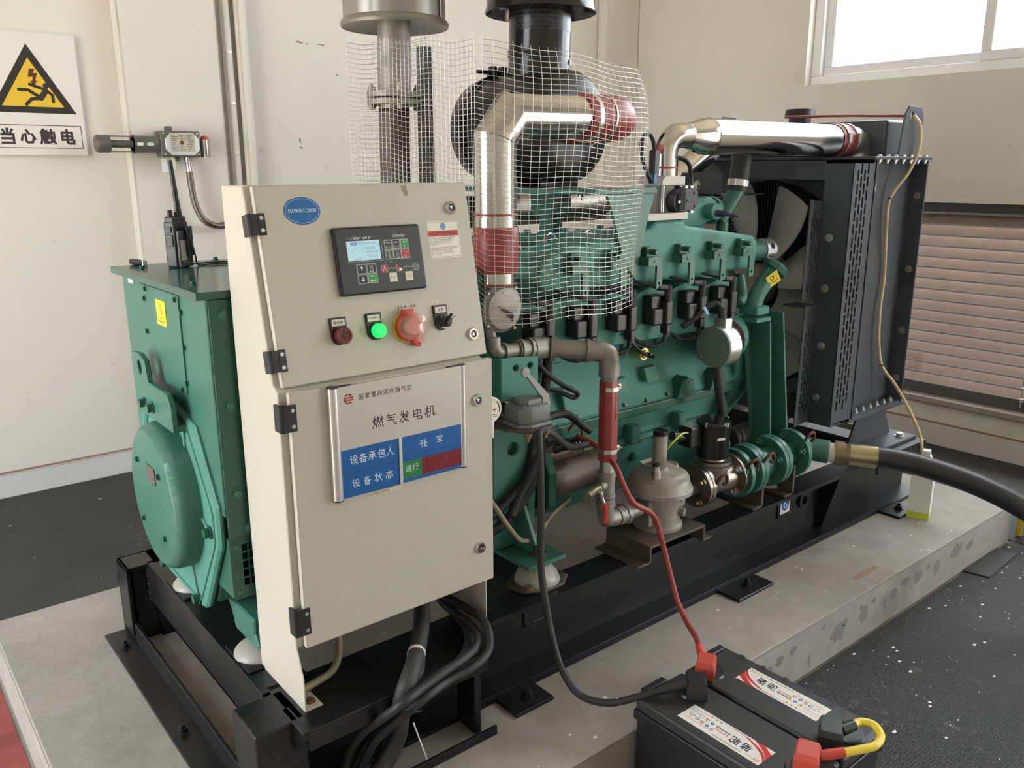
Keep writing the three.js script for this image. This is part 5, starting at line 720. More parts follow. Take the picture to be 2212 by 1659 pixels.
  part(t, 'hose_clamp', ring([2.597, 1.483, -1.90], [0.15, 1, 0], 0.036, 0.0385, 0.022, 32), M.zinc);
}
{ // drain tube and jug
  const t = thing('drain_tube', 'thin amber plastic tube hanging down the radiator side', 'tube', [3.22, 0.46, -1.60]);
  part(t, 'tube', sweep([[3.235, 1.735, -1.60], [3.262, 1.705, -1.588], [3.275, 1.62, -1.585], [3.255, 1.54, -1.60], [3.20, 1.43, -1.64], [3.21, 1.30, -1.645], [3.24, 1.13, -1.65], [3.225, 1.0, -1.645], [3.235, 0.86, -1.64], [3.26, 0.77, -1.63], [3.30, 0.69, -1.585], [3.32, 0.60, -1.53], [3.30, 0.50, -1.46], [3.285, 0.445, -1.44]], 0.0066, 110, 10), M.tubeClear);
  for (const [y, z, x] of [[1.43, -1.64, 3.20], [0.77, -1.632, 3.26]]) part(t, 'cable_tie', ring([x, y, z], [0.1, 1, 0], 0.0066, 0.009, 0.005, 16), M.plastic);
}
{
  const t = thing('drip_jug', 'white plastic jug with yellow liquid on the plinth', 'jug', [3.30, 0.178, -1.43]);
  const a = 0.35, P = (x, y, z) => [3.30 + x * Math.cos(a) + z * Math.sin(a), y, -1.43 - x * Math.sin(a) + z * Math.cos(a)];
  const R = (w, d, y, ox = 0) => [P(-w + ox, y, d), P(w + ox, y, d), P(w + ox, y, -d), P(-w + ox, y, -d)];
  part(t, 'shell', loft([R(0.056, 0.04, 0.178), R(0.056, 0.04, 0.355), R(0.052, 0.036, 0.375), R(0.022, 0.018, 0.432, 0.004), R(0.018, 0.016, 0.436, 0.004), R(0.018, 0.016, 0.452, 0.004)].map((r) => r.slice().reverse()), true, 0.3), M.jug);
  part(t, 'liquid', loft([R(0.0563, 0.0403, 0.179), R(0.0563, 0.0403, 0.206)].map((r) => r.slice().reverse()), true, 0.3), M.liquid, 'yellow coolant in the bottom');
}

// ---------------------------------------------------------------- exhaust stack, air filter, intake pipes
{
  const t = thing('exhaust_stack', 'exhaust pipe with bolted flange and steel silencer above cabinet', 'exhaust', [1.478, 0.95, -2.4]);
  part(t, 'lagged_pipe', sweep([[1.60, 1.25, -2.38], [1.50, 1.33, -2.40], [1.475, 1.42, -2.4], [1.475, 1.55, -2.4], [1.478, 1.73, -2.4]], 0.049, 40, 28), M.brown, 'dark brown bandaged pipe');
  part(t, 'manifold_pipe', [cyl([1.60, 1.25, -2.36], [2.45, 1.25, -2.36], 0.05, 0.05, 24), cyl([1.52, 1.40, -2.36], [2.38, 1.41, -2.36], 0.055, 0.055, 28)], M.stainless);
  part(t, 'flange', [ring([1.48, 1.742, -2.4], [0, 1, 0], 0.05, 0.086, 0.016, 36), ring([1.48, 1.764, -2.4], [0, 1, 0], 0.05, 0.086, 0.016, 36), cyl([1.479, 1.715, -2.4], [1.479, 1.745, -2.4], 0.048, 0.048, 28)], M.galv);
  for (const a of [0.3, 1.87, 3.44, 5.0]) part(t, 'flange_bolt', [nut([1.48 + 0.072 * Math.cos(a), 1.780, -2.4 + 0.072 * Math.sin(a)], [0, 1, 0], 0.011, 0.012), cyl([1.48 + 0.072 * Math.cos(a), 1.726, -2.4 + 0.072 * Math.sin(a)], [1.48 + 0.072 * Math.cos(a), 1.79, -2.4 + 0.072 * Math.sin(a)], 0.006, 0.006, 8), hex([1.48 + 0.072 * Math.cos(a), 1.742, -2.4 + 0.072 * Math.sin(a)], [0, -1, 0], 0.011, 0.012)], M.galv);
  part(t, 'upper_pipe', cyl([1.48, 1.78, -2.4], [1.487, 1.99, -2.4], 0.051, 0.051, 32), M.galv);
  part(t, 'silencer', lathe([[0.05, 0.02], [0.145, 0], [0.164, -0.006], [0.168, 0.002], [0.164, 0.012], [0.157, 0.018], [0.157, 0.9]], [1.49, 1.975, -2.4], [0, 1, 0], 56), M.silencer);
  part(t, 'seam', box(1.560, 1.566, 1.99, 2.85, -2.262, -2.254, 0.001), M.silencer);
}
{
  const t = thing('support_post', 'grey painted steel channel post behind the exhaust pipe', 'post', [1.62, 0.42, -2.44]);
  part(t, 'channel', [box(1.60, 1.645, 0.42, 1.93, -2.455, -2.425, 0.002)], std([0.15, 0.155, 0.155], 0.5));
  part(t, 'tie_rod', cyl([1.572, 1.36, -2.40], [1.572, 1.76, -2.40], 0.008, 0.008, 10), M.galv);
}
{
  const t = thing('air_filter', 'large black cylindrical air filter with vertical intake and rain cap', 'air filter', [1.87, 1.488, -2.2]);
  part(t, 'canister', lathe([[0, 0], [0.10, 0], [0.150, 0.008], [0.168, 0.025], [0.172, 0.05], [0.172, 0.36], [0.180, 0.362], [0.180, 0.378], [0.172, 0.38], [0.168, 0.43], [0.150, 0.455], [0.10, 0.465], [0, 0.465]], [1.87, 1.672, -1.985], [0, 0, -1], 56), M.filter);
  part(t, 'end_band', [ring([1.87, 1.672, -2.325], [0, 0, -1], 0.170, 0.1755, 0.02, 56)], M.gloss);
  part(t, 'clamp', [box(1.80, 1.90, 1.842, 1.856, -2.345, -2.33, 0.004), cyl([1.76, 1.855, -2.338], [1.90, 1.857, -2.338], 0.006, 0.006, 10), box(1.815, 1.835, 1.84, 1.875, -2.35, -2.325, 0.003), box(1.855, 1.878, 1.84, 1.875, -2.35, -2.325, 0.003)], M.plastic);
  part(t, 'cradle', [box(1.79, 1.95, 1.488, 1.53, -2.17, -2.05, 0.004), box(1.79, 1.80, 1.488, 1.60, -2.17, -2.05, 0.003), box(1.94, 1.95, 1.488, 1.60, -2.17, -2.05, 0.003)], M.plastic);
  part(t, 'intake_duct', [cyl([1.905, 1.80, -2.2], [1.912, 1.968, -2.2], 0.100, 0.100, 48, true), cyl([1.908, 1.895, -2.2], [1.908, 1.903, -2.2], 0.1025, 0.1025, 48), cyl([1.908, 1.909, -2.2], [1.908, 1.914, -2.2], 0.102, 0.102, 48)], M.gloss);
  const dots = print(2048, 256, (g, w, h) => { g.fillStyle = '#2c2c2d'; g.fillRect(0, 0, w, h); g.fillStyle = '#040404'; for (let j = 0; j < 8; j++) for (let i = 0; i < 64; i++) { g.beginPath(); g.arc((i + (j & 1) * 0.5) * 32, j * 32 + 16, 9.5, 0, 7); g.fill(); } }, 0.25);
  part(t, 'perforated_collar', cyl([1.912, 1.968, -2.2], [1.914, 2.075, -2.2], 0.1005, 0.1005, 64, true), dots);
  part(t, 'rain_cap', lathe([[0.100, 0.10], [0.164, 0.045], [0.168, 0.02], [0.176, -0.004], [0.180, -0.002], [0.174, 0.02], [0.172, 0.10], [0.16, 0.22], [0, 0.24]], [1.914, 2.03, -2.2], [0, 1, 0], 64), M.gloss);
  part(t, 'label', sheet([1.972, 1.878, -2.118], [0.82, 0, -0.57], [0, 1, 0], 0.022, 0.014, 0.001), M.white);
  part(t, 'clamp_screw', cyl([1.80, 1.900, -2.15], [1.85, 1.899, -2.14], 0.006, 0.006, 10), M.plastic);
  part(t, 'service_indicator', [cyl([1.935, 1.60, -1.985], [1.94, 1.79, -1.98], 0.003, 0.003, 8), cyl([1.937, 1.72, -1.983], [1.938, 1.75, -1.982], 0.008, 0.008, 10)], M.zinc);
}
{
  const t = thing('intake_pipe', 'bright steel intake pipe with mitred bend and red hose ends', 'pipe', [1.372, 1.24, -1.75]);
  part(t, 'steel_pipe', miter([[1.372, 1.39, -1.75], [1.372, 1.618, -1.75], [1.425, 1.683, -1.75], [1.70, 1.683, -1.735]], 0.055, 40), M.chrome);
  part(t, 'weld_bead', [new THREE.TorusGeometry(0.056, 0.0014, 6, 48).rotateX(Math.PI / 2).rotateZ(-0.34).translate(1.372, 1.618, -1.75)], M.stainless);
  part(t, 'red_elbow', sweep([[1.655, 1.683, -1.737], [1.72, 1.683, -1.736], [1.79, 1.683, -1.745], [1.84, 1.682, -1.79], [1.862, 1.68, -1.86], [1.866, 1.678, -1.99]], 0.0605, 50, 30), M.redHose);
  part(t, 'hose_clamp', ring([1.675, 1.683, -1.737], [1, 0, 0], 0.0605, 0.0625, 0.014, 40), M.zinc);
  part(t, 'hose_clamp', ring([1.735, 1.683, -1.736], [1, 0, 0], 0.0605, 0.0622, 0.006, 40), M.zinc);
  part(t, 'red_strap', ring([1.652, 1.683, -1.737], [1, 0, 0], 0.055, 0.0615, 0.007, 40), M.redHose);
  part(t, 'wire_twist', sweep([[1.60, 1.625, -1.72], [1.64, 1.615, -1.70], [1.68, 1.62, -1.69], [1.66, 1.605, -1.70], [1.69, 1.60, -1.71]], 0.0022, 40, 5), M.wire);
  part(t, 'red_sleeve', lathe([[0.056, 0], [0.058, 0.01], [0.059, 0.06], [0.0595, 0.115], [0.057, 0.118]], [1.372, 1.283, -1.75], [0, 1, 0], 40), M.redHose);
  part(t, 'steel_band', cyl([1.372, 1.401, -1.75], [1.372, 1.425, -1.75], 0.0575, 0.0575, 40), M.chrome);
  part(t, 'red_ring', ring([1.372, 1.430, -1.75], [0, 1, 0], 0.055, 0.0595, 0.005, 40), M.redHose);
  part(t, 'lower_band', cyl([1.372, 1.255, -1.75], [1.372, 1.284, -1.75], 0.052, 0.052, 40), M.chrome);
  part(t, 'lower_ring', ring([1.372, 1.252, -1.75], [0, 1, 0], 0.05, 0.055, 0.004, 40), M.redHose);
}
{
  const t = thing('gas_governor', 'round grey cast diaphragm governor under the intake pipe', 'governor', [1.37, 1.125, -1.70]);
  part(t, 'housing', lathe([[0, 0], [0.05, 0], [0.062, 0.012], [0.0645, 0.014], [0.0645, 0.022], [0.060, 0.024], [0.054, 0.034], [0.03, 0.040], [0, 0.041]], [1.363, 1.192, -1.735], [0, 0, 1], 44), M.cast);
  part(t, 'arm', loft([[[1.33, 1.205, -1.697], [1.40, 1.195, -1.697], [1.385, 1.155, -1.697]], [[1.365, 1.185, -1.675], [1.378, 1.184, -1.675], [1.374, 1.175, -1.675]]].map((r) => r.reverse())), M.cast);
  part(t, 'data_label', sheet([1.375, 1.225, -1.698], [1, -0.05, 0.1], [0.05, 1, 0.35], 0.042, 0.026, 0.0008), M.white);
  for (const a of [0.9, 2.4, 3.8, 5.3]) part(t, 'screw', cyl([1.363 + 0.066 * Math.cos(a), 1.192 + 0.066 * Math.sin(a), -1.724], [1.363 + 0.066 * Math.cos(a), 1.192 + 0.066 * Math.sin(a), -1.706], 0.0045, 0.0045, 8), M.galv);
  part(t, 'body', [box(1.33, 1.41, 1.15, 1.25, -1.80, -1.735, 0.01), cyl([1.372, 1.24, -1.76], [1.372, 1.257, -1.755], 0.045, 0.045, 28)], M.cast);
  part(t, 'outlet', [cyl([1.336, 1.15, -1.735], [1.336, 1.075, -1.715], 0.014, 0.014, 16)], M.galv);
}
{
  const t = thing('charge_pipe', 'bright steel pipe from throttle across to radiator top', 'pipe', [2.15, 1.413, -1.82]);
  part(t, 'bend', sweep([[2.105, 1.565, -1.82], [2.105, 1.590, -1.82], [2.116, 1.622, -1.82], [2.148, 1.643, -1.82], [2.19, 1.648, -1.82], [2.225, 1.648, -1.82]], 0.0385, 50, 30), M.chrome);
  part(t, 'reducer', lathe([[0.0385, 0], [0.0575, 0.075], [0.0585, 0.10], [0.0585, 0.105]], [2.205, 1.647, -1.82], [1, 0, 0], 44), M.chrome);
  part(t, 'long_pipe', cyl([2.305, 1.647, -1.82], [3.08, 1.647, -1.82], 0.058, 0.058, 48), M.chrome);
  part(t, 'weld_bead', [new THREE.TorusGeometry(0.0585, 0.0012, 6, 44).rotateY(Math.PI / 2).translate(2.306, 1.647, -1.82), new THREE.TorusGeometry(0.0385, 0.0012, 6, 44).rotateY(Math.PI / 2).translate(2.212, 1.648, -1.82)], M.stainless);
  part(t, 'red_sleeve', lathe([[0.060, 0], [0.0635, 0.01], [0.0605, 0.022], [0.0635, 0.04], [0.0635, 0.055], [0.0605, 0.07], [0.0635, 0.085], [0.0605, 0.10], [0.058, 0.105]], [3.05, 1.647, -1.82], [1, 0, 0], 44), M.redHose);
  for (const x of [3.072, 3.135]) part(t, 'hose_clamp', [ring([x, 1.647, -1.82], [1, 0, 0], 0.061, 0.066, 0.011, 44), box(x - 0.004, x + 0.012, 1.635, 1.675, -1.758, -1.748, 0.002)], M.zinc);
  part(t, 'inlet_elbow', sweep([[3.14, 1.647, -1.82], [3.19, 1.647, -1.82], [3.225, 1.638, -1.82], [3.242, 1.615, -1.82], [3.245, 1.57, -1.82]], 0.057, 40, 32), M.alu);
  part(t, 'throttle_collar', [cyl([2.105, 1.551, -1.82], [2.105, 1.575, -1.82], 0.041, 0.041, 36), cyl([2.105, 1.520, -1.82], [2.105, 1.545, -1.82], 0.041, 0.041, 36)], M.chrome);
  part(t, 'red_ring', ring([2.105, 1.543, -1.82], [0, 1, 0], 0.039, 0.0405, 0.010, 36), M.redHose);
}
{
  const t = thing('throttle_body', 'machined throttle block with dark grey actuator on manifold', 'throttle', [2.10, 1.413, -1.82]);
  part(t, 'block', exZ([[2.045, 1.494], [2.155, 1.494], [2.155, 1.522], [2.06, 1.524], [2.045, 1.512]], -1.875, -1.775, [], 0.002), M.plate);
  part(t, 'barrel', cyl([2.10, 1.413, -1.83], [2.10, 1.496, -1.83], 0.045, 0.045, 32), M.galv);
  for (const [x, z] of [[2.060, -1.785], [2.145, -1.785], [2.060, -1.865], [2.145, -1.865]]) part(t, 'stud', cyl([x, 1.413, z], [x, 1.496, z], 0.006, 0.006, 12), M.steel);
  const a = part(t, 'actuator', [cyl([2.115, 1.447, -1.79], [2.115, 1.447, -1.755], 0.036, 0.036, 30), exZ([[2.10, 1.412], [2.165, 1.415], [2.185, 1.43], [2.187, 1.475], [2.165, 1.492], [2.12, 1.485], [2.095, 1.47]], -1.79, -1.745, [], 0.004)], M.plasticGrey);
  for (let i = 0; i < 4; i++) part(a, 'cooling_rib', box(2.098 + i * 0.006, 2.101 + i * 0.006, 1.42, 1.475, -1.747, -1.741, 0.0008), M.plasticGrey);
  for (const [x, y] of [[2.13, 1.448], [2.165, 1.47], [2.17, 1.43], [2.12, 1.475]]) part(a, 'screw', cyl([x, y, -1.747], [x, y, -1.742], 0.004, 0.004, 10), M.plastic);
  for (const [x, y] of [[2.125, 1.490], [2.15, 1.490], [2.125, 1.411], [2.155, 1.413], [2.097, 1.445]]) part(a, 'clip', box(x - 0.006, x + 0.006, y - 0.004, y + 0.004, -1.750, -1.743, 0.001), M.alu);
}
{
  const t = thing('return_pipe', 'slanting bright steel pipe behind the throttle', 'pipe', [2.6, 1.36, -2.3]);
  part(t, 'tube', cyl([2.36, 1.35, -2.22], [2.92, 1.672, -2.22], 0.05, 0.05, 36), M.chrome);
  part(t, 'end_bead', ring([2.90, 1.66, -2.22], [0.865, 0.5, 0], 0.048, 0.053, 0.012, 32), M.chrome);
}
{
  const t = thing('connector_loop', 'black wire loop with blue plug beside the throttle', 'cable', [2.04, 1.49, -1.76]);
  part(t, 'wire_loop', sweep([[2.045, 1.508, -1.77], [2.02, 1.53, -1.765], [1.995, 1.58, -1.765], [1.998, 1.63, -1.77], [2.03, 1.648, -1.775], [2.058, 1.625, -1.78], [2.065, 1.58, -1.78], [2.062, 1.54, -1.778]], 0.0065, 60, 8), M.rubber);
  part(t, 'plug', [box(2.05, 2.075, 1.52, 1.60, -1.79, -1.765, 0.004)], M.plastic);
  t.position.x -= 0.055; part(t, 'blue_plug', box(2.045, 2.062, 1.500, 1.528, -1.785, -1.762, 0.003), std([0.05, 0.16, 0.36], 0.4));
}

// ---------------------------------------------------------------- wire mesh guard
{
  const t = thing('wire_mesh_guard', 'loose sheet of welded wire mesh bent round exhaust and intake', 'wire mesh', [1.4, 1.15, -1.65]);
  // plan path of the sheet, from behind the exhaust round to its right edge
  const path = new THREE.CatmullRomCurve3([V(1.585, 0, -2.36), V(1.565, 0, -2.46), V(1.47, 0, -2.53), V(1.36, 0, -2.47), V(1.335, 0, -2.33), V(1.31, 0, -2.10), V(1.275, 0, -1.88), V(1.238, 0, -1.68), V(1.225, 0, -1.625), V(1.25, 0, -1.600), V(1.33, 0, -1.588), V(1.50, 0, -1.580), V(1.66, 0, -1.590), V(1.76, 0, -1.615), V(1.80, 0, -1.64)], false, 'centripetal');
  const len = path.getLength(), N = Math.round(len / 0.0254), pts = path.getSpacedPoints(400), us = pts.map((_, i) => i / 400);
  const corner = us[pts.reduce((b, p, i) => Math.hypot(p.x - 1.227, p.z + 1.62) < Math.hypot(pts[b].x - 1.227, pts[b].z + 1.62) ? i : b, 0)];
  const top = (u) => u < corner ? 1.835 + (corner - u) * 0.20 : 1.835 - (u - corner) * 0.10, bot = (u) => u < corner ? 1.185 : 1.170 - (u - corner) * 0.04;
  const S = (u, v) => { const i = Math.min(399, Math.floor(u * 400)), f = u * 400 - i, p = pts[i].clone().lerp(pts[i + 1], f), y = bot(u) + (top(u) - bot(u)) * v, w = u - corner; if (w > 0) { p.z += 0.020 * Math.sin(v * 5.2 + u * 4) * Math.min(1, w * 6) - 0.03 * Math.pow(Math.max(0, v - 0.80) * 5, 2) * Math.min(1, w * 5); p.x += 0.012 * Math.sin(v * 3.1) * w; } else p.x += 0.012 * Math.sin(v * 4 + u * 9) * (corner - u); p.y = y + 0.004 * Math.sin(u * 40); return p; };
  const rows = 52;
  for (let j = 0; j < rows; j++) { const v = 0.012 + 0.976 * j / (rows - 1), P = []; for (let i = 0; i <= 90; i++) P.push(S(i / 90, v)); part(t, 'horizontal_wire', sweep(P, 0.00075, 120, 4, false, false), M.wire); }
  for (let i = 0; i <= N; i++) { const u = i / N, P = []; for (let j = 0; j <= 14; j++) P.push(S(u, j / 14)); part(t, 'vertical_wire', sweep(P, 0.00075, 28, 4, false, false), M.wire); }
}

// ---------------------------------------------------------------- gas train along the near rail
const GZ = -1.6, GY = 0.555;
{
  const t = thing('gas_riser', 'grey galvanised gas riser with red rubber hose and small brass drain valve', 'pipe', [1.66, 0.50, GZ]);
  const elbow = (a, b, c, r) => sweep([a, lerp3(a, b, 0.55), lerp3(lerp3(a, b, 0.85), lerp3(c, b, 0.85), 0.5), lerp3(c, b, 0.55), c], r, 30, 24);
  part(t, 'inlet_elbow', [elbow([1.652, 0.60, GZ], [1.655, 0.552, GZ], [1.71, 0.55, GZ], 0.025), ring([1.652, 0.598, GZ], [0, 1, 0], 0.02, 0.0285, 0.012), ring([1.700, 0.55, GZ], [1, 0, 0], 0.02, 0.0285, 0.012)], M.galv);
  part(t, 'union_nut', [cyl([1.712, 0.55, GZ], [1.727, 0.55, GZ], 0.030, 0.030, 8), cyl([1.727, 0.55, GZ], [1.742, 0.55, GZ], 0.033, 0.033, 8), cyl([1.740, 0.55, GZ], [1.80, 0.55, GZ], 0.022, 0.022, 20)], M.galv);
  part(t, 'hex_nipple', [cyl([1.652, 0.608, GZ], [1.652, 0.622, GZ], 0.027, 0.027, 8), cyl([1.652, 0.618, GZ], [1.652, 0.632, GZ], 0.021, 0.021, 20)], M.galv);
  const tee = part(t, 'tee', [cyl([1.652, 0.628, GZ], [1.654, 0.70, GZ], 0.025, 0.025, 28), ring([1.652, 0.627, GZ], [0, 1, 0], 0.02, 0.0285, 0.012), ring([1.654, 0.69, GZ], [0, 1, 0], 0.02, 0.0285, 0.014), cyl([1.652, 0.668, GZ], [1.612, 0.666, GZ + 0.012], 0.016, 0.0155, 20)], M.galv);
  part(t, 'steel_stub', cyl([1.654, 0.70, GZ], [1.654, 0.76, GZ], 0.0215, 0.0215, 28), M.zinc);
  part(t, 'red_hose', lathe([[0.0245, 0], [0.0272, 0.002], [0.0276, 0.12], [0.0266, 0.23], [0.0255, 0.236]], [1.655, 0.737, GZ], [-0.01, 1, 0], 36), M.redHose, 'red rubber hose');
  part(t, 'hose_print', sheet([1.657, 0.905, GZ + 0.0277], [0, -1, 0.01], [1, 0, 0], 0.085, 0.0055, 0.0004), print(512, 32, (g) => { g.fillStyle = '#8a2c27'; g.fillRect(0, 0, 512, 32); txt(g, '52/0015 1:1 bar Max O-30', 6, 25, 26, '#d9bdb6', 'monospace', 'bold'); }));
  for (const y of [0.762, 0.945]) part(t, 'hose_clamp', [ring([1.655, y, GZ], [0, 1, 0], 0.027, 0.0288, 0.012, 36), box(1.680, 1.694, y - 0.002, y + 0.014, GZ - 0.006, GZ + 0.010, 0.002), cyl([1.690, y + 0.006, GZ], [1.70, y + 0.006, GZ + 0.014], 0.004, 0.004, 8)], M.zinc);
  part(t, 'upper_elbow', [elbow([1.653, 0.985, GZ], [1.65, 1.052, GZ], [1.597, 1.060, GZ - 0.035], 0.029), ring([1.653, 0.985, GZ], [0, 1, 0], 0.022, 0.030, 0.013), cyl([1.653, 0.965, GZ], [1.653, 0.99, GZ], 0.0235, 0.0235, 24), ring([1.605, 1.059, GZ - 0.030], [-0.8, 0.08, -0.55], 0.024, 0.0325, 0.012)], M.galv);
  part(t, 'cross_pipe', cyl([1.60, 1.060, GZ - 0.033], [1.505, 1.070, -1.70], 0.0255, 0.0255, 28), M.galv);
  part(t, 'reducing_tee', [cyl([1.52, 1.069, -1.70], [1.45, 1.074, -1.70], 0.0315, 0.0315, 28), ring([1.514, 1.069, -1.690], [0.7, -0.06, 0.6], 0.024, 0.0355, 0.013), cyl([1.45, 1.074, -1.70], [1.436, 1.076, -1.70], 0.031, 0.031, 8), cyl([1.436, 1.076, -1.70], [1.40, 1.078, -1.70], 0.025, 0.025, 24), cyl([1.415, 1.077, -1.70], [1.405, 1.078, -1.70], 0.029, 0.029, 24), cyl([1.40, 1.078, -1.70], [1.36, 1.080, -1.70], 0.019, 0.019, 20), cyl([1.362, 1.08, -1.70], [1.352, 1.08, -1.70], 0.023, 0.023, 20), sweep([[1.36, 1.08, -1.70], [1.335, 1.082, -1.70], [1.328, 1.09, -1.70], [1.328, 1.12, -1.705]], 0.017, 24, 16)], M.galv);
  // small ball valve on the tee
  const v = part(t, 'drain_valve', [cyl([1.614, 0.666, GZ + 0.011], [1.598, 0.665, GZ + 0.016], 0.0135, 0.0135, 8), cyl([1.60, 0.665, GZ + 0.015], [1.548, 0.662, GZ + 0.030], 0.0125, 0.0135, 20), cyl([1.556, 0.6625, GZ + 0.028], [1.543, 0.6617, GZ + 0.032], 0.0155, 0.0155, 8)], M.brassDull);
  part(v, 'valve_stem', [cyl([1.588, 0.665, GZ + 0.020], [1.592, 0.662, GZ + 0.040], 0.007, 0.006, 12), hex([1.592, 0.662, GZ + 0.040], [0.2, -0.1, 1], 0.006, 0.004)], M.zinc);
  part(v, 'lever_strip', sweep([[1.590, 0.664, GZ + 0.042], [1.595, 0.645, GZ + 0.043], [1.60, 0.632, GZ + 0.046]], 0.0055, 12, 6), M.zinc);
  part(v, 'lever_grip', sweep([[1.599, 0.634, GZ + 0.046], [1.603, 0.61, GZ + 0.047], [1.603, 0.57, GZ + 0.047]], 0.0075, 16, 8), M.red, 'red lever sleeve');
}
{
  const t = thing('pressure_regulator', 'silver cast gas pressure regulator with domed lid and spring tower', 'regulator', [1.885, 0.475, GZ]);
  const X = 1.885;
  part(t, 'body', [lathe([[0.076, 0], [0.076, 0.010], [0.068, 0.014], [0.066, 0.075], [0.072, 0.10], [0.072, 0.112]], [X, 0.475, GZ], [0, 1, 0], 40), box(X - 0.075, X - 0.03, 0.49, 0.575, GZ - 0.03, GZ + 0.03, 0.006), box(X + 0.03, X + 0.09, 0.52, 0.585, GZ - 0.035, GZ + 0.035, 0.008), cyl([X + 0.02, 0.53, GZ + 0.03], [X + 0.035, 0.528, GZ + 0.075], 0.013, 0.013, 8), cyl([X + 0.035, 0.56, GZ + 0.058], [X + 0.035, 0.59, GZ + 0.058], 0.014, 0.014, 14)], M.cast);
  part(t, 'diaphragm_flange', lathe([[0.060, -0.014], [0.096, -0.010], [0.103, -0.006], [0.103, 0.006], [0.098, 0.009]], [X, 0.596, GZ], [0, 1, 0], 48), M.cast);
  part(t, 'lid', [lathe([[0.098, 0.004], [0.094, 0.020], [0.091, 0.036], [0.083, 0.047], [0.055, 0.054], [0.03, 0.058], [0.022, 0.064]], [X, 0.600, GZ], [0, 1, 0], 48), ...[0.6, 2.7, 4.4].map((a) => loft([[[X + 0.02 * Math.cos(a - 0.25), 0.652, GZ + 0.02 * Math.sin(a - 0.25)], [X + 0.02 * Math.cos(a + 0.25), 0.652, GZ + 0.02 * Math.sin(a + 0.25)], [X + 0.02 * Math.cos(a), 0.680, GZ + 0.02 * Math.sin(a)]], [[X + 0.090 * Math.cos(a - 0.10), 0.612, GZ + 0.090 * Math.sin(a - 0.10)], [X + 0.090 * Math.cos(a + 0.10), 0.612, GZ + 0.090 * Math.sin(a + 0.10)], [X + 0.086 * Math.cos(a), 0.645, GZ + 0.086 * Math.sin(a)]]]))], M.cast);
  part(t, 'tower', cyl([X - 0.003, 0.650, GZ], [X - 0.003, 0.772, GZ], 0.0235, 0.0215, 32), M.cast);
  part(t, 'tower_cap', [ring([X - 0.003, 0.766, GZ], [0, 1, 0], 0.016, 0.0228, 0.006, 32), ring([X - 0.003, 0.775, GZ], [0, 1, 0], 0.015, 0.0228, 0.005, 32), cyl([X - 0.003, 0.77, GZ], [X - 0.003, 0.777, GZ], 0.018, 0.018, 20)], M.plastic);
  part(t, 'vent_plug', [cyl([X - 0.055, 0.64, GZ + 0.035], [X - 0.056, 0.672, GZ + 0.035], 0.013, 0.013, 16), cyl([X - 0.056, 0.672, GZ + 0.035], [X - 0.056, 0.688, GZ + 0.035], 0.010, 0.010, 16)], M.zinc);
  part(t, 'vent_cap', cyl([X - 0.056, 0.688, GZ + 0.035], [X - 0.056, 0.695, GZ + 0.035], 0.0115, 0.0115, 16), M.plastic);
  part(t, 'side_boss', [cyl([X + 0.055, 0.645, GZ], [X + 0.055, 0.662, GZ], 0.024, 0.022, 24)], M.cast);
  for (let i = 0; i < 10; i++) { const a = i * 0.628 + 0.2; part(t, 'screw', cyl([X + 0.095 * Math.cos(a), 0.588, GZ + 0.095 * Math.sin(a)], [X + 0.095 * Math.cos(a), 0.609, GZ + 0.095 * Math.sin(a)], 0.0045, 0.0045, 10), M.zinc); }
  part(t, 'data_plate', sheet([X + 0.015, 0.660, GZ - 0.05], [1, 0, 0], [0, 0.5, -1], 0.07, 0.032, 0.001), M.alu);
}
{
  const t = thing('regulator_stand', 'brown steel channel stand under the pressure regulator', 'bracket', [1.87, 0.42, GZ]);
  part(t, 'channel', [box(1.74, 1.995, 0.467, 0.475, -1.68, -1.50, 0.002), box(1.74, 1.748, 0.42, 0.47, -1.68, -1.50, 0.002), box(1.987, 1.995, 0.42, 0.47, -1.68, -1.50, 0.002)], M.brown);
  part(t, 'foot_flange', box(1.69, 1.745, 0.42, 0.427, -1.68, -1.50, 0.002), M.brown);
  part(t, 'foot_flange', box(1.99, 2.03, 0.42, 0.427, -1.68, -1.50, 0.002), M.brown);
}
const flange = (t, x, r, th, mat, name = 'flange') => part(t, name, ring([x, GY, GZ], [1, 0, 0], 0.024, r, th, 48), mat);
const bolts = (t, x, r, mat, d, phase = 0.785, n = 4) => { for (let i = 0; i < n; i++) { const a = phase + i * Math.PI * 2 / n; part(t, 'flange_bolt', nut([x, GY + r * Math.sin(a), GZ + r * Math.cos(a)], [d, 0, 0], 0.0125, 0.012), mat); } };
const strap = (t, x, y, z) => part(t, 'bonding_strap', sweep([[x - 0.015, y - 0.01, z], [x, y + 0.012, z + 0.008], [x + 0.02, y + 0.016, z + 0.01], [x + 0.032, y, z + 0.008], [x + 0.03, y - 0.018, z + 0.006], [x + 0.018, y - 0.016, z + 0.004]], 0.0055, 24, 6), M.rust);
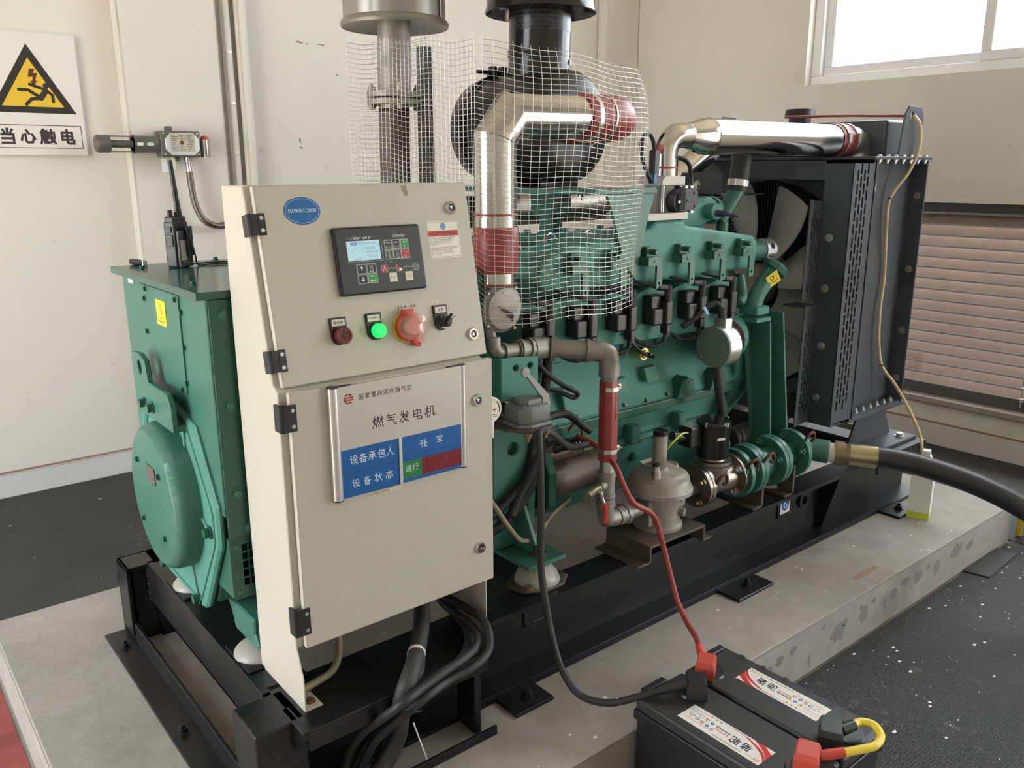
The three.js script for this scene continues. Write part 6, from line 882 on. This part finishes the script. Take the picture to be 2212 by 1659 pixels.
{
  const t = thing('gas_solenoid_valve', 'black topped gas solenoid valve between stainless flanges', 'valve', [2.15, 0.48, GZ]);
  flange(t, 2.055, 0.068, 0.014, M.stainless); flange(t, 2.073, 0.068, 0.014, M.stainless);
  part(t, 'pipe_stub', cyl([1.965, GY, GZ], [2.06, GY, GZ], 0.026, 0.026, 24), M.brown);
  part(t, 'body', [cyl([2.087, GY, GZ], [2.25, GY, GZ], 0.040, 0.052, 32), cyl([2.145, GY, GZ], [2.145, 0.628, GZ], 0.048, 0.050, 32), ring([2.145, 0.608, GZ], [0, 1, 0], 0.03, 0.060, 0.010, 40), ring([2.145, 0.622, GZ], [0, 1, 0], 0.03, 0.060, 0.010, 40), cyl([2.145, 0.63, GZ], [2.145, 0.645, GZ], 0.042, 0.036, 32)], M.stainless);
  flange(t, 2.232, 0.072, 0.018, M.stainless);
  bolts(t, 2.055, 0.052, M.brassDull, -1, 0.6); bolts(t, 2.232, 0.056, M.galv, -1, 0.6);
  part(t, 'coil', [cyl([2.140, 0.644, GZ], [2.138, 0.752, GZ], 0.0525, 0.0545, 44), lathe([[0.055, 0], [0.057, 0.004], [0.057, 0.012], [0.053, 0.018], [0, 0.019]], [2.138, 0.748, GZ], [0, 1, 0], 44)], M.gloss, 'black coil housing');
  for (const a of [0.3, 1.6, 2.9, 4.6]) part(t, 'lid_screw', cyl([2.138 + 0.055 * Math.cos(a), 0.752, GZ + 0.055 * Math.sin(a)], [2.138 + 0.055 * Math.cos(a), 0.768, GZ + 0.055 * Math.sin(a)], 0.004, 0.004, 8), M.zinc);
  part(t, 'terminal_box', [box(2.035, 2.11, 0.685, 0.752, GZ - 0.06, GZ - 0.005, 0.006), cyl([2.045, 0.715, GZ - 0.035], [1.99, 0.728, GZ - 0.045], 0.017, 0.015, 16)], M.plastic);
  part(t, 'box_plate', sheet([2.073, 0.753, GZ - 0.033], [1, 0, 0], [0, 0, -1], 0.065, 0.04, 0.001), M.alu);
  part(t, 'earth_lead', sweep([[2.04, 0.735, GZ - 0.02], [2.00, 0.742, GZ - 0.012], [1.965, 0.728, GZ - 0.012], [1.94, 0.69, GZ - 0.03], [1.93, 0.63, GZ - 0.06]], 0.0035, 40, 8), std([0.55, 0.62, 0.08], 0.4), 'yellow green earth wire');
  part(t, 'sticker', sheet([2.1735, 0.683, GZ + 0.0405], [0.77, 0.04, -0.63], [0, 1, 0], 0.034, 0.014, 0.0012), print(240, 100, (g) => { g.fillStyle = '#e8e8e6'; g.fillRect(0, 0, 240, 100); g.fillStyle = '#26262a'; g.beginPath(); g.arc(60, 52, 16, 0, 7); g.fill(); for (let i = 0; i < 5; i++) g.fillRect(90 + i * 26, 40 + (i % 2) * 10, 16, 24); }));
  part(t, 'serial_sticker', sheet([2.116, 0.715, GZ + 0.0495], [0.92, 0.03, 0.38], [0, 1, 0], 0.026, 0.008, 0.0012), M.white);
  strap(t, 2.10, 0.585, GZ + 0.062); strap(t, 2.262, 0.60, GZ + 0.062);
}
{
  const t = thing('gas_check_valve', 'green painted flanged spool pieces at the end of the gas line', 'valve', [2.48, 0.47, GZ]);
  flange(t, 2.252, 0.084, 0.018, M.green); flange(t, 2.305, 0.086, 0.018, M.green); flange(t, 2.326, 0.086, 0.018, M.green);
  part(t, 'spool', [cyl([2.27, GY, GZ], [2.31, GY, GZ], 0.05, 0.05, 32), cyl([2.34, GY, GZ], [2.45, GY, GZ], 0.055, 0.055, 32), cyl([2.49, GY, GZ], [2.62, GY, GZ], 0.045, 0.045, 32)], M.greenDark);
  flange(t, 2.44, 0.088, 0.018, M.green); flange(t, 2.462, 0.088, 0.018, M.green); flange(t, 2.58, 0.086, 0.020, M.green);
  bolts(t, 2.252, 0.064, M.green, -1, 0.35); bolts(t, 2.305, 0.066, M.green, -1, 0.35); bolts(t, 2.44, 0.068, M.green, -1, 0.35); bolts(t, 2.48, 0.068, M.green, 1, 0.35); bolts(t, 2.58, 0.066, M.green, -1, 0.35); 
  strap(t, 2.335, 0.61, GZ + 0.075); strap(t, 2.60, 0.625, GZ + 0.06);
  part(t, 'end_elbow', [sweep([[2.60, GY, GZ], [2.64, GY, GZ], [2.685, 0.552, GZ + 0.015], [2.71, 0.548, GZ + 0.05], [2.725, 0.546, GZ + 0.075]], 0.042, 30, 28)], M.green);
  for (const x of [2.36, 2.545]) part(t, 'saddle', [box(x - 0.006, x + 0.006, 0.42, 0.53, GZ - 0.05, GZ + 0.055, 0.001), box(x - 0.05, x + 0.006, 0.42, 0.428, GZ - 0.05, GZ + 0.055, 0.001)], M.brown);
}
{
  const t = thing('gas_supply_hose', 'thick black rubber gas hose with brass coupling running off right', 'hose', [2.78, 0.50, -1.45]);
  const d = V(0.10, -0.005, 0.14).normalize(), p = (s) => V(2.722, 0.546, -1.526).addScaledVector(d, s);
  part(t, 'sealing_nut', [cyl(p(-0.01), p(0.012), 0.038, 0.038, 8), cyl(p(0.012), p(0.024), 0.035, 0.035, 24)], M.tape);
  part(t, 'coupling_nut', [cyl(p(0.022), p(0.056), 0.047, 0.047, 6), cyl(p(0.056), p(0.075), 0.036, 0.04, 24)], M.brassDull);
  part(t, 'collar', [cyl(p(0.072), p(0.165), 0.0405, 0.0415, 36)], M.zincYellow, 'brass coloured crimp collar');
  const e = p(0.14);
  part(t, 'hose', sweep([e.toArray(), [2.86, 0.535, -1.34], [2.92, 0.515, -1.23], [2.99, 0.475, -1.10], [3.06, 0.41, -0.97], [3.12, 0.30, -0.80], [3.16, 0.16, -0.60], [3.20, 0.06, -0.30], [3.25, 0.052, 0.2]], 0.0385, 90, 28), M.hoseBlack);
}

// ---------------------------------------------------------------- battery isolator, gauge
{
  const t = thing('battery_isolator', 'grey lever battery isolator switch on a dusty bracket', 'switch', [1.37, 0.90, -1.6]);
  part(t, 'bracket', [exY([[1.27, -1.70], [1.42, -1.70], [1.44, -1.60], [1.40, -1.555], [1.32, -1.555], [1.29, -1.60]], 0.893, 0.901, [], 0.001), box(1.27, 1.33, 0.87, 0.90, -1.75, -1.69, 0.002)], M.brown);
  part(t, 'housing', [exY([[1.315, -1.645], [1.345, -1.66], [1.40, -1.655], [1.425, -1.61], [1.41, -1.575], [1.345, -1.57], [1.315, -1.59]], 0.908, 0.955, [], 0.007), exY([[1.335, -1.645], [1.39, -1.645], [1.405, -1.61], [1.39, -1.585], [1.345, -1.585], [1.33, -1.605]], 0.95, 0.972, [], 0.007), exY([[1.308, -1.65], [1.40, -1.66], [1.428, -1.60], [1.41, -1.565], [1.335, -1.56], [1.308, -1.585]], 0.901, 0.910, [], 0.002)], M.leverGrey);
  part(t, 'lever', [loft([[[1.398, 0.945, -1.600], [1.424, 0.945, -1.600], [1.424, 0.945, -1.588], [1.398, 0.945, -1.588]], [[1.398, 0.968, -1.600], [1.418, 0.975, -1.600], [1.418, 0.975, -1.588], [1.398, 0.968, -1.588]], [[1.340, 1.040, -1.600], [1.350, 1.044, -1.600], [1.350, 1.044, -1.591], [1.340, 1.040, -1.591]]]), lathe([[0, 0], [0.012, 0.002], [0.014, 0.007], [0.012, 0.012], [0, 0.014]], [1.342, 1.045, -1.603], [0, 0, 1], 20)], std([0.30, 0.31, 0.31], 0.4));
  for (const [x, z] of [[1.335, -1.575], [1.395, -1.575]]) part(t, 'terminal_bolt', [hex([x, 0.893, z], [0, -1, 0], 0.012, 0.012), cyl([x, 0.893, z], [x, 0.865, z], 0.006, 0.006, 10)], M.brassDull);
  part(t, 'housing_screw', hex([1.33, 0.955, -1.585], [0, 1, 0], 0.007, 0.004), M.leverGrey);
}
{
  const t = thing('pressure_gauge', 'white dial pressure gauge half hidden behind the cabinet', 'gauge', [1.245, 0.90, -1.61]);
  part(t, 'case', lathe([[0.030, 0], [0.034, 0.004], [0.034, 0.012], [0.0315, 0.014]], [1.245, 0.958, -1.625], [0, 0, 1], 36), M.white);
  part(t, 'dial', sheet([1.245, 0.958, -1.6125], [1, 0, 0], [0, 1, 0], 0.064, 0.064, 0.0008, 1), print(256, 256, (g) => { g.fillStyle = '#e4dfd2'; g.fillRect(0, 0, 256, 256); g.strokeStyle = '#2f2d2a'; g.lineWidth = 12; g.beginPath(); g.arc(128, 128, 104, -0.9, 0.3); g.stroke(); g.lineWidth = 3; for (let i = 0; i < 12; i++) { const a = 2.3 + i * 0.42; g.beginPath(); g.moveTo(128 + 88 * Math.cos(a), 128 + 88 * Math.sin(a)); g.lineTo(128 + 104 * Math.cos(a), 128 + 104 * Math.sin(a)); g.stroke(); } g.fillStyle = '#c0392b'; g.fillRect(150, 118, 34, 18); g.fillStyle = '#6a5a50'; g.fillRect(110, 176, 70, 8); g.fillRect(140, 196, 60, 6); }));
  part(t, 'stem', [cyl([1.245, 0.93, -1.62], [1.245, 0.885, -1.62], 0.012, 0.012, 12), cyl([1.245, 0.89, -1.62], [1.30, 0.885, -1.70], 0.008, 0.008, 10)], M.white);
}
solo('breather_tube', 'thin olive plastic tube drooping behind the regulator riser', 'tube', sweep([[1.165, 0.80, -1.62], [1.20, 0.77, -1.62], [1.255, 0.70, -1.62], [1.315, 0.615, -1.63], [1.385, 0.545, -1.655], [1.47, 0.528, -1.69], [1.56, 0.548, -1.73], [1.66, 0.565, -1.76]], 0.0068, 60, 10), M.tubeOlive);

// ---------------------------------------------------------------- batteries and their cables
const BT = 0.28;
const labelPrint = () => print(1024, 300, (g, w, h) => {
  g.fillStyle = '#e9e6e1'; g.fillRect(0, 0, w, h);
  g.fillStyle = '#cf2e2a'; g.beginPath(); g.moveTo(0, 110); g.quadraticCurveTo(40, 210, 250, 300); g.lineTo(120, 300); g.lineTo(0, 230); g.fill(); g.beginPath(); g.moveTo(0, 60); g.quadraticCurveTo(70, 200, 330, 262); g.lineTo(330, 276); g.quadraticCurveTo(50, 240, 0, 100); g.fill();
  g.strokeStyle = '#b8304a'; g.lineWidth = 4; g.beginPath(); g.moveTo(330, 268); g.quadraticCurveTo(620, 300, 1010, 236); g.stroke();
  g.strokeStyle = '#d0342f'; g.lineWidth = 7; g.beginPath(); g.moveTo(26, 40); g.lineTo(62, 30); g.lineTo(30, 62); g.lineTo(64, 58); g.moveTo(98, 32); g.quadraticCurveTo(70, 36, 86, 50); g.quadraticCurveTo(96, 62, 66, 62); g.stroke(); txt(g, 'ENERGY', 112, 60, 24, '#c43a36');
  txt(g, '6-QW-165min(730) N120', 240, 44, 30, '#4b4744', 'sans-serif', 'bold');
  han(g, '骆驼', 180, 78, 118, 16, '#1d1b1a', 11); txt(g, 'BATTERY', 462, 150, 40, '#c9342f', 'sans-serif', 'bold'); g.fillStyle = '#57524e'; g.fillRect(456, 166, 150, 16);
  txt(g, 'Camel Group Co., Ltd', 250, 290, 26, '#5a5552');
  const red = (x, y) => { g.strokeStyle = '#cf3c34'; g.lineWidth = 6; g.beginPath(); g.arc(x, y, 22, 0, 7); g.moveTo(x - 15, y - 15); g.lineTo(x + 15, y + 15); g.stroke(); g.fillStyle = '#444'; g.fillRect(x - 4, y - 10, 8, 20); };
  const blu = (x, y) => { g.fillStyle = '#2b66ae'; g.beginPath(); g.arc(x, y, 23, 0, 7); g.fill(); g.fillStyle = '#dfe8f2'; g.fillRect(x - 10, y - 8, 20, 6); g.fillRect(x - 6, y + 2, 12, 8); };
  const tri = (x, y) => { g.fillStyle = '#d8b32c'; g.beginPath(); g.moveTo(x, y - 24); g.lineTo(x + 26, y + 20); g.lineTo(x - 26, y + 20); g.fill(); g.strokeStyle = '#2b2920'; g.lineWidth = 5; g.stroke(); };
  red(640, 100); tri(618, 170); blu(712, 104); blu(694, 176); red(784, 112); tri(764, 184); g.strokeStyle = '#222'; g.lineWidth = 9; g.beginPath(); g.arc(852, 122, 20, 0.4, 5.4); g.stroke(); g.lineWidth = 4; g.strokeRect(822, 168, 46, 44); g.beginPath(); g.moveTo(930, 96); g.lineTo(962, 148); g.lineTo(898, 148); g.closePath(); g.stroke();
  txt(g, '(51)191527', 872, 216, 26, '#4b4744'); g.fillStyle = '#c8453f'; g.fillRect(640, 62, 330, 6); g.fillStyle = '#3b3836'; for (const x of [640, 700, 760]) { g.beginPath(); g.arc(x, 258, 9, 0, 7); g.fill(); }
}, 0.35);
const lab = labelPrint();
for (const [x0, x1, flip, nm] of [[1.384, 1.5655, true, 'black lead acid battery nearest the viewer with white red label'], [1.5695, 1.751, false, 'black lead acid battery against the mat with white red label']]) {
  const z0 = -1.226, z1 = -0.772, xm = (x0 + x1) / 2;
  const t = thing('truck_battery', nm, 'battery', [xm, 0, (z0 + z1) / 2]);
  part(t, 'case', [box(x0 + 0.006, x1 - 0.006, 0, BT - 0.04, z0 + 0.006, z1 - 0.006, 0.006), box(x0, x1, BT - 0.058, BT - 0.032, z0, z1, 0.003)], M.plastic);
  part(t, 'lid', box(x0 + 0.003, x1 - 0.003, BT - 0.034, BT, z0 + 0.003, z1 - 0.003, 0.008), std([0.030, 0.030, 0.031], 0.5));
  const out = flip ? x0 + 0.0145 : x1 - 0.0135;
  for (let i = 0; i < 6; i++) { const z = -1.165 + i * 0.0665, c = part(t, 'cell_cap', lathe([[0.0098, 0], [0.0098, 0.001], [0.009, 0.0016], [0, 0.0016]], [out, BT - 0.0004, z], [0, 1, 0], 24), std([0.030, 0.030, 0.031], 0.5)); part(c, 'slot', box(out - 0.006, out + 0.006, BT + 0.001, BT + 0.0016, z - 0.0013, z + 0.0013, 0), M.holeShade); }  // each slot is a black strip painted for the shade of a groove
  part(t, 'hand_grip', flip ? [box(x0 + 0.03, x0 + 0.11, BT - 0.004, BT + 0.010, z0 - 0.006, z0 + 0.014, 0.003)] : [box(x0 + 0.105, x1 - 0.02, BT - 0.004, BT + 0.010, z0 - 0.006, z0 + 0.014, 0.003)], M.plastic);
  part(t, 'brand_label', flip ? sheet([xm - 0.030, BT, -0.9975], [0, 0, -1], [-1, 0, 0], 0.226, 0.066, 0.0006) : sheet([xm + 0.021, BT, -1.003], [0, 0, 1], [1, 0, 0], 0.228, 0.068, 0.0006), lab);
  part(t, 'code_sticker', sheet([flip ? xm + 0.035 : xm - 0.055, BT, flip ? -1.115 : -0.855], [1, 0, 0], [0, 0, -1], 0.014, 0.014, 0.0005), std([0.14, 0.13, 0.11], 0.5));
  for (const [sx, sz] of [[flip ? xm + 0.04 : xm - 0.045, flip ? -1.150 : -1.175], [xm, -0.815]]) part(t, 'stem_boss', cyl([sx, BT - 0.001, sz], [sx, BT + 0.006, sz], 0.040, 0.036, 28), M.plastic);
  part(t, 'grate', box(xm - 0.05, xm + 0.06, BT - 0.004, BT + 0.004, z1 - 0.016, z1 + 0.004, 0.002), M.plastic);
}
const clampCover = (c, a, w, d, h) => loft([[[-w, 0, d], [w, 0, d], [w, 0, -d], [-w, 0, -d]], [[-w, h * 0.7, d], [w, h * 0.7, d], [w, h * 0.7, -d], [-w, h * 0.7, -d]], [[-w * 0.82, h, d * 0.8], [w * 0.82, h, d * 0.8], [w * 0.82, h, -d * 0.8], [-w * 0.82, h, -d * 0.8]]].map((r) => r.slice().reverse().map((p) => V(...p).applyAxisAngle(V(0, 1, 0), a).add(V(...c)))), true, 0.3);
{
  const t = thing('red_battery_cable', 'red starter cable falling from engine to battery terminal', 'cable', [1.60, BT, -1.17]);
  part(t, 'cable', sweep([[1.66, 0.775, -1.735], [1.675, 0.765, -1.70], [1.665, 0.755, -1.64], [1.640, 0.735, -1.555], [1.615, 0.705, -1.50], [1.635, 0.65, -1.478], [1.70, 0.60, -1.46], [1.725, 0.52, -1.445], [1.735, 0.43, -1.42], [1.728, 0.355, -1.38], [1.70, 0.325, -1.32], [1.665, 0.322, -1.262], [1.632, 0.326, -1.225]], 0.0082, 120, 12), M.redCable);
  part(t, 'terminal_cover', [clampCover([1.598, BT + 0.004, -1.175], 0.55, 0.032, 0.024, 0.044), cyl([1.633, 0.325, -1.226], [1.612, 0.312, -1.195], 0.0105, 0.013, 14)], M.redCap);
}
{
  const t = thing('black_battery_cable', 'black cable looping from isolator switch to battery terminal', 'cable', [1.50, BT, -1.15]);
  part(t, 'cable', sweep([[1.395, 0.885, -1.575], [1.33, 0.895, -1.525], [1.318, 0.86, -1.508], [1.316, 0.72, -1.50], [1.312, 0.55, -1.495], [1.308, 0.46, -1.47], [1.300, 0.38, -1.435], [1.292, 0.315, -1.39], [1.300, 0.268, -1.335], [1.335, 0.262, -1.27], [1.39, 0.285, -1.215], [1.445, 0.305, -1.175], [1.475, 0.312, -1.158]], 0.0092, 120, 12), M.rubber);
  part(t, 'boot', cyl([1.43, 0.300, -1.187], [1.488, 0.316, -1.147], 0.0115, 0.014, 14), M.rubber);
  part(t, 'terminal_cover', clampCover([1.510, BT + 0.004, -1.135], 0.75, 0.032, 0.025, 0.045), M.plastic);
  part(t, 'white_band', cyl([1.352, 0.267, -1.252], [1.356, 0.268, -1.247], 0.0096, 0.0096, 14), M.white);
}
solo('rubber_cable_lead', 'black cable from isolator switch back behind the riser', 'cable', sweep([[1.40, 0.882, -1.60], [1.44, 0.86, -1.60], [1.50, 0.815, -1.62], [1.57, 0.78, -1.65], [1.66, 0.76, -1.69], [1.70, 0.748, -1.72]], 0.0095, 50, 12), M.rubberDusty);
solo('dark_corrugated_loom', 'dark corrugated loom arching from the isolator behind the red hose', 'cable', sweep([[1.43, 0.885, -1.64], [1.50, 0.885, -1.66], [1.57, 0.87, -1.68], [1.63, 0.83, -1.69], [1.68, 0.795, -1.70]], wavy(0.0105, 0.0012, 30), 130, 10), M.rubber);
{
  const t = thing('jumper_cable', 'short yellow jumper cable joining the two batteries', 'cable', [1.60, BT, -0.81]);
  part(t, 'cable', sweep([[1.548, 0.310, -0.775], [1.585, 0.312, -0.755], [1.632, 0.312, -0.737], [1.675, 0.312, -0.748], [1.690, 0.316, -0.775], [1.672, 0.318, -0.798], [1.645, 0.318, -0.800]], 0.0095, 60, 14), M.yellow);
  part(t, 'terminal_cover', [clampCover([1.488, BT + 0.004, -0.815], 0.45, 0.032, 0.026, 0.046), cyl([1.51, 0.308, -0.80], [1.535, 0.310, -0.783], 0.0115, 0.0125, 8)], M.redCap, 'red terminal cover');
  part(t, 'red_sleeve', cyl([1.53, 0.310, -0.786], [1.558, 0.311, -0.770], 0.0112, 0.0112, 16), M.red);
  part(t, 'black_terminal_cover', [clampCover([1.600, BT + 0.004, -0.825], 0.5, 0.036, 0.027, 0.046), cyl([1.615, 0.316, -0.81], [1.652, 0.318, -0.80], 0.014, 0.0125, 10)], M.plastic, 'black terminal cover');
}

// ---------------------------------------------------------------- cable bundle under the cabinet
const bundle = [
  ['thick flattened black power cable under the cabinet', 'main_power_cable', [[1.03, 0.62, -1.64], [1.014, 0.506, -1.60], [0.978, 0.481, -1.55], [0.928, 0.466, -1.49], [0.881, 0.467, -1.435], [0.845, 0.444, -1.41], [0.837, 0.40, -1.420], [0.852, 0.33, -1.452], [0.852, 0.27, -1.471], [0.826, 0.225, -1.476], [0.795, 0.205, -1.47], [0.75, 0.199, -1.44]], 0.0205, M.rubberDusty],
  ['outermost black cable of the loop under the cabinet', 'control_cable', [[1.05, 0.62, -1.66], [1.088, 0.50, -1.62], [1.107, 0.486, -1.55], [1.116, 0.477, -1.49], [1.096, 0.462, -1.435], [1.077, 0.439, -1.415], [1.025, 0.428, -1.40], [0.947, 0.42, -1.40], [0.877, 0.421, -1.380], [0.836, 0.395, -1.392], [0.818, 0.35, -1.430], [0.798, 0.29, -1.475], [0.781, 0.235, -1.497], [0.767, 0.20, -1.502], [0.73, 0.189, -1.49]], 0.0105, M.rubber],
  ['middle black cable of the loop under the cabinet', 'control_cable', [[1.06, 0.62, -1.67], [1.092, 0.48, -1.64], [1.095, 0.463, -1.58], [1.092, 0.462, -1.51], [1.078, 0.455, -1.455], [1.053, 0.446, -1.435], [1.004, 0.450, -1.412], [0.944, 0.448, -1.40], [0.87, 0.443, -1.385], [0.812, 0.44, -1.37], [0.79, 0.40, -1.405], [0.765, 0.33, -1.470], [0.755, 0.26, -1.515], [0.742, 0.21, -1.525], [0.70, 0.189, -1.51]], 0.0105, M.rubber],
  ['lowest black cable crossing the bundle in front of the support', 'control_cable', [[1.08, 0.62, -1.69], [1.115, 0.46, -1.65], [1.12, 0.436, -1.60], [1.10, 0.434, -1.53], [1.049, 0.436, -1.46], [0.987, 0.437, -1.420], [0.925, 0.425, -1.424], [0.866, 0.41, -1.424], [0.838, 0.385, -1.432], [0.824, 0.33, -1.475], [0.805, 0.27, -1.512], [0.787, 0.22, -1.532], [0.762, 0.195, -1.524], [0.72, 0.19, -1.515]], 0.011, M.rubber],
  ['thin black cable at the bottom of the bundle', 'control_cable', [[1.0, 0.62, -1.65], [1.00, 0.48, -1.60], [0.96, 0.457, -1.53], [0.905, 0.445, -1.44], [0.87, 0.432, -1.418], [0.848, 0.37, -1.432], [0.840, 0.27, -1.494], [0.825, 0.21, -1.512], [0.79, 0.188, -1.50]], 0.008, M.rubber],
];
for (const [label, nm, pts, r, mat] of bundle) solo(nm, label, 'cable', sweep(pts, r, 90, 14), mat, undefined, 'cables under the cabinet');
solo('tape_band', 'pale tape band round the thick power cable', 'tape', ring([0.920, 0.4655, -1.481], [-0.62, 0, 0.72], 0.0205, 0.0213, 0.012, 20), M.tape);
{
  const t = thing('cable_tie', 'white and black cable tie holding the cable bundle', 'cable tie', [0.86, 0.19, -1.42]);
  part(t, 'loop', new THREE.TorusGeometry(0.034, 0.002, 6, 28).rotateX(1.2).rotateZ(-0.35).translate(0.842, 0.388, -1.408), M.plastic);
  part(t, 'tail', sweep([[0.850, 0.362, -1.392], [0.864, 0.33, -1.405], [0.893, 0.26, -1.428], [0.920, 0.195, -1.452]], 0.0018, 16, 5), M.white);
}
solo('olive_hose_loop', 'olive hose curving down behind the cabinet leg', 'hose', sweep([[0.80, 0.60, -1.70], [0.805, 0.52, -1.66], [0.795, 0.46, -1.62], [0.76, 0.435, -1.585], [0.71, 0.432, -1.57], [0.66, 0.432, -1.56]], 0.009, 40, 10), M.tubeOlive);
{
  const t = thing('yellow_crate', 'yellow frame corner showing at the right edge by the hose', 'crate', [4.0, 0.008, -1.1]);
  part(t, 'frame', [box(3.80, 3.822, 0.008, 0.16, -1.235, -1.213, 0.002), box(3.80, 4.2, 0.145, 0.165, -1.235, -1.213, 0.002), box(3.80, 3.822, 0.145, 0.165, -1.235, -0.9, 0.002), box(3.80, 3.822, 0.008, 0.16, -0.92, -0.9, 0.002), box(4.18, 4.2, 0.008, 0.16, -1.235, -1.213, 0.002), box(4.18, 4.2, 0.008, 0.16, -0.92, -0.9, 0.002), box(3.80, 4.2, 0.145, 0.165, -0.92, -0.9, 0.002)], M.yellowPaint);
  part(t, 'tray', box(3.82, 4.18, 0.13, 0.15, -1.215, -0.918, 0.002), M.plasticGrey);
}
renderer.render(scene, camera);
